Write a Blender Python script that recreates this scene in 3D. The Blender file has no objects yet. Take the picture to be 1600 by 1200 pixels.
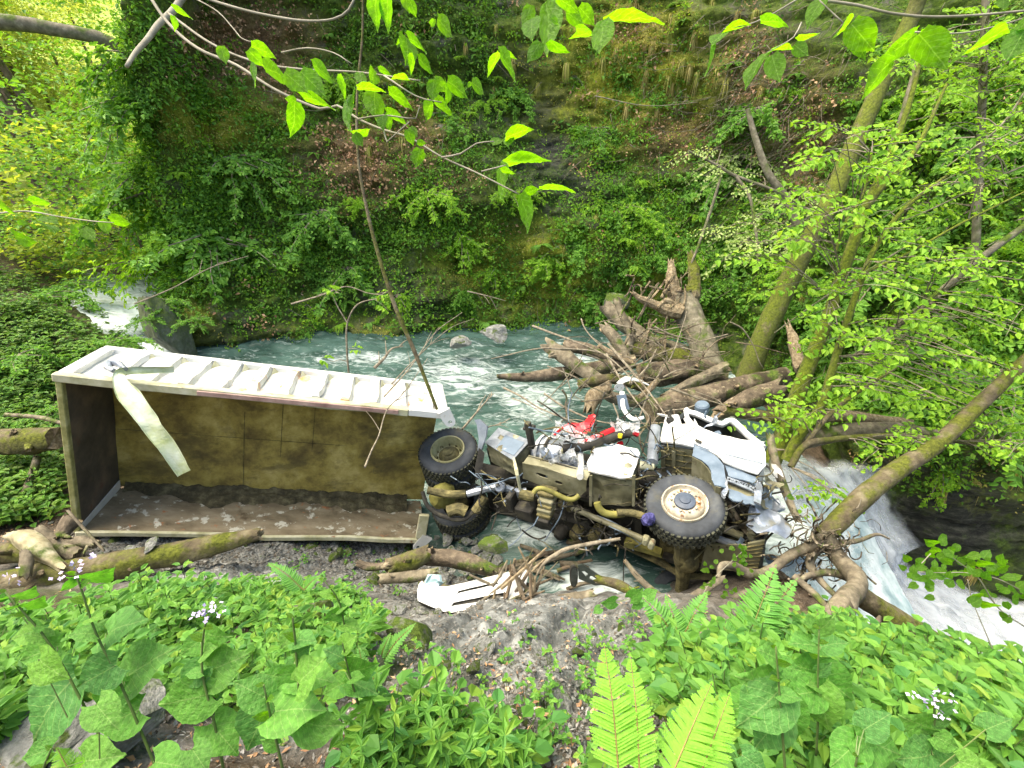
import bpy, math, random
import numpy as np
from mathutils import Vector, Matrix, Quaternion
random.seed(7); RNG = np.random.default_rng(7)
scene = bpy.context.scene
COL = scene.collection

# ------------------------------------------------------------------ camera
CAM = np.array([0.0, 0.0, 6.0]); FPX = 733.0; PITCH = math.radians(27)
cd = bpy.data.cameras.new('camera'); co = bpy.data.objects.new('camera', cd); COL.objects.link(co)
co.location = CAM; co.rotation_euler = (math.pi/2 - PITCH, 0, 0)
cd.sensor_width = 36; cd.lens = 36*FPX/1600; cd.clip_start = 0.05; cd.clip_end = 600
scene.camera = co

# ------------------------------------------------------------------ world, sun, exposure
SUN_EL, SUN_AZ = math.radians(66), math.radians(-85)      # azimuth from +y towards +x
w = bpy.data.worlds.new('World'); scene.world = w; w.use_nodes = True
nt = w.node_tree; bg = nt.nodes['Background']
sky = nt.nodes.new('ShaderNodeTexSky'); sky.sky_type = 'NISHITA'; sky.sun_disc = False
sky.sun_elevation = SUN_EL; sky.sun_rotation = SUN_AZ; sky.air_density = 1.0; sky.dust_density = 4.0; sky.ozone_density = 0.6
nt.links.new(sky.outputs[0], bg.inputs[0]); bg.inputs[1].default_value = 0.15
sd = bpy.data.lights.new('sun', 'SUN'); so = bpy.data.objects.new('sun', sd); COL.objects.link(so)
sd.energy = 1.5; sd.angle = math.radians(58); sd.color = (1, .95, .85)
sv = Vector((math.sin(SUN_AZ)*math.cos(SUN_EL), math.cos(SUN_AZ)*math.cos(SUN_EL), math.sin(SUN_EL)))
so.rotation_euler = sv.to_track_quat('Z', 'Y').to_euler()
scene.view_settings.view_transform = 'Standard'; scene.view_settings.look = 'None'
scene.view_settings.exposure = 1.95; scene.view_settings.gamma = 1.0
scene.view_settings.use_curve_mapping = False
scene.view_settings.use_white_balance = True; scene.view_settings.white_balance_temperature = 7400; scene.view_settings.white_balance_tint = 8
scene.render.engine = 'CYCLES'
scene.cycles.use_denoising = True
scene.cycles.transparent_max_bounces = 16; scene.cycles.max_bounces = 8; scene.cycles.diffuse_bounces = 3; scene.cycles.transmission_bounces = 4
scene.cycles.glossy_bounces = 2; scene.cycles.caustics_reflective = False; scene.cycles.caustics_refractive = False
scene.cycles.sample_clamp_indirect = 6.0

# ------------------------------------------------------------------ helpers
_F = np.array([0, math.cos(PITCH), -math.sin(PITCH)]); _U = np.array([0, math.sin(PITCH), math.cos(PITCH)]); _R = np.array([1., 0, 0])
def ray(px, py): return _F + _R*((px-800)/FPX) - _U*((py-600)/FPX)
def at(px, py, t=None, z=None, y=None):
    """world point seen in the photograph at (px,py) that lies at depth t, or height z, or distance y"""
    r = ray(px, py)
    if z is not None: t = (z-CAM[2])/r[2]
    if y is not None: t = (y-CAM[1])/r[1]
    return CAM + r*t
def proj(P):
    X = np.atleast_2d(P)-CAM; d = X@_F; dd = np.where(d > .05, d, .05)
    return 800+FPX*(X@_R)/dd, 600-FPX*(X@_U)/dd, d
def unit(v):
    v = np.asarray(v, float); return v/(np.linalg.norm(v, axis=-1, keepdims=True)+1e-12)
def _hash(i, j, k, s):
    h = (i*374761393 + j*668265263 + k*2147483647*3 + s*974711) & 0xffffffff
    h = ((h ^ (h >> 13))*1274126177) & 0xffffffff
    h = (h ^ (h >> 16)) & 0xffff
    return h/65535.0
def noise(P, sc=1.0, seed=0):
    Q = np.atleast_2d(P)*sc; i = np.floor(Q).astype(np.int64); f = Q-i; f = f*f*(3-2*f)
    r = 0
    for a in (0, 1):
        for b in (0, 1):
            for c in (0, 1):
                wgt = (f[:, 0] if a else 1-f[:, 0])*(f[:, 1] if b else 1-f[:, 1])*(f[:, 2] if c else 1-f[:, 2])
                r = r + wgt*_hash(i[:, 0]+a, i[:, 1]+b, i[:, 2]+c, seed)
    return r*2-1
def fbm(P, sc=1.0, octv=4, seed=0, gain=.5):
    r = 0; a = 1; t = 0
    for o in range(octv):
        r = r + a*noise(P, sc*2**o, seed+o*17); t += a; a *= gain
    return r/t

class Geo:
    """collects vertices and faces"""
    def __init__(s): s.V = []; s.F = []; s.n = 0; s.M = []
    def add(s, V, F, m=0):
        V = np.asarray(V, float).reshape(-1, 3)
        if isinstance(F, np.ndarray): F = [F]
        else:
            by = {}
            for f in F: by.setdefault(len(f), []).append(f)
            F = [np.array(x) for x in by.values()]
        for f in F:
            if len(f): s.F.append(f.astype(np.int64)+s.n); s.M.append(np.full(len(f), m))
        s.V.append(V); s.n += len(V); return s
def to_mesh(name, g, mats, smooth=False, attrs=None):
    me = bpy.data.meshes.new(name)
    V = np.concatenate(g.V) if g.V else np.zeros((0, 3))
    lt = np.concatenate([np.full(len(f), f.shape[1]) for f in g.F]); li = np.concatenate([f.ravel() for f in g.F])
    me.vertices.add(len(V)); me.vertices.foreach_set('co', V.astype(np.float32).ravel())
    me.loops.add(len(li)); me.loops.foreach_set('vertex_index', li.astype(np.int32))
    me.polygons.add(len(lt)); ls = np.concatenate([[0], np.cumsum(lt)[:-1]])
    me.polygons.foreach_set('loop_start', ls.astype(np.int32)); me.polygons.foreach_set('loop_total', lt.astype(np.int32))
    if isinstance(mats, (list, tuple)):
        for m in mats: me.materials.append(m)
        me.polygons.foreach_set('material_index', np.concatenate(g.M).astype(np.int32))
    else: me.materials.append(mats)
    me.update(calc_edges=True); me.validate()
    me.polygons.foreach_set('use_smooth', np.full(len(me.polygons), bool(smooth)))
    for k, a in (attrs or {}).items():
        at_ = me.attributes.new(k, 'FLOAT', 'POINT'); at_.data.foreach_set('value', np.asarray(a, np.float32))
    me.update(); return me
def tagit(o, label=None, cat=None, group=None, kind=None):
    if label: o['label'] = label
    if cat: o['category'] = cat
    if group: o['group'] = group
    if kind: o['kind'] = kind
    return o
def thing(name, loc, label, cat, group=None):
    o = bpy.data.objects.new(name, None); COL.objects.link(o); o.location = loc; o.empty_display_size = .1
    return tagit(o, label, cat, group)
def obj(name, g, mats, parent=None, smooth=False, attrs=None, **kw):
    """geometry in world coordinates becomes one object (relative to its parent's origin)"""
    if parent is not None:
        off = np.array(root_loc(parent))
        g2 = Geo(); g2.V = [v-off for v in g.V]; g2.F = g.F; g2.M = g.M; g2.n = g.n; g = g2
    o = bpy.data.objects.new(name, to_mesh(name, g, mats, smooth, attrs)); COL.objects.link(o)
    o.parent = parent; return tagit(o, **kw)
def root_loc(o):
    l = Vector(o.location)
    while o.parent: o = o.parent; l = l + Vector(o.location)
    return l
def inst(name, me, parent, M=None, **kw):
    o = bpy.data.objects.new(name, me); COL.objects.link(o); o.parent = parent
    if M is not None:
        if parent is not None: M = Matrix.Translation(-root_loc(parent)) @ M
        o.matrix_local = M if parent is not None else M
        if parent is None: o.matrix_world = M
    return tagit(o, **kw)
def frame(loc, x, y, z, s=1.0):
    m = Matrix.Identity(4)
    for i, a in enumerate((x, y, z)):
        for k in range(3): m[k][i] = float(a[k])*s
    for k in range(3): m[k][3] = float(loc[k])
    return m
def orth(T, N):
    T = unit(T); N = unit(np.asarray(N)-np.sum(np.asarray(N)*T, -1, keepdims=True)*T); return T, N, np.cross(T, N)

# --- shapes
def g_prism(g, pts, vec, m=0):
    P = np.asarray(pts, float); n = len(P); v = np.asarray(vec, float)
    F = [tuple(range(n)), tuple(range(2*n-1, n-1, -1))] + [(i, n+i, n+(i+1) % n, (i+1) % n) for i in range(n)]
    return g.add(np.vstack([P, P+v]), F, m)
def g_box(g, c, X, Y, Z, sx, sy, sz, m=0, bev=0.0):
    c = np.asarray(c, float); X, Y, Z = [np.asarray(a, float) for a in (X, Y, Z)]
    if bev <= 0:
        V = [c + X*sx*a/2 + Y*sy*b/2 + Z*sz*d/2 for a in (-1, 1) for b in (-1, 1) for d in (-1, 1)]
        return g.add(V, [(0, 1, 3, 2), (4, 6, 7, 5), (0, 4, 5, 1), (2, 3, 7, 6), (0, 2, 6, 4), (1, 5, 7, 3)], m)
    V = []; b = bev
    for zz, ins in ((-sz/2, b), (-sz/2+b, 0), (sz/2-b, 0), (sz/2, b)):
        hx, hy = sx/2-ins, sy/2-ins
        for x, y in ((-hx+b, -hy), (hx-b, -hy), (hx, -hy+b), (hx, hy-b), (hx-b, hy), (-hx+b, hy), (-hx, hy-b), (-hx, -hy+b)):
            V.append(c+X*x+Y*y+Z*zz)
    F = [tuple(range(7, -1, -1)), tuple(range(24, 32))]
    for r in range(3):
        for i in range(8):
            j = (i+1) % 8; F.append((r*8+i, r*8+j, r*8+8+j, r*8+8+i))
    return g.add(V, F, m)
def resample(P, R, step):
    P = np.asarray(P, float); R = np.asarray(R, float)
    if len(P) > 2:                                      # Catmull-Rom
        Q = np.vstack([2*P[0]-P[1], P, 2*P[-1]-P[-2]]); out = []; rr = []
        for i in range(1, len(Q)-2):
            L = np.linalg.norm(Q[i+1]-Q[i]); n = max(1, int(math.ceil(L/step)))
            for k in range(n):
                t = k/n; a, b, c, d = Q[i-1:i+3]
                out.append(.5*((2*b)+(-a+c)*t+(2*a-5*b+4*c-d)*t*t+(-a+3*b-3*c+d)*t**3)); rr.append(R[i-1]*(1-t)+R[i]*t)
        out.append(P[-1]); rr.append(R[-1]); return np.array(out), np.array(rr)
    L = np.linalg.norm(P[1]-P[0]); n = max(1, int(math.ceil(L/step))); t = np.linspace(0, 1, n+1)[:, None]
    return P[0]*(1-t)+P[1]*t, (R[0]*(1-t)+R[1]*t)[:, 0]
def g_tube(g, P, R, seg=8, step=.1, rough=0.0, nsc=6., seed=0, cap=True, jag=0.0, m=0, flat=1.0):
    if np.isscalar(R): R = [R]*len(P)
    P, R = resample(P, R, step)
    T = np.gradient(P, axis=0) if len(P) > 2 else np.repeat([P[1]-P[0]], 2, 0)
    T = unit(T); n = np.cross(T[0], [0, 0, 1.]);
    if np.linalg.norm(n) < .1: n = np.cross(T[0], [0, 1., 0])
    n = unit(n); a = np.linspace(0, 2*np.pi, seg, endpoint=False); V = []
    for i in range(len(P)):
        n = unit(n-T[i]*(n@T[i])); b = np.cross(T[i], n)
        ring = np.cos(a)[:, None]*n + np.sin(a)[:, None]*b*flat
        V.append(P[i]+ring*R[i])
    V = np.array(V)
    if rough > 0:
        C = np.repeat(P[:, None], seg, 1); d = V-C
        f = 1+rough*fbm(V.reshape(-1, 3), nsc, 3, seed).reshape(len(P), seg)
        grain = np.array([random.uniform(-1, 1) for _ in range(seg)])*rough*.35
        V = C+d*(f+grain)[:, :, None]
    if jag > 0:
        for e, s in ((0, -1), (-1, 1)):
            V[e] += (T[e]*s)*(np.array([random.uniform(-.3, 1) for _ in range(seg)])*jag)[:, None]
    nR = len(P); F = []
    idx = np.arange(nR*seg).reshape(nR, seg); nx = np.roll(idx, -1, 1)
    Q = np.stack([idx[:-1], nx[:-1], nx[1:], idx[1:]], -1).reshape(-1, 4)
    VV = V.reshape(-1, 3)
    if cap:
        c0 = P[0]+(T[0]*jag*.2 if jag else 0); c1 = P[-1]-(T[-1]*jag*.2 if jag else 0)
        VV = np.vstack([VV, c0, c1]); k = nR*seg
        t0 = np.stack([nx[0], idx[0], np.full(seg, k)], -1); t1 = np.stack([idx[-1], nx[-1], np.full(seg, k+1)], -1)
        g.n0 = g.n; n0 = g.n
        g.F.append(Q+n0); g.M.append(np.full(len(Q), m)); g.F.append(np.vstack([t0, t1])+n0)
        g.M.append(np.full(2*seg, m+1 if jag else m)); g.V.append(VV); g.n += len(VV)
        return g
    return g.add(VV, Q, m)
def g_lathe(g, prof, c, ax, seg=40, m=0, closed=False):
    ax = unit(ax); u = np.cross(ax, [0.3, 1, .1]); u = unit(u); v = np.cross(ax, u)
    a = np.linspace(0, 2*np.pi, seg, endpoint=False); c = np.asarray(c, float)
    V = np.array([c+ax*h+(np.cos(a)[:, None]*u+np.sin(a)[:, None]*v)*r for r, h in prof]).reshape(-1, 3)
    n = len(prof); idx = np.arange(n*seg).reshape(n, seg)
    if closed: idx = np.vstack([idx, idx[:1]])
    nx = np.roll(idx, -1, 1)
    return g.add(V, np.stack([idx[:-1], nx[:-1], nx[1:], idx[1:]], -1).reshape(-1, 4), m)
def leaves(g, P, T, N, L, W, kind='d', fold=.18, droop=.12, m=0):
    """P base, T direction, N normal: n leaves at once"""
    T, N, S = orth(T, N); L = np.asarray(L)[:, None]*np.ones((len(P), 1)); W = np.asarray(W)[:, None]*np.ones((len(P), 1))
    n = len(P)
    if kind == 'd':
        b = P; r = P+T*L*.42+S*W*.5+N*W*fold; l = P+T*L*.42-S*W*.5+N*W*fold; t = P+T*L-N*L*droop
        V = np.stack([b, r, t, l], 1).reshape(-1, 3); o = (np.arange(n)*4)[:, None]
        F = np.concatenate([o+np.array([[0, 1, 2]]), o+np.array([[0, 2, 3]])])
    else:
        b = P; m1 = P+T*L*.5; t = P+T*L-N*L*droop
        r1 = P+T*L*.28+S*W*.46+N*W*fold; r2 = P+T*L*.66+S*W*.34+N*W*(fold*.6)
        l1 = P+T*L*.28-S*W*.46+N*W*fold; l2 = P+T*L*.66-S*W*.34+N*W*(fold*.6)
        V = np.stack([b, r1, r2, t, l2, l1], 1).reshape(-1, 3); o = (np.arange(n)*6)[:, None]
        F = np.concatenate([o+np.array([[0, 1, 2, 3]]), o+np.array([[0, 3, 4, 5]])])
    return g.add(V, F, m)

# ------------------------------------------------------------------ materials
def newmat(name):
    m = bpy.data.materials.new(name); m.use_nodes = True; nt = m.node_tree; nt.nodes.clear()
    out = nt.nodes.new('ShaderNodeOutputMaterial'); return m, nt, out
def nd(nt, t, **kw):
    n = nt.nodes.new(t)
    for k, v in kw.items():
        if k.startswith('i_'): n.inputs[k[2:].replace('_', ' ')].default_value = v
        else: setattr(n, k, v)
    return n
def ramp(nt, fac, stops, interp='LINEAR'):
    r = nt.nodes.new('ShaderNodeValToRGB'); cr = r.color_ramp; cr.interpolation = interp
    while len(cr.elements) < len(stops): cr.elements.new(0.5)
    for e, (p, c) in zip(cr.elements, stops): e.position = p; e.color = (*c, 1) if len(c) == 3 else c
    nt.links.new(fac, r.inputs[0]); return r.outputs[0]
def nz(nt, sc, detail=6, rough=.6, coord=None, stretch=None, dist=0):
    tc = nt.nodes.new('ShaderNodeTexCoord'); src = tc.outputs['Object']
    if stretch:
        mp = nt.nodes.new('ShaderNodeMapping'); mp.inputs['Scale'].default_value = stretch; nt.links.new(src, mp.inputs[0]); src = mp.outputs[0]
    n = nt.nodes.new('ShaderNodeTexNoise'); n.inputs['Scale'].default_value = sc; n.inputs['Detail'].default_value = detail
    n.inputs['Roughness'].default_value = rough; n.inputs['Distortion'].default_value = dist
    nt.links.new(src, n.inputs['Vector']); return n.outputs['Fac']
def mixc(nt, f, a, b, mode='MIX'):
    m = nt.nodes.new('ShaderNodeMix'); m.data_type = 'RGBA'; m.blend_type = mode
    def put(s, v):
        if isinstance(v, bpy.types.NodeSocket): nt.links.new(v, s)
        else: s.default_value = v if not isinstance(v, tuple) else (*v, 1)
    if isinstance(f, bpy.types.NodeSocket): nt.links.new(f, m.inputs[0])
    else: m.inputs[0].default_value = f
    put(m.inputs[6], a); put(m.inputs[7], b); return m.outputs[2]
def bump(nt, h, strength=.5, dist=.02):
    b = nt.nodes.new('ShaderNodeBump'); b.inputs['Strength'].default_value = strength; b.inputs['Distance'].default_value = dist
    nt.links.new(h, b.inputs['Height']); return b.outputs[0]
def up_mask(nt, lo, hi):
    ge = nt.nodes.new('ShaderNodeNewGeometry'); sx = nt.nodes.new('ShaderNodeSeparateXYZ'); nt.links.new(ge.outputs['Normal'], sx.inputs[0])
    mr = nt.nodes.new('ShaderNodeMapRange'); mr.inputs[1].default_value = lo; mr.inputs[2].default_value = hi
    nt.links.new(sx.outputs[2], mr.inputs[0]); return mr.outputs[0]
def mul(nt, a, b):
    m = nt.nodes.new('ShaderNodeMath'); m.operation = 'MULTIPLY'; m.use_clamp = True
    for i, v in enumerate((a, b)):
        if isinstance(v, bpy.types.NodeSocket): nt.links.new(v, m.inputs[i])
        else: m.inputs[i].default_value = v
    return m.outputs[0]
def surf(name, stops, sc=4, rough=.8, metal=0., bstr=.5, bdist=.01, bsc=None, stretch=None, moss=0, mossc=((.03, .06, .008), (.09, .14, .015)), extra=None, spec=.3, detail=8, interp='LINEAR'):
    m, nt, out = newmat(name); p = nd(nt, 'ShaderNodeBsdfPrincipled')
    f = nz(nt, sc, detail, .62, stretch=stretch); c = ramp(nt, f, stops, interp)
    if extra:                                    # [(scale, lo, hi, colour)] stains with a shape of their own
        for es, lo, hi, ec in extra:
            k = ramp(nt, nz(nt, es, 6, .65), [(lo, (0, 0, 0)), (hi, (1, 1, 1))]); c = mixc(nt, k, c, ec)
    if moss:
        mc = ramp(nt, nz(nt, 22, 5, .7), [(.35, mossc[0]), (.65, mossc[1])])
        k = ramp(nt, nz(nt, 3.1, 6, .6), [(.55-moss*.25, (0, 0, 0)), (.68-moss*.25, (1, 1, 1))])
        k = mul(nt, k, up_mask(nt, -.5, .5)); c = mixc(nt, k, c, mc)
    nt.links.new(c, p.inputs['Base Color']); p.inputs['Roughness'].default_value = rough; p.inputs['Metallic'].default_value = metal
    p.inputs['Specular IOR Level'].default_value = spec
    if bstr > 0: nt.links.new(bump(nt, nz(nt, bsc or sc*3, 8, .65, stretch=stretch), bstr, bdist), p.inputs['Normal'])
    nt.links.new(p.outputs[0], out.inputs[0]); return m
def leafmat(name, cols, trans=.4, tcol=None, rough=.5, big=False, spec=.25, vein=(.34, .50, .18)):
    m, nt, out = newmat(name); ge = nd(nt, 'ShaderNodeNewGeometry'); oi = nd(nt, 'ShaderNodeObjectInfo')
    if big:
        f = oi.outputs['Random']
    else:
        a = nd(nt, 'ShaderNodeMath', operation='ADD'); nt.links.new(ge.outputs['Random Per Island'], a.inputs[0])
        b = nd(nt, 'ShaderNodeMath', operation='MULTIPLY'); nt.links.new(oi.outputs['Random'], b.inputs[0]); b.inputs[1].default_value = .37
        nt.links.new(b.outputs[0], a.inputs[1]); fr = nd(nt, 'ShaderNodeMath', operation='FRACT'); nt.links.new(a.outputs[0], fr.inputs[0]); f = fr.outputs[0]
    n = len(cols); c = ramp(nt, f, [(i/(n-1) if n > 1 else 0, x) for i, x in enumerate(cols)])
    p = nd(nt, 'ShaderNodeBsdfPrincipled'); p.inputs['Roughness'].default_value = rough; p.inputs['Specular IOR Level'].default_value = spec
    t = nd(nt, 'ShaderNodeBsdfTranslucent'); mx = nd(nt, 'ShaderNodeMixShader', i_Fac=trans)
    if big:                                      # veins and blotches of one broad leaf, in the leaf's own coordinates
        tc = nd(nt, 'ShaderNodeTexCoord'); sx = nd(nt, 'ShaderNodeSeparateXYZ'); nt.links.new(tc.outputs['Object'], sx.inputs[0])
        ab = nd(nt, 'ShaderNodeMath', operation='ABSOLUTE'); nt.links.new(sx.outputs[0], ab.inputs[0])
        k = nd(nt, 'ShaderNodeMath', operation='MULTIPLY'); nt.links.new(ab.outputs[0], k.inputs[0]); k.inputs[1].default_value = .75
        s = nd(nt, 'ShaderNodeMath', operation='SUBTRACT'); nzv = nd(nt, 'ShaderNodeMath', operation='MULTIPLY_ADD'); nt.links.new(nz(nt, 3.5, 2, .5), nzv.inputs[0]); nzv.inputs[1].default_value = .16; nt.links.new(sx.outputs[1], nzv.inputs[2]); nt.links.new(nzv.outputs[0], s.inputs[0]); nt.links.new(k.outputs[0], s.inputs[1])
        fq = nd(nt, 'ShaderNodeMath', operation='MULTIPLY'); nt.links.new(s.outputs[0], fq.inputs[0]); fq.inputs[1].default_value = 42
        sn = nd(nt, 'ShaderNodeMath', operation='SINE'); nt.links.new(fq.outputs[0], sn.inputs[0])
        v1 = ramp(nt, sn.outputs[0], [(.965, (0, 0, 0)), (1.0, (1, 1, 1))]); v2 = ramp(nt, ab.outputs[0], [(.004, (1, 1, 1)), (.016, (0, 0, 0))])
        vv = mixc(nt, 1.0, v1, v2, 'LIGHTEN'); c2 = mixc(nt, mul(nt, vv, .5), c, vein)
        bl = ramp(nt, nz(nt, 7, 5, .6), [(.35, (.72, .72, .72)), (.65, (1.15, 1.15, 1.1))]); c = mixc(nt, 1.0, c2, bl, 'MULTIPLY')
        nt.links.new(bump(nt, nz(nt, 11, 4, .6), .5, .02), p.inputs['Normal'])
    nt.links.new(c, p.inputs['Base Color'])
    tc_ = mixc(nt, 1.0, c, tcol or (1.35, 1.25, .55), 'MULTIPLY'); nt.links.new(tc_, t.inputs[0])
    nt.links.new(p.outputs[0], mx.inputs[1]); nt.links.new(t.outputs[0], mx.inputs[2]); nt.links.new(mx.outputs[0], out.inputs[0]); return m

MB = surf('bark', [(.3, (.06, .045, .03)), (.5, (.16, .12, .08)), (.7, (.26, .2, .13))], 5, .9, bstr=.9, bdist=.02, bsc=16, moss=.15)
MBM = surf('mossy_bark', [(.3, (.055, .045, .028)), (.5, (.12, .10, .06)), (.7, (.21, .19, .12))], 7, .95, bstr=1, bdist=.03, bsc=18, moss=.55, mossc=((.045, .055, .008), (.13, .15, .02)))
MBG = surf('grey_bark', [(.3, (.07, .066, .045)), (.55, (.17, .155, .11)), (.75, (.30, .28, .21))], 9, .9, bstr=.6, bdist=.008, bsc=24, moss=.25)
MDW = surf('dead_wood', [(.3, (.045, .036, .026)), (.5, (.125, .10, .07)), (.7, (.26, .22, .155))], 6, .85, bstr=1, bdist=.03, bsc=14, extra=[(2.6, .52, .6, (.045, .035, .022)), (9, .6, .66, (.32, .27, .18))], moss=.1)
MDG = surf('grey_dead_wood', [(.3, (.06, .052, .038)), (.5, (.15, .13, .09)), (.7, (.27, .24, .17))], 7, .85, bstr=1, bdist=.02, bsc=18, moss=.12, extra=[(3, .55, .62, (.06, .045, .03))])
MWO = surf('torn_wood', [(.3, (.09, .066, .038)), (.5, (.21, .165, .10)), (.7, (.35, .295, .20))], 18, .8, bstr=1, bdist=.02, bsc=30)
MTW = surf('twig_bark', [(.35, (.10, .085, .06)), (.6, (.26, .23, .17))], 14, .85, bstr=.4, bdist=.004)
MROCK = surf('grey_rock', [(.28, (.07, .075, .07)), (.48, (.19, .20, .19)), (.7, (.36, .37, .35))], 3.5, .75, bstr=1, bdist=.03, bsc=11, stretch=(1, 1, 2.2), moss=.12)
MROCKM = surf('mossy_rock', [(.28, (.05, .055, .045)), (.5, (.15, .155, .13)), (.7, (.27, .28, .25))], 3.5, .8, bstr=1, bdist=.03, bsc=11, moss=.75)
MTG = surf('green_mossy_trunk', [(.3, (.07, .06, .035)), (.5, (.15, .13, .075)), (.7, (.26, .24, .15))], 7, .95, bstr=1, bdist=.03, bsc=20, moss=.95, mossc=((.06, .085, .01), (.17, .22, .02)))
# ================================================================== the land
CTRL = np.array([(0,-3,6.6),(-6,-3,6.6),(6,-3,6.6),(-14,-3,6),(14,-3,4),(0,0,4.6),(-2,0,4.7),(2,0,4.6),(0,1,3.9),(0,2,3.0),(0,3,2.0),(0,3.6,1.4),(0,4.2,.75),(0,4.9,-.1),
(0,6,-.6),(0,8,-.8),(0,11,-.7),(0,14,-.4),(-1.5,1,3.9),(-1.5,2.2,2.8),(-1.5,3.3,1.45),(-1.5,4.3,.55),(-1.5,5.3,-.28),(-1.6,6.1,-.42),(-.7,5.1,-.1),(-2.4,6.2,-.32),(-1.5,7.4,-.4),(-3,1,4.1),(-3,2.2,3.1),
(-3,3.3,2.0),(-3,4.2,1.05),(-3,5.2,.15),(-3,6.5,-.15),(-3,8,-.3),(-5,1.5,3.3),(-5,3,1.9),(-5,4.2,1.0),(-5,5.2,.6),(-5,7,.2),(-5,9,-.5),(-5,11,-.6),(-7,1,3.6),(-7,3,2.0),(-7,5,.95),
(-7,7,.8),(-7,8.6,.5),(-7,10,-.3),(-9.5,4,1.6),(-9.5,7,1.1),(-9.5,9,1.25),(-9.8,10.4,1.35),(-9.5,11.5,0),(-13,5,2.6),(-13,8,2.3),(-13,10.5,2.4),(-12.2,11.7,2.35),(-11.0,11.4,1.6),(-11.3,12.9,.7),
(-16,12,3.4),(-18,16,4.4),(-15,16.5,1.5),(-18,20,2.2),(-22,26,3.0),(-24,16,6),(-24,5,6),(2,1,3.8),(2,2,3.0),(2,3,2.2),(2,3.8,1.25),(2,4.5,.2),(2,5.3,-.4),(3.5,1.2,3.6),(3.5,2.5,2.05),(3.5,3.5,1.35),
(3.6,4.3,.9),(4.1,5,.2),(4.3,5.8,-.5),(5,1.5,2.9),(4.8,2.6,1.45),(5.4,3.4,.2),(6,4.2,-1.6),(6.4,5,-2.2),(6.5,6,-1.9),(6,6.8,-1.1),(5.2,7.3,-.6),(6,8.3,-.6),(4,8,-.8),(4,11,-.7),(6,11,-.4),
(7,1,3),(7.0,2.5,.9),(8,3.6,-1.6),(9,5,-3.1),(11,4.5,-3.3),(10,2,.2),(13,3,-1),(16,-2,4),(3,14,-.4),(14,9,-1),(10,12,-1),(18,4,-3)], float)
def rbf_fit(C):
    d = np.linalg.norm(C[:, None, :2]-C[None, :, :2], axis=-1); n = len(C)
    A = np.zeros((n+3, n+3)); A[:n, :n] = d + np.eye(n)*.02; A[:n, n] = A[n, :n] = 1; A[:n, n+1:] = C[:, :2]; A[n+1:, :n] = C[:, :2].T
    return C, np.linalg.solve(A, np.concatenate([C[:, 2], [0, 0, 0]]))
def rbf_eval(fit, X, Y):
    C, w = fit; P = np.stack([X.ravel(), Y.ravel()], -1); out = np.empty(len(P)); n = len(C)
    for i in range(0, len(P), 40000):
        q = P[i:i+40000]; d = np.linalg.norm(q[:, None]-C[None, :, :2], axis=-1); out[i:i+40000] = d@w[:n]+w[n]+q@w[n+1:]
    return out.reshape(X.shape)
LAND = rbf_fit(CTRL)
WATER = rbf_fit(np.array([(-22,26,3.4),(-18,20,2.7),(-15,16.5,2.1),(-11.7,13,1.45),(-10.3,12.2,1.0),(-9,11.5,.65),(-6,11,.4),(-3,11,.28),(0,11,.2),(0,15,.25),(4,10,.12),(4,14,.2),(6,8.5,.06),(0,7,.02),(3,6,-.1),(0,5.5,-.12),(-1.2,5.6,-.55),(-3,6.5,-.5),(0,4.5,-.15),(6,7,0),(8,12,.15),(-6,5,.0),(9,4,-.1)], float))
def rough_at(X, Y, Z):
    P = np.stack([X.ravel(), Y.ravel(), Z.ravel()*.6], -1)
    n = fbm(P, .9, 5, 3)*.16 + (np.abs(fbm(P, 2.3, 4, 11))-.2)*-.22 + fbm(P*np.array([1, 1, 3]), 7, 2, 5)*.035 + (np.abs(fbm(P@np.array([[.5, .9, 0], [.9, -.5, 0], [0, 0, 1.]])*np.array([.6, 2.2, 1]), 1.5, 4, 77))-.15)*-.62*np.exp(-((P[:, 0]-.2)/1.5)**2-((P[:, 1]-2.2)/1.3)**2)
    return n.reshape(X.shape)
def ground(x, y):
    X = np.atleast_1d(np.asarray(x, float)); Y = np.atleast_1d(np.asarray(y, float))
    Z = rbf_eval(LAND, X, Y); return Z+rough_at(X, Y, Z)
def gpt(px, py):
    """where the sight line of a photo pixel meets the ground"""
    r = ray(px, py); t = np.linspace(.6, 30, 900); P = CAM+r*t[:, None]
    k = np.argmax(P[:, 2] < ground(P[:, 0], P[:, 1])); return P[k]
def grid_geo(xs, ys, zf):
    X, Y = np.meshgrid(xs, ys); Z = zf(X, Y); n, m = X.shape
    i = np.arange(n*m).reshape(n, m)
    g = Geo(); g.add(np.stack([X, Y, Z], -1).reshape(-1, 3), np.stack([i[:-1, :-1], i[:-1, 1:], i[1:, 1:], i[1:, :-1]], -1).reshape(-1, 4)); return g
def blob(px, py, L):
    r = np.zeros_like(px)
    for cx, cy, rx, ry, *a in L: r = np.maximum(r, np.clip(1.35-np.sqrt(((px-cx)/rx)**2+((py-cy)/ry)**2), 0, 1)*(a[0] if a else 1))
    return np.clip(r, 0, 1)
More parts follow.
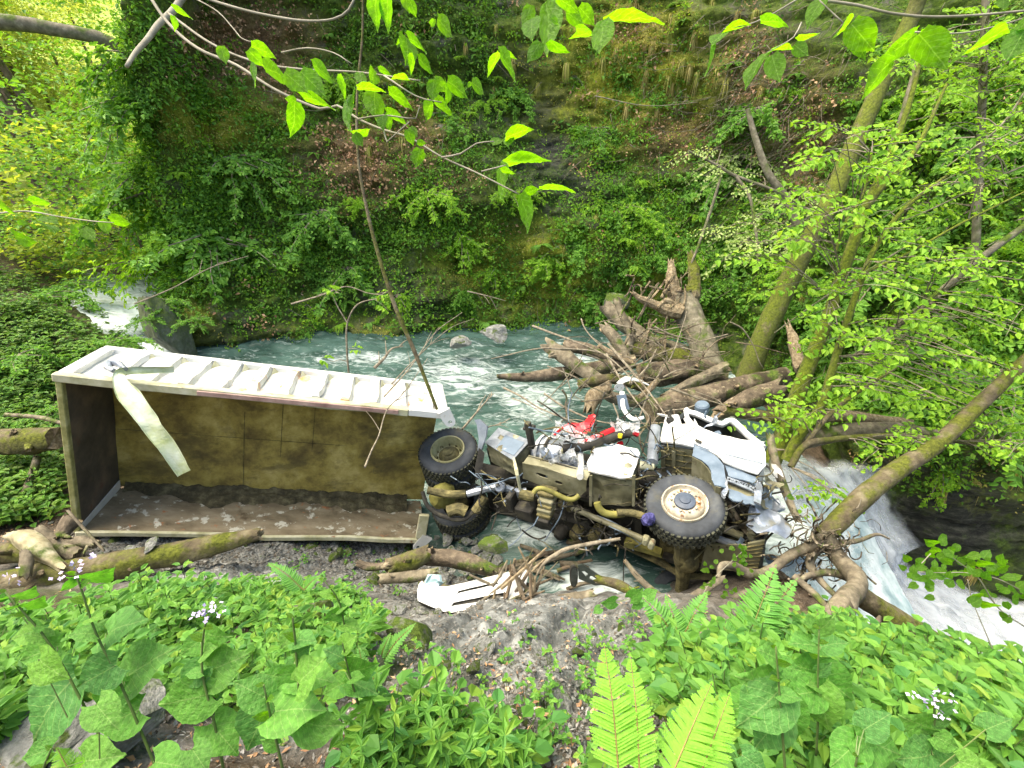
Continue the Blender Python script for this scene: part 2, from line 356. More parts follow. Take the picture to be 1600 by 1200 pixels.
def terrain_mat():
    m, nt, out = newmat('bank_earth'); p = nd(nt, 'ShaderNodeBsdfPrincipled', i_Roughness=.85)
    p.inputs['Specular IOR Level'].default_value = .25
    ar = nd(nt, 'ShaderNodeAttribute', attribute_name='rock'); ag = nd(nt, 'ShaderNodeAttribute', attribute_name='moss'); aw = nd(nt, 'ShaderNodeAttribute', attribute_name='wet')
    soil = ramp(nt, nz(nt, 9, 8, .7), [(.3, (.025, .018, .012)), (.5, (.075, .055, .035)), (.72, (.17, .13, .09))])
    speck = ramp(nt, nz(nt, 55, 4, .7), [(.52, (0, 0, 0)), (.62, (1, 1, 1))]); soil = mixc(nt, mul(nt, speck, .5), soil, (.25, .22, .18))
    rock = ramp(nt, nz(nt, 3.2, 9, .65, stretch=(1, 1.4, 3)), [(.3, (.05, .056, .054)), (.48, (.14, .152, .148)), (.64, (.33, .35, .34))])
    k = ramp(nt, nz(nt, 2.4, 7, .68), [(.30, (0, 0, 0)), (.40, (1, 1, 1))]); c = mixc(nt, mul(nt, ar.outputs['Fac'], k), soil, rock)
    mo = ramp(nt, nz(nt, 26, 6, .75), [(.35, (.02, .045, .006)), (.65, (.075, .13, .015))])
    km = ramp(nt, nz(nt, 1.7, 8, .7), [(.42, (0, 0, 0)), (.58, (1, 1, 1))]); c = mixc(nt, mul(nt, ag.outputs['Fac'], km), c, mo)
    nt.links.new(c, p.inputs['Base Color'])
    nt.links.new(bump(nt, nz(nt, 13, 10, .72), 1.0, .035), p.inputs['Normal']); nt.links.new(p.outputs[0], out.inputs[0]); return m
M_EARTH = terrain_mat()
def axis(*seg):
    out = []
    for a, b, s in seg: out.append(np.arange(a, b, s))
    return np.concatenate(out+[[seg[-1][1]]])
g = grid_geo(axis((-30, -12, .3), (-12, -7, .12), (-7, 7, .055), (7, 12, .12), (12, 20, .5)), axis((-4, 0, .3), (0, 6, .05), (6, 12, .1), (12, 30, .3)), lambda X, Y: ground(X.ravel(), Y.ravel()).reshape(X.shape))
V = g.V[0]; px, py, dd = proj(V)
rockm = blob(px, py, [(820, 1000, 320, 150), (700, 900, 300, 80), (330, 880, 350, 50), (150, 1170, 140, 60), (430, 1130, 130, 50)])
mossm = blob(px, py, [(100, 1000, 160, 150, .6), (1450, 1100, 350, 120, .8), (40, 690, 130, 60, .8), (100, 520, 300, 130, .8), (620, 1050, 100, 60, .5)])
obj('river_bank_ground', g, M_EARTH, smooth=True, attrs={'rock': rockm, 'moss': mossm, 'wet': np.clip(.5-V[:, 2], 0, 1)}, kind='structure')

# ---- cliff: a displaced sheet along the far side of the river
BASE = np.array([(-15,32),(-12.4,24),(-12.2,19),(-11.6,15.8),(-10.9,13.9),(-10.1,12.9),(-9.3,12.5),(-8.3,12.6),(-6.8,13.3),(-4.2,13.8),(-1,14.6),(1.5,15.2),(4,14.9),(6.3,14.2),(7.7,12.9),(8.3,11.3),(8.1,9.9),(7.7,8.9),(7.75,8.0),(8.15,7.5),(9.0,7.15),(10.3,6.9),(12.5,6.5),(17,5.6),(24,3)], float)
def smooth_poly(P, n):
    Q, _ = resample(np.c_[P, np.zeros(len(P))], np.ones(len(P)), .1); s = np.r_[0, np.cumsum(np.linalg.norm(np.diff(Q, axis=0), axis=1))]
    t = np.linspace(0, s[-1], n); Q = np.stack([np.interp(t, s, Q[:, k]) for k in range(2)], -1)
    return Q, t
NU = 620
BQ, BS = smooth_poly(BASE, NU)
tg = unit(np.gradient(BQ, axis=0)); k = 15
pad = np.pad(np.stack([-tg[:, 1], tg[:, 0]], -1), ((k, k), (0, 0)), 'edge'); BN = unit(np.stack([np.convolve(pad[:, i], np.ones(2*k+1)/(2*k+1), 'valid') for i in range(2)], -1))
VS = np.concatenate([np.arange(-3.6, 11, .085), np.arange(11, 15, .25), np.arange(15, 36, 1.0)])
def cliff_xyz(ui, v):
    """ui: float index along the base, v: height"""
    x = np.interp(ui, np.arange(NU), BQ[:, 0]); y = np.interp(ui, np.arange(NU), BQ[:, 1])
    nx = np.interp(ui, np.arange(NU), BN[:, 0]); ny = np.interp(ui, np.arange(NU), BN[:, 1])
    wr = np.clip((x-6.6)/1.2, 0, 1)*np.clip((12.-y)/2, 0, 1)      # the wall beside the waterfall
    wl = np.clip((-8.5-x)/2.0, 0, 1)
    sc = np.where(v > 0, v*.46, v*.2) + .35*np.sin(v*1.1+x*.35)*np.clip(v, 0, 1)
    sr = np.where(v < 1.0, v*.14, .14+(v-1.0)*.85)
    sl = v*.20
    s = sc*(1-wr)*(1-wl) + sr*wr + sl*wl*(1-wr)
    P = np.stack([x+nx*s, y+ny*s, v], -1)
    n1 = fbm(P, .35, 3, 21); q = P*np.array([1, 1, 1.9]); n2 = fbm(q, .9, 4, 33); n3 = np.abs(fbm(q, 2.2, 4, 44)); st = noise(P@np.array([[.3, 0, 0], [0, .3, 0], [.9, .5, 3.2]]), 1.3, 9)
    d = n1*.75 + n2*.42 - n3*.42 + st*.15 + fbm(P, 7, 2, 5)*.07
    d = d*np.clip(1-wr*.35, 0, 1)
    P[:, 0] -= nx*d; P[:, 1] -= ny*d; P[:, 2] += n2*.12
    return P
UI, VV = np.meshgrid(np.arange(NU, dtype=float), VS)
CP = cliff_xyz(UI.ravel(), VV.ravel()); nv = len(VS)
g = Geo(); i = np.arange(NU*nv).reshape(nv, NU)
g.add(CP, np.stack([i[:-1, :-1], i[:-1, 1:], i[1:, 1:], i[1:, :-1]], -1).reshape(-1, 4))
CG = CP.reshape(nv, NU, 3); du = np.gradient(CG, axis=1); dv = np.gradient(CG, axis=0); CNR = unit(np.cross(du, dv)).reshape(-1, 3)
if CNR[NU*40+300] @ np.array([0, -1, 0]) < 0: CNR = -CNR
cpx, cpy, cdd = proj(CP)
BROWN = [(380, 60, 120, 70), (440, 110, 60, 60, .8), (560, 250, 100, 70), (640, 220, 60, 60, .8), (1060, 215, 90, 50, .9), (1180, 110, 80, 90, .7), (1260, 210, 100, 120, .7), (700, 300, 60, 50, .4), (1000, 50, 50, 40, .5), (900, 540, 80, 20, .5)]
WETR = [(850, 170, 70, 50, .7), (900, 290, 80, 50, .8), (760, 180, 50, 40, .5), (450, 528, 260, 34, .6), (640, 470, 90, 50, .8), (1480, 810, 200, 130), (800, 100, 80, 40, .6), (860, 240, 60, 50)]
YMOSS = [(970, 110, 160, 130), (820, 420, 140, 70, .9), (330, 190, 120, 60, .8), (1000, 440, 70, 50, .9), (270, 520, 60, 60, .8), (600, 530, 200, 30, .6), (620, 170, 100, 60, .5), (870, 60, 60, 60, .7), (1520, 760, 80, 60, .5)]
a_br = .8*blob(cpx, cpy, BROWN); a_wet = blob(cpx, cpy, WETR); a_ym = blob(cpx, cpy, YMOSS)
def cliff_mat():
    m, nt, out = newmat('mossy_cliff'); p = nd(nt, 'ShaderNodeBsdfPrincipled', i_Roughness=.8); p.inputs['Specular IOR Level'].default_value = .3
    A = {k: nd(nt, 'ShaderNodeAttribute', attribute_name=k).outputs['Fac'] for k in ('brown', 'wet', 'ymoss')}
    rock = ramp(nt, nz(nt, 2.3, 9, .7, stretch=(1, 1, 2.5)), [(.3, (.025, .027, .02)), (.5, (.10, .105, .08)), (.66, (.25, .25, .2))])
    mo = ramp(nt, nz(nt, 9, 8, .75), [(.3, (.018, .04, .006)), (.5, (.065, .125, .012)), (.66, (.15, .24, .022))])
    ym = ramp(nt, nz(nt, 7, 8, .75), [(.3, (.09, .10, .01)), (.48, (.27, .30, .025)), (.64, (.44, .46, .06))])
    br = ramp(nt, nz(nt, 15, 8, .75), [(.3, (.06, .036, .018)), (.5, (.22, .135, .065)), (.68, (.42, .28, .15))])
    k = ramp(nt, nz(nt, 1.6, 9, .7), [(.34, (0, 0, 0)), (.48, (1, 1, 1))]); c = mixc(nt, k, rock, mo)
    k2 = ramp(nt, nz(nt, 1.1, 8, .7), [(.33, (0, 0, 0)), (.5, (1, 1, 1))]); c = mixc(nt, mul(nt, k2, A['ymoss']), c, ym)
    k3 = ramp(nt, nz(nt, 2.1, 8, .7), [(.3, (0, 0, 0)), (.48, (1, 1, 1))]); c = mixc(nt, mul(nt, k3, A['brown']), c, br)
    k4 = ramp(nt, nz(nt, 1.9, 7, .7), [(.36, (0, 0, 0)), (.5, (1, 1, 1))]); c = mixc(nt, mul(nt, k4, A['wet']), c, mixc(nt, .12, ramp(nt, nz(nt, 3.2, 10, .75, stretch=(.8, .8, 3.5)), [(.36, (.012, .013, .012)), (.5, (.04, .045, .032)), (.64, (.12, .125, .095))]), (.02, .022, .02)))
    nt.links.new(c, p.inputs['Base Color'])
    nt.links.new(bump(nt, nz(nt, 5, 12, .8), 1.0, .16), p.inputs['Normal']); nt.links.new(p.outputs[0], out.inputs[0]); return m
obj('gorge_cliff', g, cliff_mat(), smooth=True, attrs={'brown': a_br, 'wet': a_wet, 'ymoss': a_ym}, kind='structure')

# ---- far sunlit hillside beyond the bend
def far_h(X, Y): return 2.2+np.clip(Y-24, 0, 60)*.30+np.clip(-X-20, 0, 60)*.12+fbm(np.stack([X.ravel(), Y.ravel(), X.ravel()*0], -1), .15, 3, 8).reshape(X.shape)*1.2
g = grid_geo(np.arange(-110, -4, 1.2), np.arange(25, 130, 1.2), far_h)
M_MEADOW = surf('sunlit_tone_grass', [(.3, (.10, .17, .02)), (.5, (.22, .30, .04)), (.7, (.36, .42, .09))], .8, .9, bstr=.5, bdist=.1)  # grass lighter than its own colour; sunlight is partly put into it
obj('far_hillside', g, M_MEADOW, smooth=True, kind='structure')

# ---- water
def water_mat(name, foam_lo, foam_hi, base=((.02, .048, .040), (.065, .125, .108)), foamc=(.62, .72, .72)):
    m, nt, out = newmat(name); p = nd(nt, 'ShaderNodeBsdfPrincipled'); p.inputs['IOR'].default_value = 1.33
    a = nd(nt, 'ShaderNodeAttribute', attribute_name='foam').outputs['Fac']
    c = ramp(nt, nz(nt, 1.3, 6, .6, stretch=(.7, 1.3, 1)), [(.35, base[0]), (.65, base[1])])
    n = nz(nt, 3.3, 9, .72, stretch=(.6, 1.5, 1), dist=1.2)
    s = nd(nt, 'ShaderNodeMath', operation='ADD'); nt.links.new(n, s.inputs[0]); nt.links.new(mul(nt, a, .42), s.inputs[1])
    k = ramp(nt, s.outputs[0], [(foam_lo, (0, 0, 0)), (foam_hi, (1, 1, 1))]); c = mixc(nt, k, c, foamc)
    nt.links.new(c, p.inputs['Base Color']); r = ramp(nt, k, [(0, (.08, .08, .08)), (1, (.7, .7, .7))]); nt.links.new(r, p.inputs['Roughness'])
    nt.links.new(bump(nt, nz(nt, 9, 7, .65, stretch=(.7, 1.4, 1), dist=.6), .7, .03), p.inputs['Normal']); nt.links.new(p.outputs[0], out.inputs[0]); return m
M_WATER = water_mat('stream_water', .58, .90)
def wz(X, Y):
    P = np.stack([X.ravel()*.75, Y.ravel()*1.3, X.ravel()*0], -1)
    n = fbm(P, 1.1, 4, 61)*.10 + (1-np.abs(fbm(P, 2.6, 4, 71))*2.2)*.05
    return (rbf_eval(WATER, X, Y).ravel()+n).reshape(X.shape)
g = grid_geo(np.arange(-15, 6.35, .07), np.arange(3.8, 17, .07), wz)
V = g.V[0]; px, py, dd = proj(V)
foam = .02+.9*blob(px, py, [(640, 600, 300, 60, .17), (950, 600, 160, 70, .15), (720, 585, 90, 40, .5), (560, 560, 120, 14, .4), (900, 560, 60, 25, .5), (830, 630, 70, 40, .5), (840, 830, 60, 30, .75), (925, 915, 70, 35, 1.0), (1010, 935, 40, 25, .6), (1230, 800, 90, 80, 1.2), (1180, 590, 40, 30, .8), (240, 550, 60, 25, 1.3), (170, 480, 80, 50, 1.3), (760, 940, 80, 40, .8)])
# keep the sheet behind the fall's lip and out of the cascade gully
F = g.F[0]; cen = V[F].mean(1); keep = ~((cen[:, 0] > 5.2) & (cen[:, 1] < 7.55)) & ~((cen[:, 0] > 4.2) & (cen[:, 1] < 5.7))
g.F[0] = F[keep]; g.M[0] = g.M[0][keep]
obj('stream_water', g, M_WATER, smooth=True, attrs={'foam': foam}, kind='structure')
# waterfall and the white run-out below it
M_FALL = None
def fall_mat():
    m, nt, out = newmat('white_water'); p = nd(nt, 'ShaderNodeBsdfPrincipled', i_Roughness=.65)
    tc = nd(nt, 'ShaderNodeAttribute', attribute_name='flow'); tq = nd(nt, 'ShaderNodeAttribute', attribute_name='cross')
    cb = nd(nt, 'ShaderNodeCombineXYZ'); nt.links.new(mul(nt, tc.outputs['Fac'], 1), cb.inputs[0])
    nt.links.new(tc.outputs['Fac'], cb.inputs[0]); nt.links.new(tq.outputs['Fac'], cb.inputs[1])
    n = nd(nt, 'ShaderNodeTexNoise'); n.inputs['Scale'].default_value = 1.; n.inputs['Detail'].default_value = 9; n.inputs['Roughness'].default_value = .62; nt.links.new(cb.outputs[0], n.inputs['Vector'])
    c = ramp(nt, n.outputs['Fac'], [(.32, (.10, .19, .22)), (.45, (.28, .40, .44)), (.58, (.58, .67, .71)), (.70, (.78, .82, .84))])
    nt.links.new(c, p.inputs['Base Color']); nt.links.new(bump(nt, nz(nt, 7, 6, .6), .35, .04), p.inputs['Normal'])
    t = nd(nt, 'ShaderNodeBsdfTranslucent'); t.inputs[0].default_value = (.6, .75, .8, 1); mx = nd(nt, 'ShaderNodeMixShader', i_Fac=.2)
    nt.links.new(p.outputs[0], mx.inputs[1]); nt.links.new(t.outputs[0], mx.inputs[2]); nt.links.new(mx.outputs[0], out.inputs[0]); return m
M_FALL = fall_mat()
cl, hw = resample([(6.3,8.15,-.1),(6.28,7.85,-.04),(6.3,7.6,-.1),(6.45,7.15,-.45),(6.6,6.75,-.95),(6.75,6.3,-1.35),(7.05,5.95,-1.65),(7.7,5.6,-1.95),(8.8,5.3,-2.25),(10.5,5.0,-2.45),(14,4.6,-2.6)], [1.15,1.15,1.15,1.15,1.15,1.25,1.45,1.7,1.9,2.2,2.8], .06)
T = unit(np.gradient(cl, axis=0)); S = unit(np.cross(T, [0, 0, 1.])); ns = 44; q = np.linspace(-1, 1, ns)
Vf = cl[:, None]+S[:, None]*(q[None, :, None]*hw[:, None, None]); fl = np.repeat(np.arange(len(cl))[:, None]*.06, ns, 1); cr = np.repeat(q[None]*1.2, len(cl), 0)
steep = np.clip(-T[:, 2], 0, 1)[:, None]
nn = fbm(np.stack([fl.ravel()*.8, cr.ravel()*2.2, fl.ravel()*0], -1), 1.6, 4, 91).reshape(fl.shape)
nf = fbm(Vf.reshape(-1, 3)*np.array([1, 1, 1]), 5, 4, 17).reshape(fl.shape); en = fbm(np.stack([fl.ravel(), np.sign(cr.ravel())*3, fl.ravel()*0], -1), 2.2, 4, 23).reshape(fl.shape)
Vf += (S[:, None]*q[None, :, None]**3)*(en*.35)[:, :, None]
Vf[:, :, 2] += nn*.10+nf*.10+(1-q[None]**2)*.16*steep-.05+np.where(np.abs(q)[None] > .9, -.3, 0); Vf[:, :, 1] -= (nn*.08+nf*.06)*steep
i = np.arange(len(cl)*ns).reshape(len(cl), ns); g = Geo(); g.add(Vf.reshape(-1, 3), np.stack([i[:-1, :-1], i[:-1, 1:], i[1:, 1:], i[1:, :-1]], -1).reshape(-1, 4))
obj('waterfall', g, M_FALL, smooth=True, attrs={'flow': fl.ravel()*.9+nf.ravel()*1.1, 'cross': cr.ravel()*5+nf.ravel()*2.2}, kind='structure')
def veil_mat():
    m, nt, out = newmat('foam_veil'); d = nd(nt, 'ShaderNodeBsdfDiffuse'); d.inputs[0].default_value = (.66, .72, .76, 1); t = nd(nt, 'ShaderNodeBsdfTransparent'); mx = nd(nt, 'ShaderNodeMixShader')
    a = nd(nt, 'ShaderNodeAttribute', attribute_name='flow'); b = nd(nt, 'ShaderNodeAttribute', attribute_name='cross'); e = nd(nt, 'ShaderNodeAttribute', attribute_name='edge')
    cb = nd(nt, 'ShaderNodeCombineXYZ'); nt.links.new(a.outputs['Fac'], cb.inputs[0]); nt.links.new(b.outputs['Fac'], cb.inputs[1]); n = nd(nt, 'ShaderNodeTexNoise'); n.inputs['Scale'].default_value = 1.; n.inputs['Detail'].default_value = 5; n.inputs['Roughness'].default_value = .5; nt.links.new(cb.outputs[0], n.inputs['Vector'])
    k = ramp(nt, n.outputs['Fac'], [(.36, (0, 0, 0)), (.66, (.62, .62, .62))]); nt.links.new(mul(nt, k, e.outputs['Fac']), mx.inputs[0])
    nt.links.new(t.outputs[0], mx.inputs[1]); nt.links.new(d.outputs[0], mx.inputs[2]); nt.links.new(mx.outputs[0], out.inputs[0]); return m
M_VEIL = veil_mat(); g = Geo(); fa, ca, ea = [], [], []
for k in range(6):                                       # loose veils of foam above the solid water
    W = Vf.copy(); qq = np.abs(q)[None]*np.ones_like(fl); b_ = fbm(W.reshape(-1, 3)+k*3.7, 1.7, 3, 200+k).reshape(fl.shape)
    W[:, :, 2] += .035*(k+1)+b_*.10+np.where(qq > .9, .3, 0); W[:, :, 1] -= (.03*(k+1)+b_*.06)*steep; W += (S[:, None]*q[None, :, None])*(.05*k)
    g.add(W.reshape(-1, 3), np.stack([i[:-1, :-1], i[:-1, 1:], i[1:, 1:], i[1:, :-1]], -1).reshape(-1, 4)); fa.append(fl.ravel()*(.7+.1*k)+k*5.1); ca.append(cr.ravel()*(2.2+.5*k)+k*2.3); en_ = np.clip(np.minimum(np.arange(len(cl)), len(cl)-1-np.arange(len(cl)))/10., 0, 1)[:, None]; ea.append((np.clip(1-qq**4, 0, 1)*en_).ravel())
tagit(obj('foam_veil', g, M_VEIL, smooth=True, attrs={'flow': np.concatenate(fa), 'cross': np.concatenate(ca), 'edge': np.concatenate(ea)}), 'soft white foam tumbling over the waterfall', 'foam', kind='stuff')
# side pool of white water left of the fall, under the cab
g = grid_geo(np.arange(4.0, 6.6, .06), np.arange(4.9, 7.9, .06), lambda X, Y: -.12-np.clip(6.9-Y, 0, 3)*.38+fbm(np.stack([X.ravel(), Y.ravel(), X.ravel()*0], -1), 1.8, 4, 5).reshape(X.shape)*.12)
V = g.V[0]
obj('white_pool', g, M_FALL, smooth=True, attrs={'flow': V[:, 1]*1.5, 'cross': V[:, 0]*3.5}, kind='structure')

# spray hanging over the white water: tiny translucent flecks
def spray_mat():
    m, nt, out = newmat('water_spray'); d = nd(nt, 'ShaderNodeBsdfDiffuse'); d.inputs[0].default_value = (.85, .88, .9, 1); t = nd(nt, 'ShaderNodeBsdfTransparent'); mx = nd(nt, 'ShaderNodeMixShader', i_Fac=.16)
    nt.links.new(t.outputs[0], mx.inputs[1]); nt.links.new(d.outputs[0], mx.inputs[2]); nt.links.new(mx.outputs[0], out.inputs[0]); return m
rng = np.random.default_rng(88); ii = rng.integers(0, len(cl), 26000); jj = np.clip((rng.beta(.8, .8, 26000)*(ns-1)).astype(int), 1, ns-2)
P = Vf[ii, jj]+rng.normal(size=(26000, 3))*np.array([.07, .07, .05])+np.array([0, 0, .03])+S[ii]*rng.normal(size=(26000, 1))*.08
g = Geo(); T_ = unit(rng.normal(size=P.shape)+T[ii]*2.0); l = rng.uniform(.02, .06, len(P)); leaves(g, P, T_, unit(rng.normal(size=P.shape)), l, l*.6, 'd', fold=0, droop=0)
Q = np.stack([rng.uniform(4.2, 6.2, 6000), rng.uniform(5.4, 7.4, 6000), np.zeros(6000)], -1); Q[:, 2] = -.05-np.clip(6.9-Q[:, 1], 0, 3)*.38+np.abs(rng.normal(size=6000))*.07; l = rng.uniform(.02, .05, 6000)
leaves(g, Q, unit(rng.normal(size=Q.shape)), unit(rng.normal(size=Q.shape)), l, l*.5, 'd', fold=0, droop=0)
tagit(obj('water_spray', g, spray_mat()), 'white spray hanging over the waterfall', 'spray', kind='stuff')
# ================================================================== the wrecked tipper truck
from mathutils.geometry import tessellate_polygon
FWC = CAM + ray(1070, 785)*6.09; RWC = CAM + ray(699, 701)*7.95
TT = unit(RWC*-1+FWC); TN = np.array([.08, -.2, .97]); TN = unit(TN-TT*(TN@TT)); TD = np.cross(TT, TN)
def tn(px, py, n):
    r = ray(px, py); t = ((FWC+TN*n-CAM)@TN)/(r@TN); return CAM+r*t
def td(px, py, d):
    r = ray(px, py); t = ((FWC+TD*d-CAM)@TD)/(r@TD); return CAM+r*t
def tl(a, n, d): return FWC+TT*a+TN*n+TD*d
def crop(ox, oy, s, L): return [(ox+x*s, oy+y*s) for x, y in L]
MPW = surf('white_truck_paint', [(.3, (.42, .44, .42)), (.5, (.57, .59, .58)), (.7, (.66, .68, .67))], 2, .42, bstr=.15, bdist=.004, bsc=9, spec=.5, extra=[(3.5, .62, .72, (.42, .40, .30)), (14, .68, .74, (.25, .2, .15))])
MPR = surf('white_paint_with_rust', [(.3, (.44, .45, .40)), (.5, (.58, .59, .55)), (.7, (.66, .67, .63))], 3, .5, bstr=.25, bdist=.004, bsc=12, extra=[(1.15, .54, .62, (.55, .27, .07)), (2.6, .63, .70, (.42, .16, .05)), (9, .66, .70, (.2, .11, .06))])
MKH = surf('muddy_metal', [(.3, (.08, .078, .042)), (.5, (.165, .162, .095)), (.7, (.26, .255, .175))], 3.2, .55, bstr=.3, bdist=.006, bsc=14, spec=.5, extra=[(4, .58, .68, (.08, .07, .04))])
MSTEEL = surf('galvanised_sheet', [(.3, (.16, .19, .22)), (.5, (.28, .32, .37)), (.7, (.42, .47, .52))], 5, .32, metal=.5, bstr=.2, bdist=.004, bsc=8, spec=.6, extra=[(3, .6, .7, (.30, .26, .16))])
MGP = surf('grey_blue_plastic', [(.3, (.085, .125, .17)), (.6, (.13, .18, .235))], 6, .45, bstr=.15, bdist=.003, spec=.5, extra=[(12, .64, .7, (.4, .42, .42))])
MBLK = surf('black_chassis', [(.3, (.012, .012, .011)), (.55, (.035, .034, .028)), (.72, (.09, .085, .05))], 6, .7, bstr=.6, bdist=.01, bsc=20)
MCH = surf('muddy_chassis', [(.3, (.03, .028, .015)), (.5, (.10, .09, .04)), (.7, (.24, .21, .09))], 6, .8, bstr=1, bdist=.02, bsc=20)
MTY = surf('tyre_rubber', [(.3, (.022, .026, .03)), (.55, (.045, .053, .062)), (.75, (.09, .10, .10))], 4, .75, bstr=.4, bdist=.004, bsc=30, extra=[(2.5, .56, .7, (.08, .08, .06))])
MTYM = surf('muddy_tyre_tread', [(.3, (.02, .022, .018)), (.55, (.06, .065, .045)), (.75, (.16, .15, .09))], 9, .9, bstr=1, bdist=.012, bsc=40)
MRIM = surf('rusty_white_rim', [(.3, (.20, .175, .12)), (.5, (.34, .32, .25)), (.7, (.48, .46, .40))], 5, .5, bstr=.3, bdist=.005, extra=[(9, .55, .63, (.28, .15, .06)), (17, .6, .66, (.12, .06, .03))])
MRIMK = surf('muddy_rim', [(.3, (.18, .17, .08)), (.5, (.32, .31, .16)), (.7, (.42, .41, .26))], 5, .6, bstr=.4, bdist=.006, extra=[(8, .56, .66, (.12, .09, .04))])
MRED = surf('red_paint', [(.3, (.5, .012, .018)), (.7, (.72, .02, .03))], 4, .3, bstr=.1, spec=.6)
MYEL = surf('yellow_mud_hose', [(.3, (.09, .085, .025)), (.6, (.22, .21, .055))], 7, .6, bstr=.4, bdist=.005)
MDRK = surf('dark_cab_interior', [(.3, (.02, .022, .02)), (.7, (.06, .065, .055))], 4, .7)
MCLOTH = surf('blue_cloth', [(.3, (.03, .03, .12)), (.7, (.10, .10, .28))], 12, .9, bstr=1, bdist=.03)
def sheet_mat():
    m, nt, out = newmat('clear_plastic_film'); p = nd(nt, 'ShaderNodeBsdfPrincipled', i_Roughness=.12); p.inputs['Base Color'].default_value = (.8, .84, .86, 1)
    t = nd(nt, 'ShaderNodeBsdfTransparent'); mx = nd(nt, 'ShaderNodeMixShader')
    k = ramp(nt, nz(nt, 5, 6, .6, dist=2), [(.35, (.15, .15, .15)), (.65, (.8, .8, .8))]); nt.links.new(k, mx.inputs[0])
    nt.links.new(bump(nt, nz(nt, 9, 5, .6, dist=2), 1, .05), p.inputs['Normal'])
    nt.links.new(t.outputs[0], mx.inputs[1]); nt.links.new(p.outputs[0], mx.inputs[2]); nt.links.new(mx.outputs[0], out.inputs[0]); return m
MFILM = sheet_mat()
def g_plate(g, outer, holes, vec, m=0):
    """a solid plate with real holes through it"""
    L = [outer]+list(holes); o = np.asarray(outer[0]); n = unit(np.cross(np.asarray(outer[1])-o, np.asarray(outer[-1])-o))
    allp = np.array([p for l in L for p in l]); N = len(allp); v = np.asarray(vec, float)
    tri = tessellate_polygon([[Vector(p) for p in l] for l in L])
    F = [tuple(t) for t in tri]+[tuple(N+i for i in reversed(t)) for t in tri]; s = 0
    for l in L:
        k = len(l); F += [(s+i, N+s+i, N+s+(i+1) % k, s+(i+1) % k) for i in range(k)]; s += k
    return g.add(np.vstack([allp, allp+v]), F, m)
def oval(c, X, Y, rx, ry, n=14, p=2.0):
    out = []
    for i in range(n):
        a = 2*math.pi*i/n; ca, sa = math.cos(a), math.sin(a)
        out.append(np.asarray(c)+X*(math.copysign(abs(ca)**(2/p), ca)*rx)+Y*(math.copysign(abs(sa)**(2/p), sa)*ry))
    return out
def crumple(o, levels=3, amp=.03, sc=3., seed=1, axis=None):
    me = o.data; import bmesh
    bm = bmesh.new(); bm.from_mesh(me); bmesh.ops.triangulate(bm, faces=bm.faces[:])
    for _ in range(levels):
        bmesh.ops.subdivide_edges(bm, edges=[e for e in bm.edges if e.calc_length() > .07], cuts=1)
        bmesh.ops.triangulate(bm, faces=[f for f in bm.faces if len(f.verts) > 4])
    P = np.array([v.co for v in bm.verts]); D = np.stack([fbm(P, sc, 3, seed+i*5) for i in range(3)], -1)
    if axis is not None: D = (D[:, 2:3]*np.asarray(axis))
    rid = (1-np.abs(fbm(P, sc*.8, 2, seed+40))*3)[:, None]*.3*(np.asarray(axis) if axis is not None else TN)
    P = P+(D+rid)*amp
    for v, p in zip(bm.verts, P): v.co = p
    bm.to_mesh(me); bm.free(); me.update(); return o

# ---------------- tipper box lying on its side
BX, BY, BZ = np.array([.95, .2, -.23]), np.array([-.23, .97, -.07]), np.array([.21, .12, .97])
BX = unit(BX); BZ = unit(BZ-BX*(BZ@BX)); BY = np.cross(BZ, BX); BO = np.array([-6.25, 5.06, 1.05]); BL, BH, BW = 4.97, 1.12, 2.40
def bp(x, y, z): return BO+BX*x+BY*y+BZ*z
def bbox(g, x0, x1, y0, y1, z0, z1, m=0, bev=0.): return g_box(g, bp((x0+x1)/2, (y0+y1)/2, (z0+z1)/2), BX, BY, BZ, x1-x0, y1-y0, z1-z0, m, bev)
def floor_mat():
    m, nt, out = newmat('mud_stained_steel'); p = nd(nt, 'ShaderNodeBsdfPrincipled', i_Roughness=.6); p.inputs['Specular IOR Level'].default_value = .3
    c = ramp(nt, nz(nt, 1.5, 8, .68), [(.28, (.08, .056, .024)), (.40, (.19, .145, .045)), (.52, (.36, .29, .075)), (.66, (.55, .46, .17))])
    c = mixc(nt, ramp(nt, nz(nt, 5, 8, .75), [(.5, (0, 0, 0)), (.75, (.7, .7, .7))]), c, (.05, .04, .022))
    c = mixc(nt, ramp(nt, nz(nt, .9, 6, .7, stretch=(1, 1, 3)), [(.5, (0, 0, 0)), (.62, (.6, .6, .6))]), c, (.09, .075, .035))
    nt.links.new(c, p.inputs['Base Color']); nt.links.new(bump(nt, nz(nt, 18, 8, .7), .4, .01), p.inputs['Normal']); nt.links.new(p.outputs[0], out.inputs[0]); return m
MFL = floor_mat()
MHB = surf('dark_rusted_steel', [(.3, (.03, .028, .025)), (.5, (.075, .066, .055)), (.7, (.16, .12, .09))], 2.2, .55, bstr=.4, bdist=.01, extra=[(2.5, .62, .74, (.13, .05, .03))])  # near-black steel tone with dull red rust patches
MSW = surf('scraped_rusty_wall', [(.3, (.10, .08, .05)), (.5, (.21, .175, .115)), (.7, (.30, .26, .18))], 4, .6, bstr=.4, bdist=.008, stretch=(.5, 1, 1), extra=[(4.5, .57, .62, (.50, .50, .42)), (7, .62, .68, (.33, .14, .06)), (2, .6, .7, (.08, .06, .035))])
MRAIL = surf('cream_rail_paint', [(.3, (.26, .26, .14)), (.5, (.42, .42, .28)), (.7, (.52, .52, .40))], 5, .5, bstr=.4, bdist=.006, extra=[(4, .6, .67, (.25, .14, .08))])
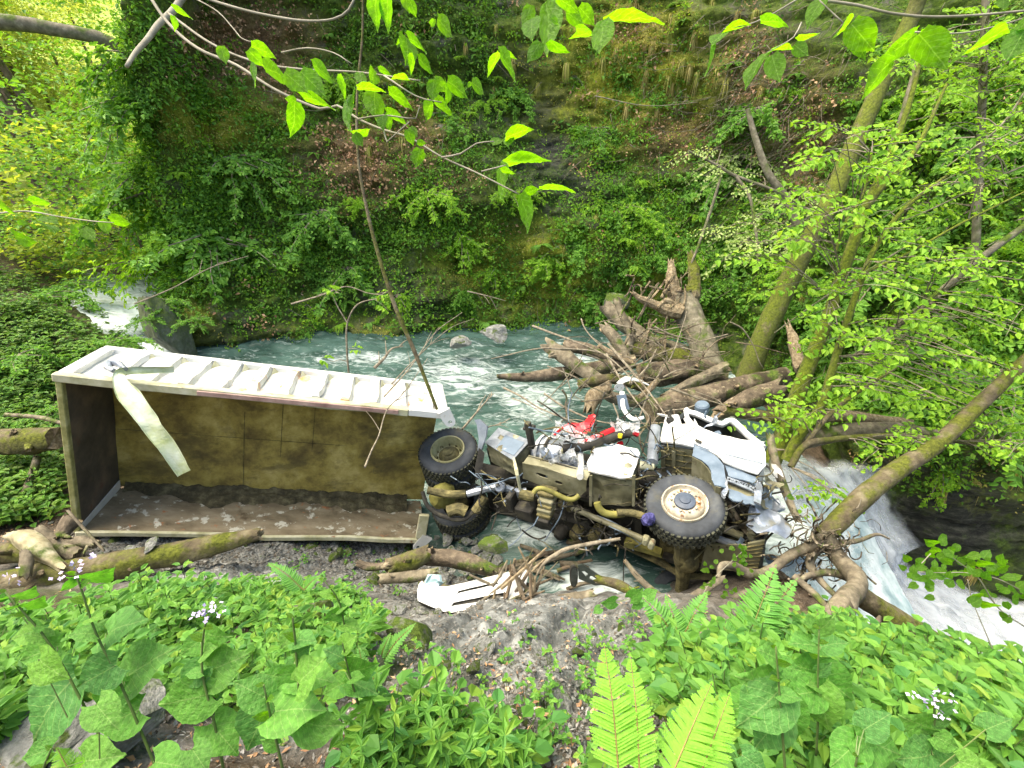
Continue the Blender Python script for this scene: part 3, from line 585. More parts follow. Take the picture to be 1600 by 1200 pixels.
MRAILM = surf('brown_worn_rail', [(.3, (.2, .12, .10)), (.55, (.36, .25, .22)), (.7, (.45, .33, .27))], 4, .5, bstr=.4, bdist=.005)
box = thing('tipper_box', bp(0, 0, 0), 'long white ribbed tipper box on its side with muddy open inside', 'truck body')
g = Geo(); bbox(g, .03, BL, BH-.05, BH, .03, BW-.03); 
fl = crumple(obj('floor', g, MFL, box), 3, .035, 1.5, 9, BY)
g = Geo()
for x in (1.85, 2.42, 2.92, 4.0): bbox(g, x-.004, x+.004, BH-.054, BH-.05, .05, BW-.06)
for z in (1.1,): bbox(g, .06, BL, BH-.056, BH-.0502, z-.003, z+.003)
obj('weld_seam', g, MCH, fl)
g = Geo(); bbox(g, -.03, .03, .02, BH, 0, BW); obj('headboard', g, [MHB], box)
g = Geo(); bbox(g, -.04, .035, -.03, .05, -.02, BW-.05, bev=.01); obj('headboard_rail', g, surf('yellowed_rail', [(.3, (.12, .12, .04)), (.5, (.26, .26, .10)), (.7, (.42, .42, .24))], 5, .6, bstr=.4), box)
# upper side wall: recessed skin, frame and ribs
g = Geo(); bbox(g, .02, BL, .03, BH-.02, BW-.06, BW-.03); up = crumple(obj('upper_side_wall', g, [MPR], box), 3, .04, 2.2, 7, BZ)
g = Geo(); bbox(g, -.05, BL-.6, -.05, .07, BW-.07, BW+.045, bev=.012); crumple(obj('top_rail', g, MRAIL, box), 3, .03, 1.4, 3)
g = Geo(); bbox(g, 1.55, BL-.75, -.075, -.052, BW-.05, BW+.02, bev=.006); obj('rubbing_strip', g, MRAILM, box)
g = Geo(); bbox(g, BL-.6, BL+.02, -.05, .06, BW-.07, BW+.045, bev=.012); obj('top_rail', g, MPW, box)
g = Geo(); bbox(g, -.04, BL+.02, BH-.07, BH+.03, BW-.05, BW+.05, bev=.012); obj('bottom_rail', g, MPW, box)
g = Geo(); bbox(g, -.05, .11, .07, BH-.07, BW-.045, BW+.05, bev=.012); obj('end_post', g, MPW, box)
g = Geo(); bbox(g, BL-.19, BL+.02, .062, BH-.072, BW-.045, BW+.045, bev=.015); obj('end_post', g, MPW, box)
rib = Geo()
NR = 11
for k in range(NR):
    x = .50+k*(BL-.78)/(NR-1)
    g = Geo(); a, b, h = .085, .055, .075
    pts = [bp(x-a, .07, BW-.03), bp(x+a, .07, BW-.03), bp(x+b, .07, BW-.03+h), bp(x-b, .07, BW-.03+h)]
    g_prism(g, pts, BY*(BH-.14)); crumple(obj('rib', g, MPR if k % 3 else MPW, up), 3, .035+.03*(k in (3, 4, 6)), 3.5, 40+k)
for k in range(NR):
    x = .50+k*(BL-.78)/(NR-1); g = Geo()
    g_prism(g, [bp(x+.088, BH-.26, BW-.03), bp(x+.16, BH-.072, BW-.03), bp(x+.088, BH-.072, BW+.042)], BX*-.004); obj('gusset', g, MRAIL, up)
# lower side wall
g = Geo(); bbox(g, .03, BL-.02, .0, BH-.05, -.03, .0); lw = obj('lower_side_wall', g, MSW, box)
g = Geo(); bbox(g, -.02, BL, -.055, .0, -.06, .025, bev=.012); crumple(obj('lower_rail', g, MRAIL, box), 3, .03, 1.6, 9)
g = Geo(); g_prism(g, [bp(.035, .02, .005), bp(.035, BH-.06, .005), bp(.035, BH-.06, .16), bp(.035, .02, .10)], BX*.012)
obj('pale_corner_plate', g, MPW, box, label='pale blue-white plate along the inner corner')
for k in range(9):
    g = Geo(); x = .6+k*.5; g_prism(g, [bp(x-.07, .25, -.07), bp(x+.07, .25, -.07), bp(x+.07, .9, -.07), bp(x-.07, .9, -.07)], BZ*.04); obj('lower_rib', g, MPR, box)
for zz, s in ((BW, 1), (0, -1)):                       # hinge plates with a hole at the open end
    c = bp(BL-.02, -.075, zz+.0); X, Y = unit(BX*.55-BZ*.75 if s > 0 else BX*-.5-BZ*.85), None
    g = Geo(); e = c+X*(.12 if s > 0 else .16); S = np.cross(X, BY)
    outer = [c+S*.10-X*.10, c-S*.10-X*.10] + [e-S*.085*math.cos(a)+X*.085*math.sin(a) for a in np.linspace(0, math.pi, 9)]
    g_plate(g, outer, [oval(e, S, X, .032, .032, 10)], BY*.05); obj('hinge_plate', g, MPW, box)
g = Geo(); bbox(g, BL-.17, BL+.0, -.07, -.005, .04, .52, bev=.01); obj('corner_post', g, MRAIL, box)
# mud and gravel lying in the corner of the box
xs = np.linspace(.12, BL-.3, 190); ys = np.linspace(0, 1, 26); X, Y = np.meshgrid(xs, ys)
P = np.stack([X.ravel(), Y.ravel(), X.ravel()*0], -1); edge = .24+.30*fbm(P*np.array([1, 0, 0]), 1.6, 5, 3)+.13*np.abs(((X.ravel()*1.9) % 1)-.5)
dy = Y.ravel()*edge; h = .13*(1-Y.ravel())**.8*(1+.5*fbm(P, 6, 4, 4))+.012*fbm(np.stack([X.ravel(), dy, dy*0], -1), 20, 3, 8)
Vm = np.array([bp(x, BH-.055-d, .004+max(hh, -.002)) for x, d, hh in zip(X.ravel(), dy, h)]); i = np.arange(X.size).reshape(X.shape)
g = Geo(); g.add(Vm, np.stack([i[:-1, :-1], i[:-1, 1:], i[1:, 1:], i[1:, :-1]], -1).reshape(-1, 4))
MMUD = surf('dark_wet_mud', [(.3, (.03, .027, .015)), (.5, (.075, .066, .035)), (.7, (.17, .155, .085))], 7, .8, bstr=1, bdist=.02, bsc=40)
tagit(obj('mud_heap', g, MMUD, smooth=True), 'strip of dark mud and gravel lying inside the tipper box', 'mud', kind='stuff')

# bent white sheet strip hooked over the rim
P = [at(272, 577, 6.35), at(235, 578, 6.2), at(205, 580, 6.05), at(187, 584, 5.86), at(192, 606, 5.7), at(220, 640, 5.66), at(255, 690, 5.72), at(289, 739, 5.84)]
C, _ = resample(P, [1]*8, .05); T = unit(np.gradient(C, axis=0)); vw = unit(C-CAM); S = unit(np.cross(T, vw)); wd = np.interp(np.linspace(0, 1, len(C)), [0, .25, .38, .5, 1], [.045, .05, .065, .115, .08])
tw = fbm(np.c_[np.arange(len(C))*.2, C[:, :2]*0], 1, 2, 3)*.5; S = unit(S*np.cos(tw)[:, None]+np.cross(T, S)*np.sin(tw)[:, None]); B = np.cross(T, S)
cols = [(-1, .35), (-.9, 0), (-.25, -.12), (.2, -.02), (.85, .05), (1, .5)]
Vs = np.array([[C[i]+S[i]*wd[i]*a+B[i]*wd[i]*b for a, b in cols] for i in range(len(C))]); n = len(C); i = np.arange(n*6).reshape(n, 6); g = Geo()
Q = np.stack([i[:-1, :-1], i[:-1, 1:], i[1:, 1:], i[1:, :-1]], -1).reshape(-1, 4); g.add(Vs.reshape(-1, 3), Q)
g.add((Vs-vw[:, None]*-.008).reshape(-1, 3), Q[:, ::-1])
MSTRIP = surf('pale_painted_sheet', [(.3, (.34, .40, .18)), (.5, (.48, .54, .38)), (.7, (.58, .64, .56))], 4, .4, bstr=.2, bdist=.004, spec=.5)
st = thing('bent_strip', P[3], 'pale bent metal strip hanging over the rim of the tipper box', 'metal strip')
obj('sheet', g, MSTRIP, st, smooth=False)
g = Geo(); g_tube(g, [at(178, 580, 5.9), at(168, 574, 6.0), at(172, 567, 6.12), at(186, 569, 6.1), at(196, 577, 5.98)], [.03, .045, .05, .045, .03], 8, .03, .3, 8, 3); obj('torn_curl', g, MSTEEL, st)

# ---------------- chassis and cab
truck = thing('wrecked_truck', tl(-2, -1.2, -.5), 'crushed white truck lying on its side, wheels facing the bank, among logs', 'truck')
def tobj(name, g, mat, parent=truck, **k): return obj(name, g, mat, parent, **k)
def tyre(parent, c, ax, R=.495, W=.30, name='tyre', seg=56, mat=None):
    ax = unit(ax); g = Geo()          # c = outer face centre
    prof = [(.29, -.02), (.33, .0), (.40, .006), (.455, -.004), (.482, -.03), (R, -.055), (R, -.15), (R, W*-1+.055), (.482, -W+.03), (.455, -W+.004), (.38, -W), (.29, -W+.02), (.27, -.15)]
    g_lathe(g, prof, c, ax, seg, 0, closed=True)
    u = unit(np.cross(ax, [.3, 1, .1])); v = np.cross(ax, u); nb = 44
    for row, (h, wd_) in enumerate(((-.062, .05), (-.122, .055), (-.182, .055), (-.24, .05))):
        for k in range(nb):
            a = 2*math.pi*(k+.5*(row % 2))/nb; rd = u*math.cos(a)+v*math.sin(a); tg_ = np.cross(ax, rd)
            g_box(g, np.asarray(c)+ax*h+rd*(R+.004), unit(tg_+ax*.25*(-1)**row), ax, rd, 2*math.pi*R/nb*.62, wd_, .026, 1)
    return tobj(name, g, [MTY, MTYM], parent, smooth=False)
def smooth_by(o, ang=35):
    me = o.data; me.polygons.foreach_set('use_smooth', np.ones(len(me.polygons), bool)); me.set_sharp_from_angle(angle=math.radians(ang)); return o
def wheel(c, ax, kind, name='wheel'):
    r = thing(name, c, None, None); r.parent = truck; r.location = Vector(c)-truck.location
    ax = unit(ax); u = unit(np.cross(ax, [.3, 1, .1])); v = np.cross(ax, u)
    smooth_by(tyre(r, c, ax)); g = Geo()
    if kind == 'front':
        g_lathe(g, [(.295, -.015), (.288, .012), (.272, .01), (.262, -.03), (.245, -.055), (.235, -.02), (.215, .005), (.17, .02), (.135, .018), (.13, -.1)], c, ax, 48); smooth_by(tobj('rim', g, MRIM, r))
        g = Geo(); g_lathe(g, [(.135, .0), (.13, .045), (.10, .058), (.07, .06), (.065, .075), (.03, .08), (.001, .08)], c, ax, 32); hub = smooth_by(tobj('hub', g, surf('blue_grey_hub', [(.3, (.035, .05, .075)), (.7, (.085, .11, .15))], 8, .45, bstr=.3), r))
        for k in range(10):
            a = 2*math.pi*k/10; g = Geo(); cc = np.asarray(c)+(u*math.cos(a)+v*math.sin(a))*.168; g_lathe(g, [(.016, .0), (.016, .045), (.012, .05), (.001, .05)], cc, ax, 6); tobj('wheel_nut', g, MRIM, r)
    else:
        g_lathe(g, [(.295, -.015), (.285, .01), (.27, .006), (.255, -.04), (.245, -.14), (.22, -.17), (.19, -.15), (.17, -.16), (.15, -.2)], c, ax, 48); smooth_by(tobj('rim', g, MRIMK, r))
        g = Geo(); g_lathe(g, [(.19, -.17), (.15, -.12), (.12, -.09), (.09, -.085), (.085, -.065), (.05, -.06), (.001, -.06)], c, ax, 32); smooth_by(tobj('hub', g, MCH, r))
        for k in range(10):
            a = 2*math.pi*k/10; g = Geo(); cc = np.asarray(c)+(u*math.cos(a)+v*math.sin(a))*.2; g_lathe(g, [(.016, -.16), (.016, -.12), (.001, -.115)], cc, ax, 6); tobj('wheel_nut', g, MCH, r)
        smooth_by(tyre(r, np.asarray(c)-ax*.325, ax, name='inner_tyre'))
    return r
NFR = unit(TN+TD*.12+TT*.06); NRR = unit(np.array([-.08, -.27, .965]))
wheel(FWC, NFR, 'front'); wheel(RWC, NRR, 'rear')
lo = tl(-3.87, -1.78, .05); wheel(lo, unit(TN*-1-TD*.1), 'rear', 'lower_wheel')
wheel(tl(.0, -2.25, 0), TN*-1, 'front', 'lower_wheel')
def tbox(g, a0, a1, n0, n1, d0, d1, m=0, bev=0.): return g_box(g, tl((a0+a1)/2, (n0+n1)/2, (d0+d1)/2), TT, TN, TD, a1-a0, n1-n0, d1-d0, m, bev)
for n in (-.62, -1.5):
    g = Geo(); tbox(g, -3.6 if n > -1 else -4.4, .95, n-.04, n+.04, -.42, -.18, bev=.01); tobj('frame_rail', g, MBLK)
for a in (-3.4, -2.6, -1.7, -.7, .5):
    g = Geo(); tbox(g, a-.05, a+.05, -1.46, -.66, -.40, -.22); tobj('cross_member', g, MBLK)
g = Geo(); tbox(g, -3.5, -.3, -1.75, -.35, -.95, -.55, bev=.03); tobj('subframe_dark_mass', g, MBLK)  # solid black mass for the subframe, added so the gap behind looks dark
g = Geo(); tbox(g, -2.6, -1.5, -2.0, -1.2, -.6, -.2, bev=.05); tobj('chassis_fill', g, MBLK)  # plain black block filling the lower side of the chassis
# front axle, springs
g = Geo(); A0, A1 = tl(.0, -.30, .02), tl(-.02, -1.9, .05)
g_tube(g, [A0, tl(0, -.6, .05), tl(0, -1.0, .08), tl(0, -1.4, .06), A1], [.11, .10, .12, .10, .08], 10, .07, .25, 9, 4, seed=2) if False else g_tube(g, [A0, tl(0, -.6, .05), tl(0, -1.0, .08), tl(0, -1.4, .06), A1], [.11, .10, .12, .10, .08], seg=12, step=.05, rough=.22, nsc=7, seed=2)
tobj('front_axle', g, MCH)
g = Geo(); g_lathe(g, [(.001, .08), (.1, .07), (.15, .03), (.17, -.03), (.16, -.1), (.001, -.12)], tl(.05, -1.05, .12), TD, 18); smooth_by(tobj('differential', g, MCH))
for n in (-.62, -1.45):
    for k in range(4):
        g = Geo(); L_ = .75-.13*k; g_tube(g, [tl(-L_, n, -.14+.10*0), tl(0, n, -.02+.022*k), tl(L_, n, -.14)], .045, 4, .08, flat=.24); tobj('leaf_spring', g, MCH)
# rear axle group
rw = RWC
g = Geo(); g_tube(g, [rw-NRR*.68, tl(-3.87, -.85, .05), tl(-3.87, -1.1, .1), tl(-3.87, -1.75, .05)], [.13, .15, .17, .12], seg=12, step=.05, rough=.3, nsc=6, seed=4); tobj('rear_axle', g, MCH)
g = Geo(); g_lathe(g, [(.001, .2), (.09, .19), (.15, .13), (.19, .03), (.2, -.08), (.17, -.2), (.001, -.22)], at(689, 776, 7.7), unit(TD+TN*.4), 20); smooth_by(crumple(tobj('axle_housing', g, MYEL), 1, .05, 6)); 
for P, r, mt in (([(660, 768), (668, 790), (690, 806), (722, 812), (740, 800)], .035, MBLK), ([(668, 766), (700, 772), (728, 772)], .06, MCH), ([(730, 772), (752, 766), (781, 761), (810, 769), (823, 767)], .062, MSTEEL), ([(787, 785), (800, 776), (820, 768)], .05, MSTEEL), ([(742, 800), (750, 788), (758, 776)], .07, MCH), ([(700, 800), (715, 795), (728, 800)], .09, MCH)):
    g = Geo(); g_tube(g, [at(x, y, 7.35) for x, y in P], r, seg=9, step=.05, rough=.2, nsc=9); tobj('suspension_arm', g, mt)
g = Geo(); g_lathe(g, [(.001, .05), (.07, .05), (.09, .03), (.09, -.03), (.07, -.05), (.001, -.05)], at(782, 761, 7.3), unit(TD+TN), 14); tobj('ball_joint', g, MSTEEL)
# valve stack and blocks hanging from the rail
for k, (y0, wd_, mt) in enumerate(((768, .26, MCH), (780, .24, MKH), (787, .22, MCH), (794, .23, MKH), (801, .22, MCH), (810, .18, MBLK))):
    g = Geo(); g_box(g, at(856-k*.8, y0, 6.9), TT, TN, TD, wd_, .06+.02*(k % 2), .2, bev=.01); tobj('valve_block', g, mt)
g = Geo(); g_tube(g, [at(812, 772, 7.0), at(835, 776, 6.95)], .07, seg=10, rough=.2); tobj('air_pipe', g, MCH)
for x, y, a_, b_ in ((822, 798, .3, .22), (800, 782, .1, .3), (838, 790, .1, .4)):
    g = Geo(); g_box(g, at(x, y, 7.15), TT, TN, TD, a_, b_, .2, bev=.02); tobj('bracket', g, MBLK)
# battery box with the open lid
top = [tn(*p, .12) for p in ((760, 693), (780, 671), (827, 690), (801, 719))]
g = Geo(); g_prism(g, top, -TN*.40); o = tobj('battery_box', g, MKH); crumple(o, 4, .06, 4, 5)
X, Y = unit(top[3]-top[0]), unit(top[1]-top[0]); up_ = [p+TN*.012 for p in top]; hc = top[0]+X*.17+Y*.26
g = Geo(); g_plate(g, [p+(p-sum(top)/4)*.06+TN*.012 for p in top], [[hc-X*.06-Y*.05, hc+X*.06-Y*.05, hc+X*.06+Y*.05, hc-X*.06+Y*.05]], TN*.012); tobj('battery_box_lid', g, MSTEEL)
g = Geo(); tq = [tn(*p, .145) for p in ((775, 699), (790, 680), (820, 692), (803, 712))]; g_prism(g, tq, TN*.006); tobj('inner_lid_panel', g, MGP)
g = Geo(); g_tube(g, [tn(803, 717, .14), at(807, 735, 6.7), at(813, 766, 6.85)], [.022, .028, .02], seg=6, rough=.1); tobj('broken_strut', g, MRAIL)
# mudguard
g = Geo(); ml = [at(x, y, 7.55) for x, y in ((741, 656), (749, 655), (761, 666), (759, 682), (752, 704), (746, 704), (748, 686), (745, 664))]; g_prism(g, ml, TT*.02+_F*.05); tobj('mudguard', g, MSTEEL)
g = Geo(); g_prism(g, [at(x, y, 7.5) for x, y in ((748, 700), (757, 708), (752, 745), (744, 752), (742, 730))], _F*.04); tobj('mudguard_bracket', g, MBLK)
# silver air tank with bands, torn foil and cap
a0, a1 = tn(840, 704, -.18), tn(898, 716, -.18); ax = unit(a1-a0); L_ = np.linalg.norm(a1-a0)
g = Geo(); g_lathe(g, [(.001, -.03), (.2, -.02), (.255, .03), (.26, .1), (.255, L_*.5), (.22, L_*.8), (.12, L_), (.001, L_)], a0, ax, 28); o = smooth_by(tobj('air_tank', g, MSTEEL)); crumple(o, 1, .05, 5, 8)
for h in (.06, .17, .2):
    g = Geo(); g_lathe(g, [(.27, h), (.28, h+.003), (.28, h+.045), (.27, h+.048)], a0, ax, 28); tobj('tank_band', g, MPW if h < .18 else MBLK)
g = Geo(); g_lathe(g, [(.001, .05), (.065, .045), (.075, .02), (.075, -.02), (.05, -.04)], tn(882, 703, .12), unit(TT-TN*.2), 18); smooth_by(tobj('filler_cap', g, MRAIL))
rr = random.Random(3)
for k in range(5):
    c = tn(rr.uniform(866, 912), rr.uniform(698, 728), .02+rr.uniform(0, .1)); g = Geo()
    n = 9; U_, V_ = np.meshgrid(np.linspace(-.5, .5, n), np.linspace(-.5, .5, n)); X = unit(np.array([rr.gauss(0, 1) for _ in range(3)])+TT); Y = unit(np.cross(X, [rr.gauss(0, .4), 1, rr.gauss(0, .4)]))
    P = c+X*U_.reshape(-1, 1)*.42+Y*V_.reshape(-1, 1)*.34; P = P+np.stack([fbm(P, 6, 3, 90+k+j) for j in range(3)], -1)*.14; i = np.arange(n*n).reshape(n, n)
    g.add(P, np.stack([i[:-1, :-1], i[:-1, 1:], i[1:, 1:], i[1:, :-1]], -1).reshape(-1, 4)); tobj('torn_foil', g, MFILM if k < 3 else MSTEEL)
g = Geo(); g_tube(g, [tn(906, 700, .05), tn(908, 728, .05), at(906, 745, 6.6)], .05, seg=8, rough=.15); tobj('white_hose', g, MPW)
# slotted bracket plate
oc = [td(x, y, .12) for x, y in ((817, 724), (860, 734), (900, 747), (916, 751), (915, 768), (908, 775), (890, 773), (817, 748))]
def tdo(cx, cy, rx, ry): 
    c = td(cx, cy, .12); X = unit(td(cx+10, cy+2.9, .12)-c); Y = unit(np.cross(X, TD)); return oval(c, X, Y, rx, ry, 12, 3.)
g = Geo(); g_plate(g, oc, [tdo(847, 743, .095, .032), tdo(873, 753, .065, .032)], -TD*.018); crumple(tobj('slotted_plate', g, MKH), 3, .03, 3, 5)
g = Geo(); g_prism(g, [oc[0], oc[1], oc[2], oc[3], oc[3]-TD*.2, oc[0]-TD*.2], -TN*.012); tobj('plate_flange', g, MKH)
g = Geo(); g_prism(g, [p-TD*.16 for p in oc], -TD*.02); tobj('inner_plate', g, MBLK)
# fuel tank
ft = [tn(*p, .08) for p in ((919, 726), (929, 704), (957, 700), (995, 706), (998, 713), (986, 746), (968, 749), (942, 745), (922, 738))]
g = Geo(); g_prism(g, ft, -TN*.52); crumple(tobj('fuel_tank', g, MKH), 4, .09, 2.8, 12)
fc = sum(ft)/len(ft); g = Geo(); g_prism(g, [p+(p-fc)*.05+TN*.02 for p in ft], TN*.025); crumple(tobj('fuel_tank_lid', g, MPW), 4, .075, 3.2, 6, TN)
g = Geo(); g_tube(g, [tn(922, 738, .02), tn(945, 747, -.02), tn(968, 753, -.03), tn(988, 747, .02)], .012, seg=5); tobj('lid_edge', g, MPW)
for x0 in (921, 988):
    g = Geo(); g_prism(g, [td(x0, 742, .1), td(x0+5, 742, .1), td(x0+4, 790, .1), td(x0, 790, .1)], TD*.015); tobj('tank_strap', g, MKH)
# hoses
for P, r, mt, t in (([(834, 770), (838, 765), (846, 763), (863, 769), (884, 779), (896, 780), (905, 774)], .036, MYEL, 6.55), ([(933, 785), (936, 794), (944, 801), (958, 804), (975, 802)], .05, MYEL, 6.3), ([(964, 801), (990, 802), (1018, 811)], .05, MCH, 6.25), ([(880, 701), (900, 699), (917, 697), (950, 686), (972, 679), (985, 677)], .07, MBLK, 7.15)):
    g = Geo(); g_tube(g, [at(x, y, t) for x, y in P], r, seg=10, step=.04, rough=.06); smooth_by(tobj('hose', g, mt), 60)
g = Geo(); g_box(g, at(969, 681, 7.05), TT, TN, TD, .055, .05, .05); tobj('yellow_tag', g, surf('yellow_tag_paint', [(.4, (.8, .65, .02)), (.6, (.85, .7, .03))], 3, .5, bstr=0))
# drive shaft
g = Geo(); g_tube(g, [td(884, 789, .0), td(1004, 842, .1)], .045, seg=12, step=.2, rough=.05); smooth_by(tobj('drive_shaft', g, MKH), 60)
for x, y, d in ((878, 786, 0), (890, 792, 0), (1009, 844, .1), (1018, 850, .1)):
    g = Geo(); g_box(g, td(x, y, d), unit(TT-TN*.2), unit(TN+TT*.2), TD, .09, .15, .11, bev=.02); tobj('universal_joint', g, MRAIL if x > 1000 else MCH)
for x, y, r_, mt in ((878, 830, .11, MBLK), (902, 830, .10, MCH), (932, 834, .11, MCH), (958, 836, .09, MBLK)):
    g = Geo(); g_lathe(g, [(.001, .16), (r_*.7, .14), (r_, .06), (r_, -.1), (r_*.8, -.14), (.001, -.15)], td(x, y, -.15), unit(TD*.8-TN*.2-TT*.2), 18); smooth_by(tobj('air_bottle', g, mt))
g = Geo(); g_prism(g, [td(975, 848, .0), td(990, 850, .0), td(1032, 867, .0), td(1034, 872, .0), td(975, 855, .0)], -TD*.12); tobj('lower_bracket', g, MYEL)
# front end: cab
CABS = crop(1000, 620, .1625, [(200, 460), (200, 390), (250, 190), (370, 190), (440, 125), (540, 160), (700, 235), (800, 262), (880, 232), (1040, 360), (1190, 490), (1200, 680), (1130, 775), (800, 650), (700, 560), (520, 470)])
cs = [tn(*p, .10) for p in CABS]; n = len(cs); g = Geo(); Vb = [p-TN*(1.95+.0*i) for i, p in enumerate(cs)]
g.add(np.vstack([cs, Vb]), [(i, (i+1) % n, n+(i+1) % n, n+i) for i in range(n)]+[tuple(range(n, 2*n))]); tobj('cab_shell', g, MPW)
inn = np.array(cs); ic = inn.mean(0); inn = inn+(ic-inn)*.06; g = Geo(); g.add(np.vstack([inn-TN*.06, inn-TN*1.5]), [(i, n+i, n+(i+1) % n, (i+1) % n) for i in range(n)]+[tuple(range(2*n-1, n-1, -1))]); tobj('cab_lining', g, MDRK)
for x, y in ((1098, 668), (1140, 684)):
    g = Geo(); g_box(g, tn(x, y, -.5), TT, TN, TD, .14, .5, .6, bev=.04); g_box(g, tn(x+6, y+10, -.5), TT, TN, TD, .45, .5, .14, bev=.04); tobj('seat', g, surf('grey_seat_fabric', [(.4, (.06, .075, .06)), (.6, (.10, .12, .10))], 8, .9) if x < 1100 else bpy.data.materials['grey_seat_fabric'])
g = Geo(); ring = oval(tn(1110, 668, -.15), TT, unit(TD+TN*.3), .2, .2, 20); g_tube(g, ring+[ring[0]], .014, seg=6, step=.1, cap=False); tobj('steering_wheel', g, MGP)
door = [tn(*p, .13) for p in crop(1000, 620, .1625, [(520, 235), (560, 295), (650, 330), (780, 385), (900, 420), (1050, 450), (1185, 490), (1205, 560), (1205, 690), (1130, 775), (960, 712), (800, 645), (740, 560), (640, 500), (520, 462)])]
g = Geo(); g_prism(g, door, TN*.03); dr = tobj('door', g, MPW); crumple(dr, 4, .07, 2.6, 31, TN)
quarter = [tn(*p, .125) for p in crop(1000, 620, .1625, [(250, 190), (370, 195), (400, 285), (505, 300), (525, 340), (515, 505), (360, 490), (200, 462), (198, 400)])]
g = Geo(); g_prism(g, quarter, TN*.03); crumple(tobj('rear_quarter_panel', g, MPW), 4, .09, 3.8, 37, TN)
g = Geo(); g_tube(g, [tn(*p, .19) for p in crop(1000, 620, .1625, [(560, 470), (700, 520), (900, 570), (1180, 640)])], .008, seg=5); obj('door_crease', g, MGP, dr)
g = Geo(); g_tube(g, [tn(*p, .19) for p in crop(1000, 620, .1625, [(535, 415), (590, 440)])], .02, seg=6); obj('door_handle', g, MBLK, dr)
for L, w_ in (([(440, 125), (480, 150), (540, 165), (700, 235), (790, 262), (830, 240), (890, 235), (960, 290), (1050, 380), (1190, 490)], .045), ([(440, 130), (455, 200), (520, 285), (528, 330), (520, 460)], .035), ([(430, 210), (470, 290)], .02)):
    g = Geo(); g_tube(g, [tn(*p, .15) for p in crop(1000, 620, .1625, L)], w_, seg=7, step=.05, rough=.15, nsc=8); tobj('window_pillar', g, MPW)
g = Geo(); g_prism(g, [tn(*p, .135) for p in crop(1000, 620, .1625, [(1060, 455), (1110, 450), (1190, 500), (1180, 520), (1080, 490)])], TN*.02); tobj('mirror_bracket', g, MGP)
fen = [tn(*p, .12) for p in crop(1000, 620, .1625, [(515, 470), (640, 520), (740, 590), (805, 680), (825, 770), (835, 880), (780, 870), (730, 860), (700, 810), (690, 750), (650, 680), (590, 620), (500, 575)])]
g = Geo(); g_prism(g, fen, TN*.02); fd = crumple(tobj('fender', g, MGP), 3, .03, 4, 8); g = Geo(); g_prism(g, [tn(x, y, .12) for x, y in crop(1000, 620, .1625, [(825, 770), (840, 880), (830, 960), (775, 910), (790, 870)])], -TN*.04); crumple(tobj('torn_bracket', g, MSTEEL), 3, .06, 9, 5)
for i_ in range(6, 12):      # inner lip of the wheel arch
    g = Geo(); a, b = fen[i_], fen[i_+1]; g_prism(g, [a, b, b-TN*.45, a-TN*.45], TD*.01); obj('arch_liner', g, MKH, fd)
lin = crop(1000, 620, .1625, [(200, 475), (510, 520), (620, 620), (690, 750)])
for k in range(len(lin)-1):
    a, b = tn(*lin[k], .08), tn(*lin[k+1], .08); g = Geo(); g_prism(g, [a, b, b-TN*.7, a-TN*.7], -TD*.03); tobj('wheel_housing', g, MKH)
    for j in range(4):
        g = Geo(); aa = a-TN*(.1+.12*j)+TD*.012; bb = b-TN*(.1+.12*j)+TD*.012; g_tube(g, [aa, bb], .012, seg=5, step=1); tobj('housing_rib', g, MCH)
for x in (228, 330, 410):
    p = (1000+x*.1625, 620+500*.1625); a = tn(*p, .06)+TD*.03; g = Geo(); g_box(g, a-TN*.22, TT, TN, TD, .06, .42, .04, bev=.008); tobj('housing_post', g, MKH)
g = Geo(); g_tube(g, [tn(1024, 668, .12), tn(1019, 722, .12)], [.085, .08], seg=14, step=1.5, flat=.8); smooth_by(tobj('air_intake_pipe', g, MSTEEL), 50)
g = Geo(); g_tube(g, [at(1000, 727, 6.75), at(1022, 729, 6.7)], .06, seg=12, step=1); smooth_by(tobj('intake_elbow', g, MRAIL), 50)
# lower side, step and front corner
def cpt(L, n_): return [tn(*p, n_) for p in crop(1000, 620, .1625, L)]
g = Geo(); g_prism(g, cpt([(800, 652), (1130, 780), (1105, 850), (835, 765)], .10), TN*.02); crumple(tobj('lower_side_panel', g, MGP), 3, .05, 4, 9)
stp = cpt([(835, 775), (1105, 870), (1105, 925), (840, 815)], .09); X = unit(stp[1]-stp[0]); Y = unit(stp[3]-stp[0]); Y = unit(Y-X*(X@Y))
hl = []
for k in range(11):
    c = stp[0]+(stp[1]-stp[0])*(.09+.083*k)+(stp[3]-stp[0])*(.48); hl.append([c-X*.018-Y*.016, c+X*.018-Y*.016, c+X*.018+Y*.016, c-X*.018+Y*.016])
g = Geo(); g_plate(g, stp, hl, TN*.018); tobj('perforated_step', g, MSTEEL)
g = Geo(); g_prism(g, [p-TN*.06 for p in cpt([(835, 800), (1110, 900), (1110, 960), (840, 880)], .09)], -TN*.03); tobj('step_well', g, MKH)
g = Geo(); g_prism(g, cpt([(840, 890), (1030, 960), (1100, 960), (1150, 1055), (1060, 1035), (1020, 1045), (960, 1025), (900, 1020), (850, 985)], .05), TN*.02); crumple(tobj('bumper_corner', g, MGP), 3, .03, 6, 3)
g = Geo(); g_prism(g, cpt([(1085, 790), (1130, 800), (1172, 870), (1165, 1055), (1100, 1030), (1095, 900)], .10), TN*.03-TD*.0); crumple(tobj('front_corner_panel', g, MSTEEL), 3, .03, 5, 9)
sh = [at(x, y, t) for x, y, t in ((1170, 790, 6.0), (1190, 790, 6.05), (1212, 803, 6.0), (1236, 822, 5.9), (1233, 850, 5.7), (1216, 845, 5.7), (1190, 832, 5.75), (1172, 818, 5.8))]
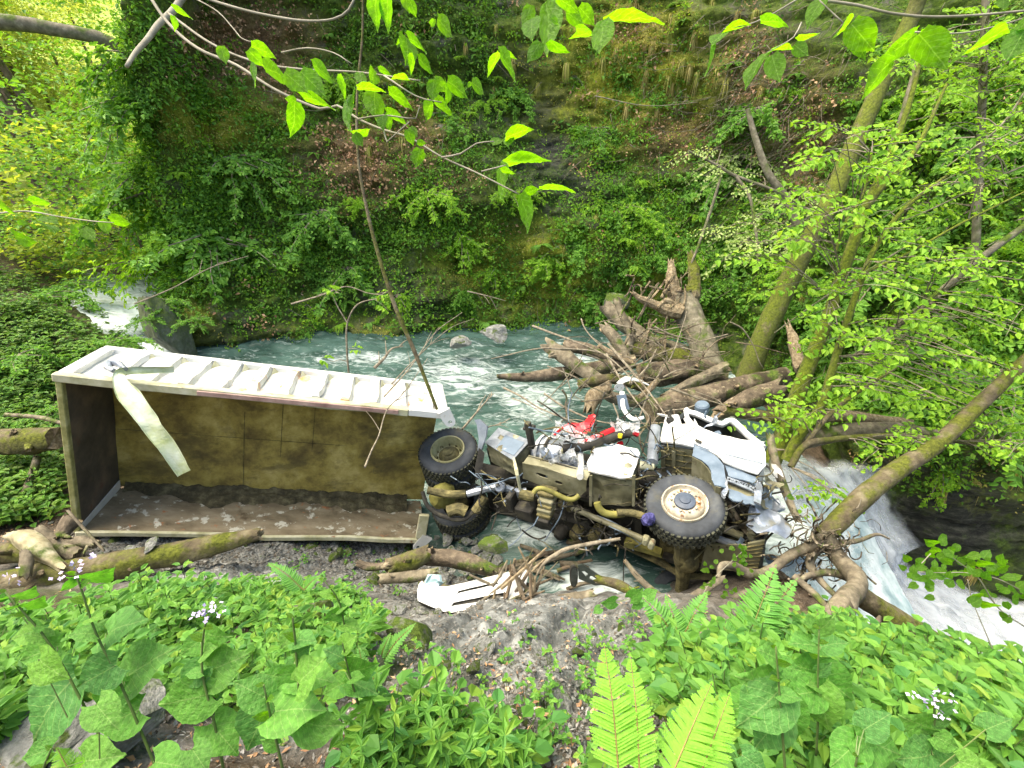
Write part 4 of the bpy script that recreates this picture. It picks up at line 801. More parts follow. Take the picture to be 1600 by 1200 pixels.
g = Geo(); g_prism(g, sh, TN*.015+_F*.02); crumple(tobj('torn_sheet', g, MSTEEL), 4, .11, 3.5, 15)
g = Geo(); g_prism(g, [at(x, y, t) for x, y, t in ((1193, 760, 6.3), (1205, 768, 6.3), (1225, 800, 6.2), (1215, 806, 6.1), (1188, 790, 6.1))], _F*.02); crumple(tobj('torn_sheet', g, MGP), 3, .07, 4, 19)
rr = random.Random(19)
for k in range(26):                                      # torn sheet, trim and glass crushed round the cab front
    x, y, t = rr.choice([(1205, 770, 6.2), (1200, 800, 6.0), (1215, 830, 5.8), (1190, 700, 7.0), (1165, 845, 6.0), (1140, 800, 6.2), (1200, 740, 6.6), (1110, 665, 7.1), (1050, 650, 7.2)])
    c = at(x+rr.gauss(0, 10), y+rr.gauss(0, 12), t+rr.uniform(-.1, .15)); U1 = unit(np.array([rr.gauss(0, 1) for _ in range(3)])+TT*.6); V1 = unit(np.cross(U1, [rr.gauss(0, 1), rr.gauss(0, 1), 1])); m = rr.randint(4, 7); a_ = sorted(rr.uniform(0, 6.28) for _ in range(m)); sz = rr.uniform(.06, .2)
    g = Geo(); g_prism(g, [c+U1*math.cos(q)*sz*rr.uniform(.6, 1.4)+V1*math.sin(q)*sz*.6 for q in a_], np.cross(U1, V1)*.01); crumple(tobj('torn_scrap', g, rr.choice([MSTEEL, MGP, MPW, MBLK, MKH, MGP])), 3, .08, 8, k)
g = Geo(); tbox(g, .25, .95, -1.7, -.5, -1.25, -.35, bev=.05); crumple(tobj('engine_block', g, MBLK), 2, .1, 3, 4)
g = Geo(); tbox(g, -.4, .3, -1.5, -.6, -.9, -.3, bev=.04); crumple(tobj('gearbox', g, MCH), 2, .1, 3, 5)
pl = [td(x, y, .02) for x, y in ((1104, 850), (1166, 852), (1160, 893), (1094, 888))]; X = unit(pl[1]-pl[0]); Y = unit(pl[3]-pl[0])
hl = [[(c := pl[0]+X*(.07+.1*k)+Y*.06)-X*.012-Y*.02, c+X*.012-Y*.02, c+X*.012+Y*.02, c-X*.012+Y*.02] for k in range(5)]
g = Geo(); g_plate(g, pl, hl, -TD*.02); tobj('skid_plate', g, MKH)
g = Geo(); rp = [td(x, y, .03) for x, y in ((1168, 850), (1195, 845), (1183, 893), (1164, 893))]; g_prism(g, rp, -TD*.03); rb = tobj('ribbed_radiator', g, MKH)
for k in range(7):
    f = (k+.7)/8; g = Geo(); g_tube(g, [rp[0]*(1-f)+rp[3]*f+TD*.01, rp[1]*(1-f)+rp[2]*f+TD*.01], .012, seg=5, step=1); obj('rib', g, MCH, rb)
for P, r, mt in (([(1112, 822), (1135, 828), (1158, 837)], .05, MKH), ([(1118, 838), (1130, 845), (1160, 853)], .045, MSTEEL), ([(1140, 790), (1152, 810), (1166, 832)], .035, MDW), ([(1128, 792), (1146, 812), (1150, 835)], .025, MBLK)):
    g = Geo(); g_tube(g, [at(x, y, 6.15) for x, y in P], r, seg=8, rough=.2); tobj('engine_pipe', g, mt)
g = Geo(); g_lathe(g, [(.001, .12), (.05, .11), (.08, .06), (.085, 0), (.07, -.07), (.001, -.1)], at(1014, 816, 5.95), TN, 14); crumple(tobj('blue_rag', g, MCLOTH), 2, .09, 11, 3)
# cables and debris behind the tanks
rr = random.Random(11)
for k in range(190):
    reg = rr.choice([((985, 1035), (700, 790), 6.6), ((900, 1040), (655, 700), 7.3), ((1120, 1180), (765, 850), 6.2), ((860, 1010), (800, 850), 7.0), ((860, 930), (660, 735), 7.0), ((1000, 1060), (690, 740), 6.7), ((1150, 1240), (740, 860), 5.9), ((730, 830), (740, 800), 7.2), ((840, 1000), (770, 870), 6.7)])
    x, y = rr.uniform(*reg[0]), rr.uniform(*reg[1]); L = [at(x, y, reg[2]+rr.uniform(-.15, .25))]; dx, dy = rr.uniform(-9, 9), rr.uniform(-7, 9)
    for s in range(4): dx += rr.uniform(-7, 7); dy += rr.uniform(-6, 6); x += dx; y += dy; L.append(at(x, y, reg[2]+rr.uniform(-.15, .25)))
    g = Geo(); g_tube(g, L, rr.choice([.006, .009, .013]), seg=5, step=.05); tobj('cable', g, rr.choice([MBLK, MBLK, MCH, MGP]))
g = Geo(); g_prism(g, [at(x, y, t) for x, y, t in ((882, 668, 7.5), (900, 662, 7.5), (914, 660, 7.5), (920, 650, 7.7), (927, 649, 7.7), (927, 662, 7.5), (921, 675, 7.35), (903, 683, 7.3))], _F*.06); crumple(tobj('red_panel', g, MRED), 3, .06, 5, 8)
for P, r in (([(905, 694), (932, 683), (960, 671)], .045), ([(880, 668), (872, 674), (866, 680)], .02), ([(963, 700), (968, 693), (973, 692)], .035), ([(990, 676), (997, 679)], .045)):
    g = Geo(); g_tube(g, [at(x, y, 7.2) for x, y in P], r, seg=6, rough=.15); tobj('red_bar', g, MRED)
for k, (x, y) in enumerate(((888, 680), (896, 690), (880, 672), (918, 688), (965, 668), (980, 668))):
    n = 8; U_, V_ = np.meshgrid(np.linspace(-.5, .5, n), np.linspace(-.5, .5, n)); c = at(x, y, 7.2); P = c+TT*U_.reshape(-1, 1)*.32+unit(TD-TN)*V_.reshape(-1, 1)*.22
    P = P+np.stack([fbm(P, 7, 3, 190+k+j) for j in range(3)], -1)*.14; i = np.arange(n*n).reshape(n, n); g = Geo(); g.add(P, np.stack([i[:-1, :-1], i[:-1, 1:], i[1:, 1:], i[1:, :-1]], -1).reshape(-1, 4)); tobj('plastic_film', g, MFILM)
for x, y, w_, h_ in ((826, 680, .06, .5), (1075, 640, .0, 0)):
    if w_: g = Geo(); g_box(g, at(x+2, y, 7.3), TT, TN, TD, .09, .5, .09, bev=.01); tobj('chassis_upright', g, MBLK)
g = Geo(); g_box(g, at(827, 668, 7.35), TT, TN, TD, .17, .05, .14, bev=.01); tobj('upright_cap', g, MBLK)
g = Geo(); g_lathe(g, [(.001, .07), (.10, .07), (.12, .04), (.12, -.05), (.09, -.07)], at(1097, 636, 8.0), TN, 18); tobj('roof_beacon', g, MGP)

# ---------------- loose wreckage
def bt(x, y): return at(x, y, 5.62-(y-886)/71*.42)
BO_ = [bt(x, y) for x, y in ((653, 924), (655, 914), (659, 909), (664, 914), (671, 917), (700, 917), (729, 912), (765, 904), (796, 895), (803, 898), (823, 886), (825, 901), (821, 917), (816, 928), (793, 940), (750, 949), (705, 957), (692, 955), (654, 939))]
bm_ = thing('torn_bumper', bt(740, 925), 'torn white bumper with two dark slots lying on rocks beside twigs', 'bumper')
g = Geo(); g_plate(g, BO_, [[bt(x, y) for x, y in ((703, 949), (709, 941), (750, 934), (790, 926), (794, 934), (750, 943))], [bt(x, y) for x, y in ((713, 929), (717, 923), (777, 911), (781, 915), (745, 923))]], _F*.035)
crumple(obj('bumper_skin', g, MPW, bm_), 3, .012, 2.5, 7)
g = Geo(); g_prism(g, [p+_F*.05 for p in [bt(x, y) for x, y in ((698, 952), (706, 916), (790, 902), (801, 936))]], _F*.02); obj('dark_slot_backing', g, MBLK, bm_)  # black plate added behind the slots so the holes read dark
g = Geo(); g_prism(g, [bt(x, y) for x, y in ((653, 939), (692, 956), (705, 958), (793, 941), (816, 929))]+[bt(x, y)+_F*.05-_U*.07 for x, y in ((816, 929), (793, 941), (705, 958), (692, 956), (657, 939))], _F*.02); obj('lower_lip', g, MBLK, bm_)
g = Geo(); g_prism(g, [at(x, y, 5.75) for x, y in ((668, 906), (673, 899), (690, 898), (696, 912), (688, 917), (672, 916))], _F*.03); tagit(crumple(obj('plastic_scrap', g, surf('pale_blue_plastic', [(.4, (.35, .55, .6)), (.6, (.5, .68, .7))], 5, .4)), 3, .08, 8, 3), 'pale blue crumpled plastic scrap behind left end of torn bumper', 'plastic scrap')
mr = thing('broken_mirror', at(897, 900, 6.0), 'oval black wing mirror lying in white water beside the bumper', 'mirror')
c = at(897, 901, 6.0); X, Y = unit(_R*.9+_F*.3), unit(_U)
g = Geo(); g_prism(g, oval(c, X, Y, .055, .135, 18, 2.6), _F*.07); obj('mirror_housing', g, MBLK, mr)
g = Geo(); g_prism(g, oval(c-_F*.003, X, Y, .042, .115, 18, 2.6), _F*.002); obj('mirror_glass', g, surf('mirror_glass', [(.4, (.2, .24, .24)), (.6, (.3, .34, .33))], 2, .05, metal=1, bstr=0), mr)
fr = [at(x, y, 6.1) for x, y in ((903, 884), (910, 882), (945, 905), (942, 914), (930, 915), (905, 905))]
g = Geo(); g_plate(g, fr, [[at(x, y, 6.1) for x, y in ((908, 893), (913, 892), (920, 898), (916, 902))], [at(x, y, 6.1) for x, y in ((922, 900), (925, 900), (938, 909), (934, 911), (921, 905))]], _F*.04); tagit(obj('plastic_scrap', g, surf('dark_green_plastic', [(.4, (.03, .04, .035)), (.6, (.07, .085, .075))], 5, .35)), 'dark slotted plastic frame in white water right of the mirror', 'plastic scrap')
wb = thing('torn_bracket', at(968, 604, 8.6), 'torn white bracket with two holes lying on the log jam', 'car part')
c = at(968, 605, 8.5); X, Y = _R, unit(_U*.8-_F*.5); outer = oval(c, X, Y, .09, .085, 14)
g = Geo(); g_plate(g, outer, [oval(c-X*.03, X, Y, .014, .014, 6), oval(c+X*.035-Y*.02, X, Y, .014, .014, 6)], _F*.03); obj('eye_plate', g, MPW, wb)
g = Geo(); g_tube(g, [at(966, 600, 8.55), at(980, 592, 8.6), at(998, 595, 8.7), at(1014, 602, 8.7)], [.05, .07, .06, .03], seg=7, rough=.25, flat=.5); obj('curved_arm', g, MPW, wb)
g = Geo(); g_tube(g, [at(972, 612, 8.5), at(975, 640, 8.3), at(990, 655, 8.2), at(1006, 652, 8.2)], [.05, .04, .045, .03], seg=7, rough=.2, flat=.5); obj('lower_arm', g, MPW, wb)
g = Geo(); g_prism(g, [at(x, y, 8.4) for x, y in ((964, 618), (978, 616), (984, 640), (968, 640))], _F*.06); obj('grey_web', g, MGP, wb)
# ================================================================== logs, stump, sticks, boulders, trees
def pts(L, t0, t1=None):
    t1 = t0 if t1 is None else t1; n = len(L)
    return [at(x, y, t0+(t1-t0)*i/(n-1)) for i, (x, y) in enumerate(L)]
def ax_z(L, Z): return [at(x, y, z=z) for (x, y), z in zip(L, Z)]
def log(name, P, R, mat, label, cat='log', group=None, seg=16, rough=.24, jag=.06, knots=2, seed=None, endm=None, nsc=3.5):
    seed = seed if seed is not None else int(abs(P[0][0]*91+P[0][1]*37)) % 997
    g = Geo(); g_tube(g, P, R, seg=seg, step=.07, rough=rough, nsc=nsc, seed=seed, jag=jag)
    r = thing(name, np.asarray(P).mean(0), label, cat, group)
    o = obj('trunk', g, [mat, endm or MWO], r, smooth=False); smooth_by(o, 50)
    rr = random.Random(seed); P = np.asarray(P, float)
    for k in range(knots):
        f = rr.uniform(.15, .85)*(len(P)-1); i = int(f); p = P[i]*(1-f+i)+P[min(i+1, len(P)-1)]*(f-i); rad = np.interp(f, range(len(P)), R if not np.isscalar(R) else [R]*len(P))
        d = unit(np.array([rr.gauss(0, 1), -abs(rr.gauss(0, .8))-.2, abs(rr.gauss(0, .7))])); g = Geo()
        g_tube(g, [p+d*rad*.6, p+d*(rad*1.2+rr.uniform(.04, .16))], [rad*.35, rad*.16], seg=8, step=.04, rough=.2, jag=.03, seed=seed+k); obj('branch_stub', g, [mat, MWO], r)
    return r
# log jam
log('log', pts([(1016, 645), (1070, 628), (1129, 613), (1180, 600), (1224, 588)], 9.2, 9.7), [.24, .27, .25, .22, .18], MDW, 'thickest long brown log of the jam, just behind the white cab', 'log', knots=3)
log('log', pts([(1122, 645), (1165, 628), (1212, 612)], 9.0, 9.0), [.13, .2, .21], MDW, 'short stubby log with knotty broken end right of the cab roof', 'log', knots=4, rough=.32, jag=.2)
log('log', pts([(1000, 586), (1050, 582), (1092, 577), (1132, 588)], 9.9, 9.9), [.24, .25, .23, .2], MDW, 'brown log crossing behind the thickest log, under the stump', 'log', knots=2, rough=.25)
log('log', pts([(779, 588), (820, 589), (879, 583), (940, 574), (990, 565)], 10.6, 10.4), [.06, .11, .16, .19, .17], MDW, 'log tapering to a point far out into the green water', 'log', rough=.2)
log('log', pts([(857, 541), (880, 556), (907, 576), (945, 600)], 10.6, 9.9), [.16, .17, .15, .13], MDG, 'grey split log with blunt end sticking out over the stream', 'log', rough=.25, jag=.15)
log('log', pts([(882, 539), (915, 546), (952, 558)], 10.9, 10.8), [.12, .14, .12], MDW, 'short pale brown log just above the grey split log', 'log', rough=.25)
log('log', pts([(946, 513), (960, 530), (976, 556)], 10.9, 10.5), [.12, .14, .12], MDG, 'grey splintered post standing upright in the log jam', 'log', rough=.3, jag=.2, knots=0)
log('log', pts([(963, 467), (972, 492), (986, 520), (982, 540), (976, 556)], 11.0, 10.6), [.08, .08, .1, .1, .08], MDG, 'crooked bare bough rising from the grey splintered post', 'log', rough=.15, jag=.05)
log('log', pts([(946, 478), (975, 505), (1010, 532), (1050, 548), (1086, 558)], 12.2, 11.2), [.17, .2, .22, .2, .22], MDG, 'dark thick log sloping down towards the foot of the stump', 'log', rough=.25)
log('log', pts([(990, 545), (1030, 556), (1085, 560)], 10.8, 10.6), [.16, .2, .18], MBM, 'dark bark covered log wedged below the stump', 'log', rough=.3)
log('log', pts([(1041, 619), (1085, 597), (1130, 575)], 9.3, 9.4), [.08, .12, .13], MDG, 'pale plank like split log laid across the jam', 'log', rough=.25, jag=.15, knots=0)
log('log', pts([(921, 639), (928, 620), (948, 606)], 9.4, 9.6), [.13, .17, .12], MWO, 'orange broken rotten log end beside the stream left of the bracket', 'log', rough=.35, jag=.18, knots=0)
log('log', pts([(938, 541), (955, 552), (985, 566)], 10.3, 10.2), [.05, .07, .06], MWO, 'fresh orange split branch lying between grey logs', 'log', rough=.2, jag=.1, knots=0)
log('log', pts([(1000, 620), (1015, 608), (1028, 594)], 9.3, 9.3), [.05, .06, .05], MWO, 'short tan stick above the torn white bracket', 'log', knots=0)
log('log', pts([(1130, 640), (1200, 652), (1262, 664)], 8.9, 9.0), [.12, .12, .1], MBM, 'low mossy log lying along the back of the cab window', 'log', rough=.2)
log('log', pts([(1240, 660), (1270, 653), (1330, 650), (1420, 662)], 8.7, 9.0), [.09, .1, .1, .09], MWO, 'orange peeled log behind the leaning forked tree', 'log', rough=.2)
log('log', pts([(1255, 690), (1330, 672), (1400, 672), (1460, 680)], 8.9, 8.9), [.15, .16, .15, .13], MDG, 'grey weathered log above the waterfall lip', 'log', rough=.2)
log('log', pts([(1232, 510), (1240, 535), (1248, 570)], 10.5, 10.2), [.05, .12, .13], MWO, 'orange rotten snag standing behind the forked tree', 'snag', rough=.3, jag=.2, knots=0)
log('log', pts([(1060, 640), (1010, 628), (960, 622), (930, 600)], 9.6, 10), [.1, .12, .12, .1], MDG, 'grey log lying low in the water behind the torn bracket', 'log', rough=.25)
log('log', pts([(905, 600), (960, 592), (1010, 606)], 9.9, 9.7), [.09, .11, .1], MBM, 'mossy brown log under the tapering log', 'log', rough=.25)
# uprooted stump with a forked splintered top
st = thing('tree_stump', at(1108, 582, 10.3), 'big upright stump with two splintered prongs and torn roots above the log jam', 'stump')
g = Geo(); g_tube(g, pts([(1114, 588), (1103, 556), (1090, 520), (1074, 490), (1063, 468)], 10.2, 10.8), [.31, .29, .28, .32, .3], seg=22, step=.06, rough=.12, nsc=3, seed=5, jag=.05); smooth_by(obj('trunk', g, [MBG, MWO], st), 50)
for L, R, s in (([(1062, 480), (1052, 455), (1049, 430), (1048, 412)], [.2, .17, .13, .08], 3), ([(1075, 480), (1084, 450), (1084, 425), (1080, 400)], [.2, .17, .13, .07], 4)):
    g = Geo(); g_tube(g, pts(L, 10.7, 10.9), R, seg=12, step=.05, rough=.4, nsc=6, seed=s, jag=.16); obj('prong', g, [MBM if s == 4 else MWO, MWO], st)
for L, R in (([(1060, 486), (1040, 483), (1020, 474), (1000, 466), (990, 458)], [.2, .14, .1, .07, .04]), ([(1056, 480), (1040, 470), (1030, 478)], [.12, .07, .02])):
    g = Geo(); g_tube(g, pts(L, 10.5, 10.3), R, seg=10, step=.05, rough=.3, nsc=6, jag=.1); obj('root', g, [MWO, MWO], st)
rr = random.Random(5)
for k in range(34):
    x, y = rr.uniform(990, 1085), rr.uniform(425, 520); L = [at(x, y, 10.6+rr.uniform(-.2, .3))]; dx, dy = rr.uniform(-12, 6), rr.uniform(-6, 16)
    for s in range(4): dx += rr.uniform(-5, 5); dy += rr.uniform(-3, 6); x += dx*.7; y += dy*.7; L.append(at(x, y, 10.5+rr.uniform(-.2, .3)))
    g = Geo(); g_tube(g, L, rr.choice([.012, .02, .03]), seg=4, step=.1); obj('torn_root', g, MDW if k % 2 else MWO, st)

# near wood on the left bank
log('log', pts([(-10, 918), (60, 905), (130, 892), (200, 880), (262, 868), (330, 852), (405, 834)], 5.6, 6.4), [.17, .18, .18, .17, .16, .13, .08], MBM, 'long mossy log running from the left edge under the tipper box', 'log', knots=3, seg=20)
log('log', pts([(-10, 866), (40, 862), (75, 872)], 5.9, 5.9), [.12, .13, .1], MBM, 'short brown log end at the left edge behind the long mossy log', 'log')
log('log', pts([(60, 828), (85, 850), (120, 868)], 6.1, 6.0), [.07, .09, .1], MDG, 'pale curved dead bough right of the bleached stump', 'log', rough=.15)
log('log', pts([(112, 812), (98, 830), (88, 848)], 6.3, 6.1), [.12, .1, .09], MDW, 'brown stub leaning against the lower corner of the box', 'log')
log('log', pts([(102, 850), (125, 846), (148, 850)], 6.1, 6.1), [.06, .08, .06], MDG, 'small pale log behind the mossy log', 'log')
log('stump', pts([(18, 838), (40, 842), (62, 860), (92, 882)], 5.9, 5.7), [.07, .11, .11, .05], surf('bleached_wood', [(.3, (.16, .14, .08)), (.5, (.34, .31, .19)), (.7, (.5, .47, .34))], 5, .8, bstr=.8, bdist=.02, moss=.2), 'bleached yellow stump with jagged edge at the lower left', 'stump', rough=.4, jag=.15, knots=0)
log('log', pts([(40, 865), (42, 880), (40, 900)], 5.6, 5.5), [.05, .07, .06], MDG, 'little upright peg under the bleached stump', 'log', knots=0)
log('log', pts([(-10, 790), (30, 782), (48, 755), (58, 715)], 7.2, 7.6), [.09, .08, .07, .05], MDG, 'curved grey branch left of the tipper box', 'branch', rough=.12)
log('log', pts([(-10, 690), (40, 690), (85, 685)], 7.6, 7.6), [.2, .22, .18], MBM, 'moss covered log end left of the tipper box', 'log', rough=.2)
log('stick', pts([(106, 798), (130, 825), (162, 860)], 6.0, 5.9), [.018, .02, .014], MDG, 'thin grey stick leaning at the lower left corner of the box', 'stick', knots=0, jag=.02)
log('branch', pts([(10, 648), (60, 652), (100, 662)], 8.0, 7.6), [.03, .035, .03], MDG, 'thin pale branch on the ground at the left of the box', 'branch', knots=0, jag=.02)
# wood between box, bumper and truck
log('log', pts([(655, 868), (700, 872), (740, 880), (772, 892)], 6.5, 6.3), [.1, .12, .12, .08], MDW, 'reddish brown log lying under the rear axle', 'log')
log('log', pts([(606, 886), (640, 878), (668, 864)], 6.1, 6.3), [.10, .13, .09], MBM, 'mossy rounded log under the open corner of the box', 'log', rough=.3)
log('log', pts([(596, 905), (640, 902), (680, 895)], 5.9, 5.9), [.06, .07, .05], MDG, 'grey log lying behind the torn bumper', 'log', knots=1)
log('log', pts([(560, 880), (575, 886), (606, 884)], 6.0, 6.0), [.04, .05, .04], MDW, 'short stick on the stones below the box', 'stick', knots=0)
log('log', pts([(845, 955), (880, 945), (925, 928)], 5.3, 5.4), [.09, .1, .06], MDG, 'grey wet log right of the twig heap', 'log')
log('log', pts([(935, 905), (970, 915), (1000, 935)], 5.9, 5.7), [.05, .06, .05], MBM, 'brown log behind the slotted plastic frame', 'log', knots=1)
log('branch', pts([(978, 878), (1000, 905), (1030, 930), (1062, 948)], 5.4, 5.1), [.022, .03, .035, .045], MDG, 'grey branch sloping down to the fern from the drive shaft', 'branch', knots=2, jag=.04)
log('branch', pts([(835, 888), (880, 860), (920, 850), (968, 842)], 5.7, 5.9), [.02, .026, .026, .02], MTW, 'bare pale branch lying across the underside of the truck', 'branch', knots=2, jag=.02)
log('branch', pts([(835, 905), (850, 880), (872, 866)], 5.6, 5.7), [.012, .02, .018], MTW, 'short bare branch left of the pale branch', 'branch', knots=0, jag=.02)
log('branch', pts([(1066, 945), (1100, 922), (1128, 905)], 5.0, 5.2), [.035, .04, .035], MDG, 'pale branch right of the fern pointing to the root', 'branch', knots=0)
log('branch', pts([(1130, 950), (1160, 930), (1200, 922)], 4.7, 4.9), [.035, .04, .03], MDG, 'pale branch lying behind the big fern', 'branch', knots=0)
log('stick', pts([(1203, 682), (1212, 725), (1232, 780), (1246, 812)], 6.9, 6.3), [.06, .06, .055, .05], MDG, 'brown broken pole leaning over the crushed cab front', 'pole', knots=1, jag=.08)
log('log', pts([(1335, 925), (1400, 968), (1470, 1010), (1540, 1052)], 5.6, 5.8), [.12, .14, .13, .12], MBM, 'dark wet log slanting along the edge of the white water', 'log', knots=2)
log('log', pts([(1350, 1000), (1365, 985), (1375, 962)], 4.6, 4.6), [.07, .06, .01], MDW, 'pointed brown root spike at the edge of the white water', 'root', knots=0, jag=.0)
rr = random.Random(21)
for k in range(34):                                      # heap of driftwood sticks right of the bumper
    a = rr.uniform(-.5, .5)+(1.1 if k % 4 else 2.2); L_ = rr.uniform(.25, .8); x, y = rr.uniform(770, 838), rr.uniform(880, 965)
    c = at(x, y, 5.35+rr.uniform(-.25, .3)); d = _R*math.cos(a)+_U*math.sin(a)*.8+_F*rr.uniform(-.3, .5)
    g = Geo(); r_ = rr.uniform(.008, .03); g_tube(g, [c-d*L_/2, c+_U*rr.uniform(-.03, .03), c+d*L_/2], [r_, r_, r_*.6], seg=6, step=.1, rough=.2)
    tagit(obj('driftwood_stick', g, rr.choice([MDG, MDW, MB, MWO])), 'bare driftwood stick in the tangled heap right of the torn bumper', 'stick', 'driftwood sticks heaped beside the bumper')

# bare twigs arching over the log jam and the truck
def twig(L, t0, t1, r, label, side=3, group=None, mat=MTW, seed=0):
    P = pts(L, t0, t1); g = Geo(); n = len(P); g_tube(g, P, list(np.linspace(r, r*.35, n)), seg=6, step=.06, rough=.08)
    root = thing('bare_twig', P[0], label, 'branch', group); obj('stem', g, mat, root)
    rr = random.Random(int(L[0][0])+seed); Q, _ = resample(P, [1]*n, .08)
    for k in range(side):
        i = rr.randrange(len(Q)//4, len(Q)-1); d = unit(Q[min(i+2, len(Q)-1)]-Q[i-1]); s = unit(d+_R*rr.uniform(-.9, .9)+_U*rr.uniform(-.7, .9)+_F*rr.uniform(-.4, .4)); l = rr.uniform(.12, .45)
        g = Geo(); g_tube(g, [Q[i], Q[i]+s*l*.5+_U*.01, Q[i]+s*l-_U*.02], [r*.5, r*.35, r*.2], seg=5, step=.08); obj('side_twig', g, mat, root)
    return root
for a in (
 ([(832, 509), (861, 520), (891, 531), (947, 556), (985, 590), (1028, 640)], 9.9, 8.3, .024, 'long bare twig arching from the stream over the log jam to the cab'),
 ([(908, 498), (915, 515), (935, 537), (970, 560), (1010, 600)], 9.8, 9.0, .016, 'kinked bare twig rising above the pale brown log'),
 ([(950, 537), (980, 572), (1012, 610), (1041, 650)], 9.3, 8.1, .028, 'straight bare branch crossing the torn bracket to the cab'),
 ([(947, 553), (965, 585), (985, 615), (1010, 648)], 9.2, 8.1, .026, 'second straight bare branch just left of the one crossing the bracket'),
 ([(850, 615), (880, 635), (916, 652), (960, 662), (1041, 660)], 8.6, 7.8, .02, 'bare twig running level above the red crane parts'),
 ([(787, 606), (815, 620), (844, 638), (900, 660), (935, 668)], 8.8, 7.8, .02, 'bare twig reaching from open water over the red panel'),
 ([(800, 622), (825, 632), (848, 646)], 8.7, 8.2, .012, 'short bare twig below the one over the open water'),
 ([(723, 670), (740, 650), (757, 630), (771, 615)], 7.8, 8.2, .022, 'lichen covered bare twig standing up behind the rear wheels'),
 ([(757, 685), (762, 668), (780, 663), (797, 654)], 7.6, 7.7, .016, 'knobbly twig rising behind the battery box'),
 ([(570, 730), (580, 705), (592, 680), (605, 640), (632, 612), (668, 560)], 5.9, 7.2, .014, 'slender bent bare twig hanging in front of the tipper box'),
 ([(600, 620), (640, 575), (680, 520), (722, 488)], 7.4, 8.4, .014, 'fine bare twig leaning right above the tipper box'),
 ([(612, 600), (650, 560), (700, 515), (740, 498)], 7.5, 8.6, .012, 'fine bare twig crossing the leaning sapling low down'),
 ([(585, 575), (600, 560), (612, 545), (630, 541)], 8.2, 8.5, .03, 'short forked driftwood branch behind the ribbed box top'),
 ([(455, 475), (500, 462), (540, 448), (575, 458), (606, 462)], 10.2, 10.4, .022, 'bare branch reaching level over the far water'),
 ([(730, 455), (760, 462), (790, 470)], 11, 11, .018, 'short bare branch near the foot of the cliff'),
 ([(210, 475), (270, 450), (330, 418), (388, 400)], 11.2, 11.6, .02, 'long straight bare branch slanting over the left shrubs'),
 ([(930, 150), (1010, 165), (1090, 160)], 12, 12, .015, 'bare twig on the upper cliff'),
 ([(855, 572), (900, 590), (930, 612)], 9.4, 9.2, .014, 'thin bare twig on the grey split log'),
 ([(1000, 650), (1020, 600), (1050, 555), (1073, 490)], 8.9, 9.6, .02, 'thin upright branch leaning against the stump'),
 ([(985, 600), (1010, 575), (1026, 545)], 9.1, 9.4, .03, 'lichen grey branch stub rising in front of the logs'),
 ): twig(*a)

rr = random.Random(71)
for k in range(64):
    x, y = rr.uniform(865, 1150), rr.uniform(500, 655); a = rr.choice([-.5, -.9, .3, .7, 1.2, 2.2])+rr.gauss(0, .4); L = [(x, y)]
    for s in range(rr.randint(3, 5)): a += rr.gauss(0, .3); l = rr.uniform(14, 34); x += math.cos(a)*l; y += math.sin(a)*l*.7; L.append((x, y))
    t = 10.1-(y-500)/150*1.6; r0 = rr.choice([.008, .012, .016, .022]); g = Geo(); P = pts(L, t+rr.uniform(-.2, .3), t+rr.uniform(-.3, .3)); g_tube(g, P, list(np.linspace(r0, r0*.4, len(P))), seg=5, step=.08, rough=.15)
    tagit(obj('bare_twig', g, rr.choice([MDG, MTW, MDW])), 'bare twig tangled among the logs of the jam', 'twig', 'bare twigs tangled over the log jam')
# ---- root mass and leaning trunk by the waterfall
lt = thing('leaning_tree', at(1300, 830, 6.2), 'leaning mossy trunk with bare root mass beside the waterfall', 'tree')
g = Geo(); g_tube(g, pts([(1285, 842), (1318, 806), (1360, 768), (1412, 728), (1470, 690), (1535, 628), (1610, 556)], 6.2, 7.0), [.12, .13, .135, .12, .11, .1, .08], seg=18, step=.06, rough=.12, nsc=4, seed=3); smooth_by(obj('trunk', g, MBM, lt), 50)
for L, t0, t1, R in (([(1290, 838), (1268, 852), (1235, 868), (1205, 890), (1175, 898), (1148, 886), (1128, 884), (1122, 903)], 6.1, 5.2, [.09, .07, .06, .055, .06, .05, .04, .02]),
      ([(1290, 842), (1308, 868), (1336, 900), (1338, 918), (1322, 938), (1312, 968)], 6.1, 5.0, [.12, .1, .11, .1, .12, .12]), ([(1318, 940), (1290, 965), (1240, 965), (1180, 960)], 5.0, 4.7, [.1, .08, .07, .04]),
      ([(1330, 905), (1300, 895), (1262, 900), (1240, 915)], 5.9, 5.6, [.05, .045, .035, .02]), ([(1280, 850), (1265, 880), (1285, 910), (1310, 935)], 6.0, 5.6, [.06, .05, .04, .03]), ([(1300, 850), (1340, 845), (1370, 835), (1390, 842)], 6.2, 6.3, [.05, .03, .02, .01]),
      ([(1310, 970), (1345, 985), (1380, 1010)], 5.0, 4.8, [.12, .1, .06]), ([(1240, 900), (1275, 930), (1300, 960)], 5.4, 5.0, [.04, .04, .03])):
    g = Geo(); g_tube(g, pts(L, t0, t1), R, seg=12, step=.05, rough=.22, nsc=6, seed=len(L)); smooth_by(obj('root', g, MDG, lt), 60)
rr = random.Random(8)
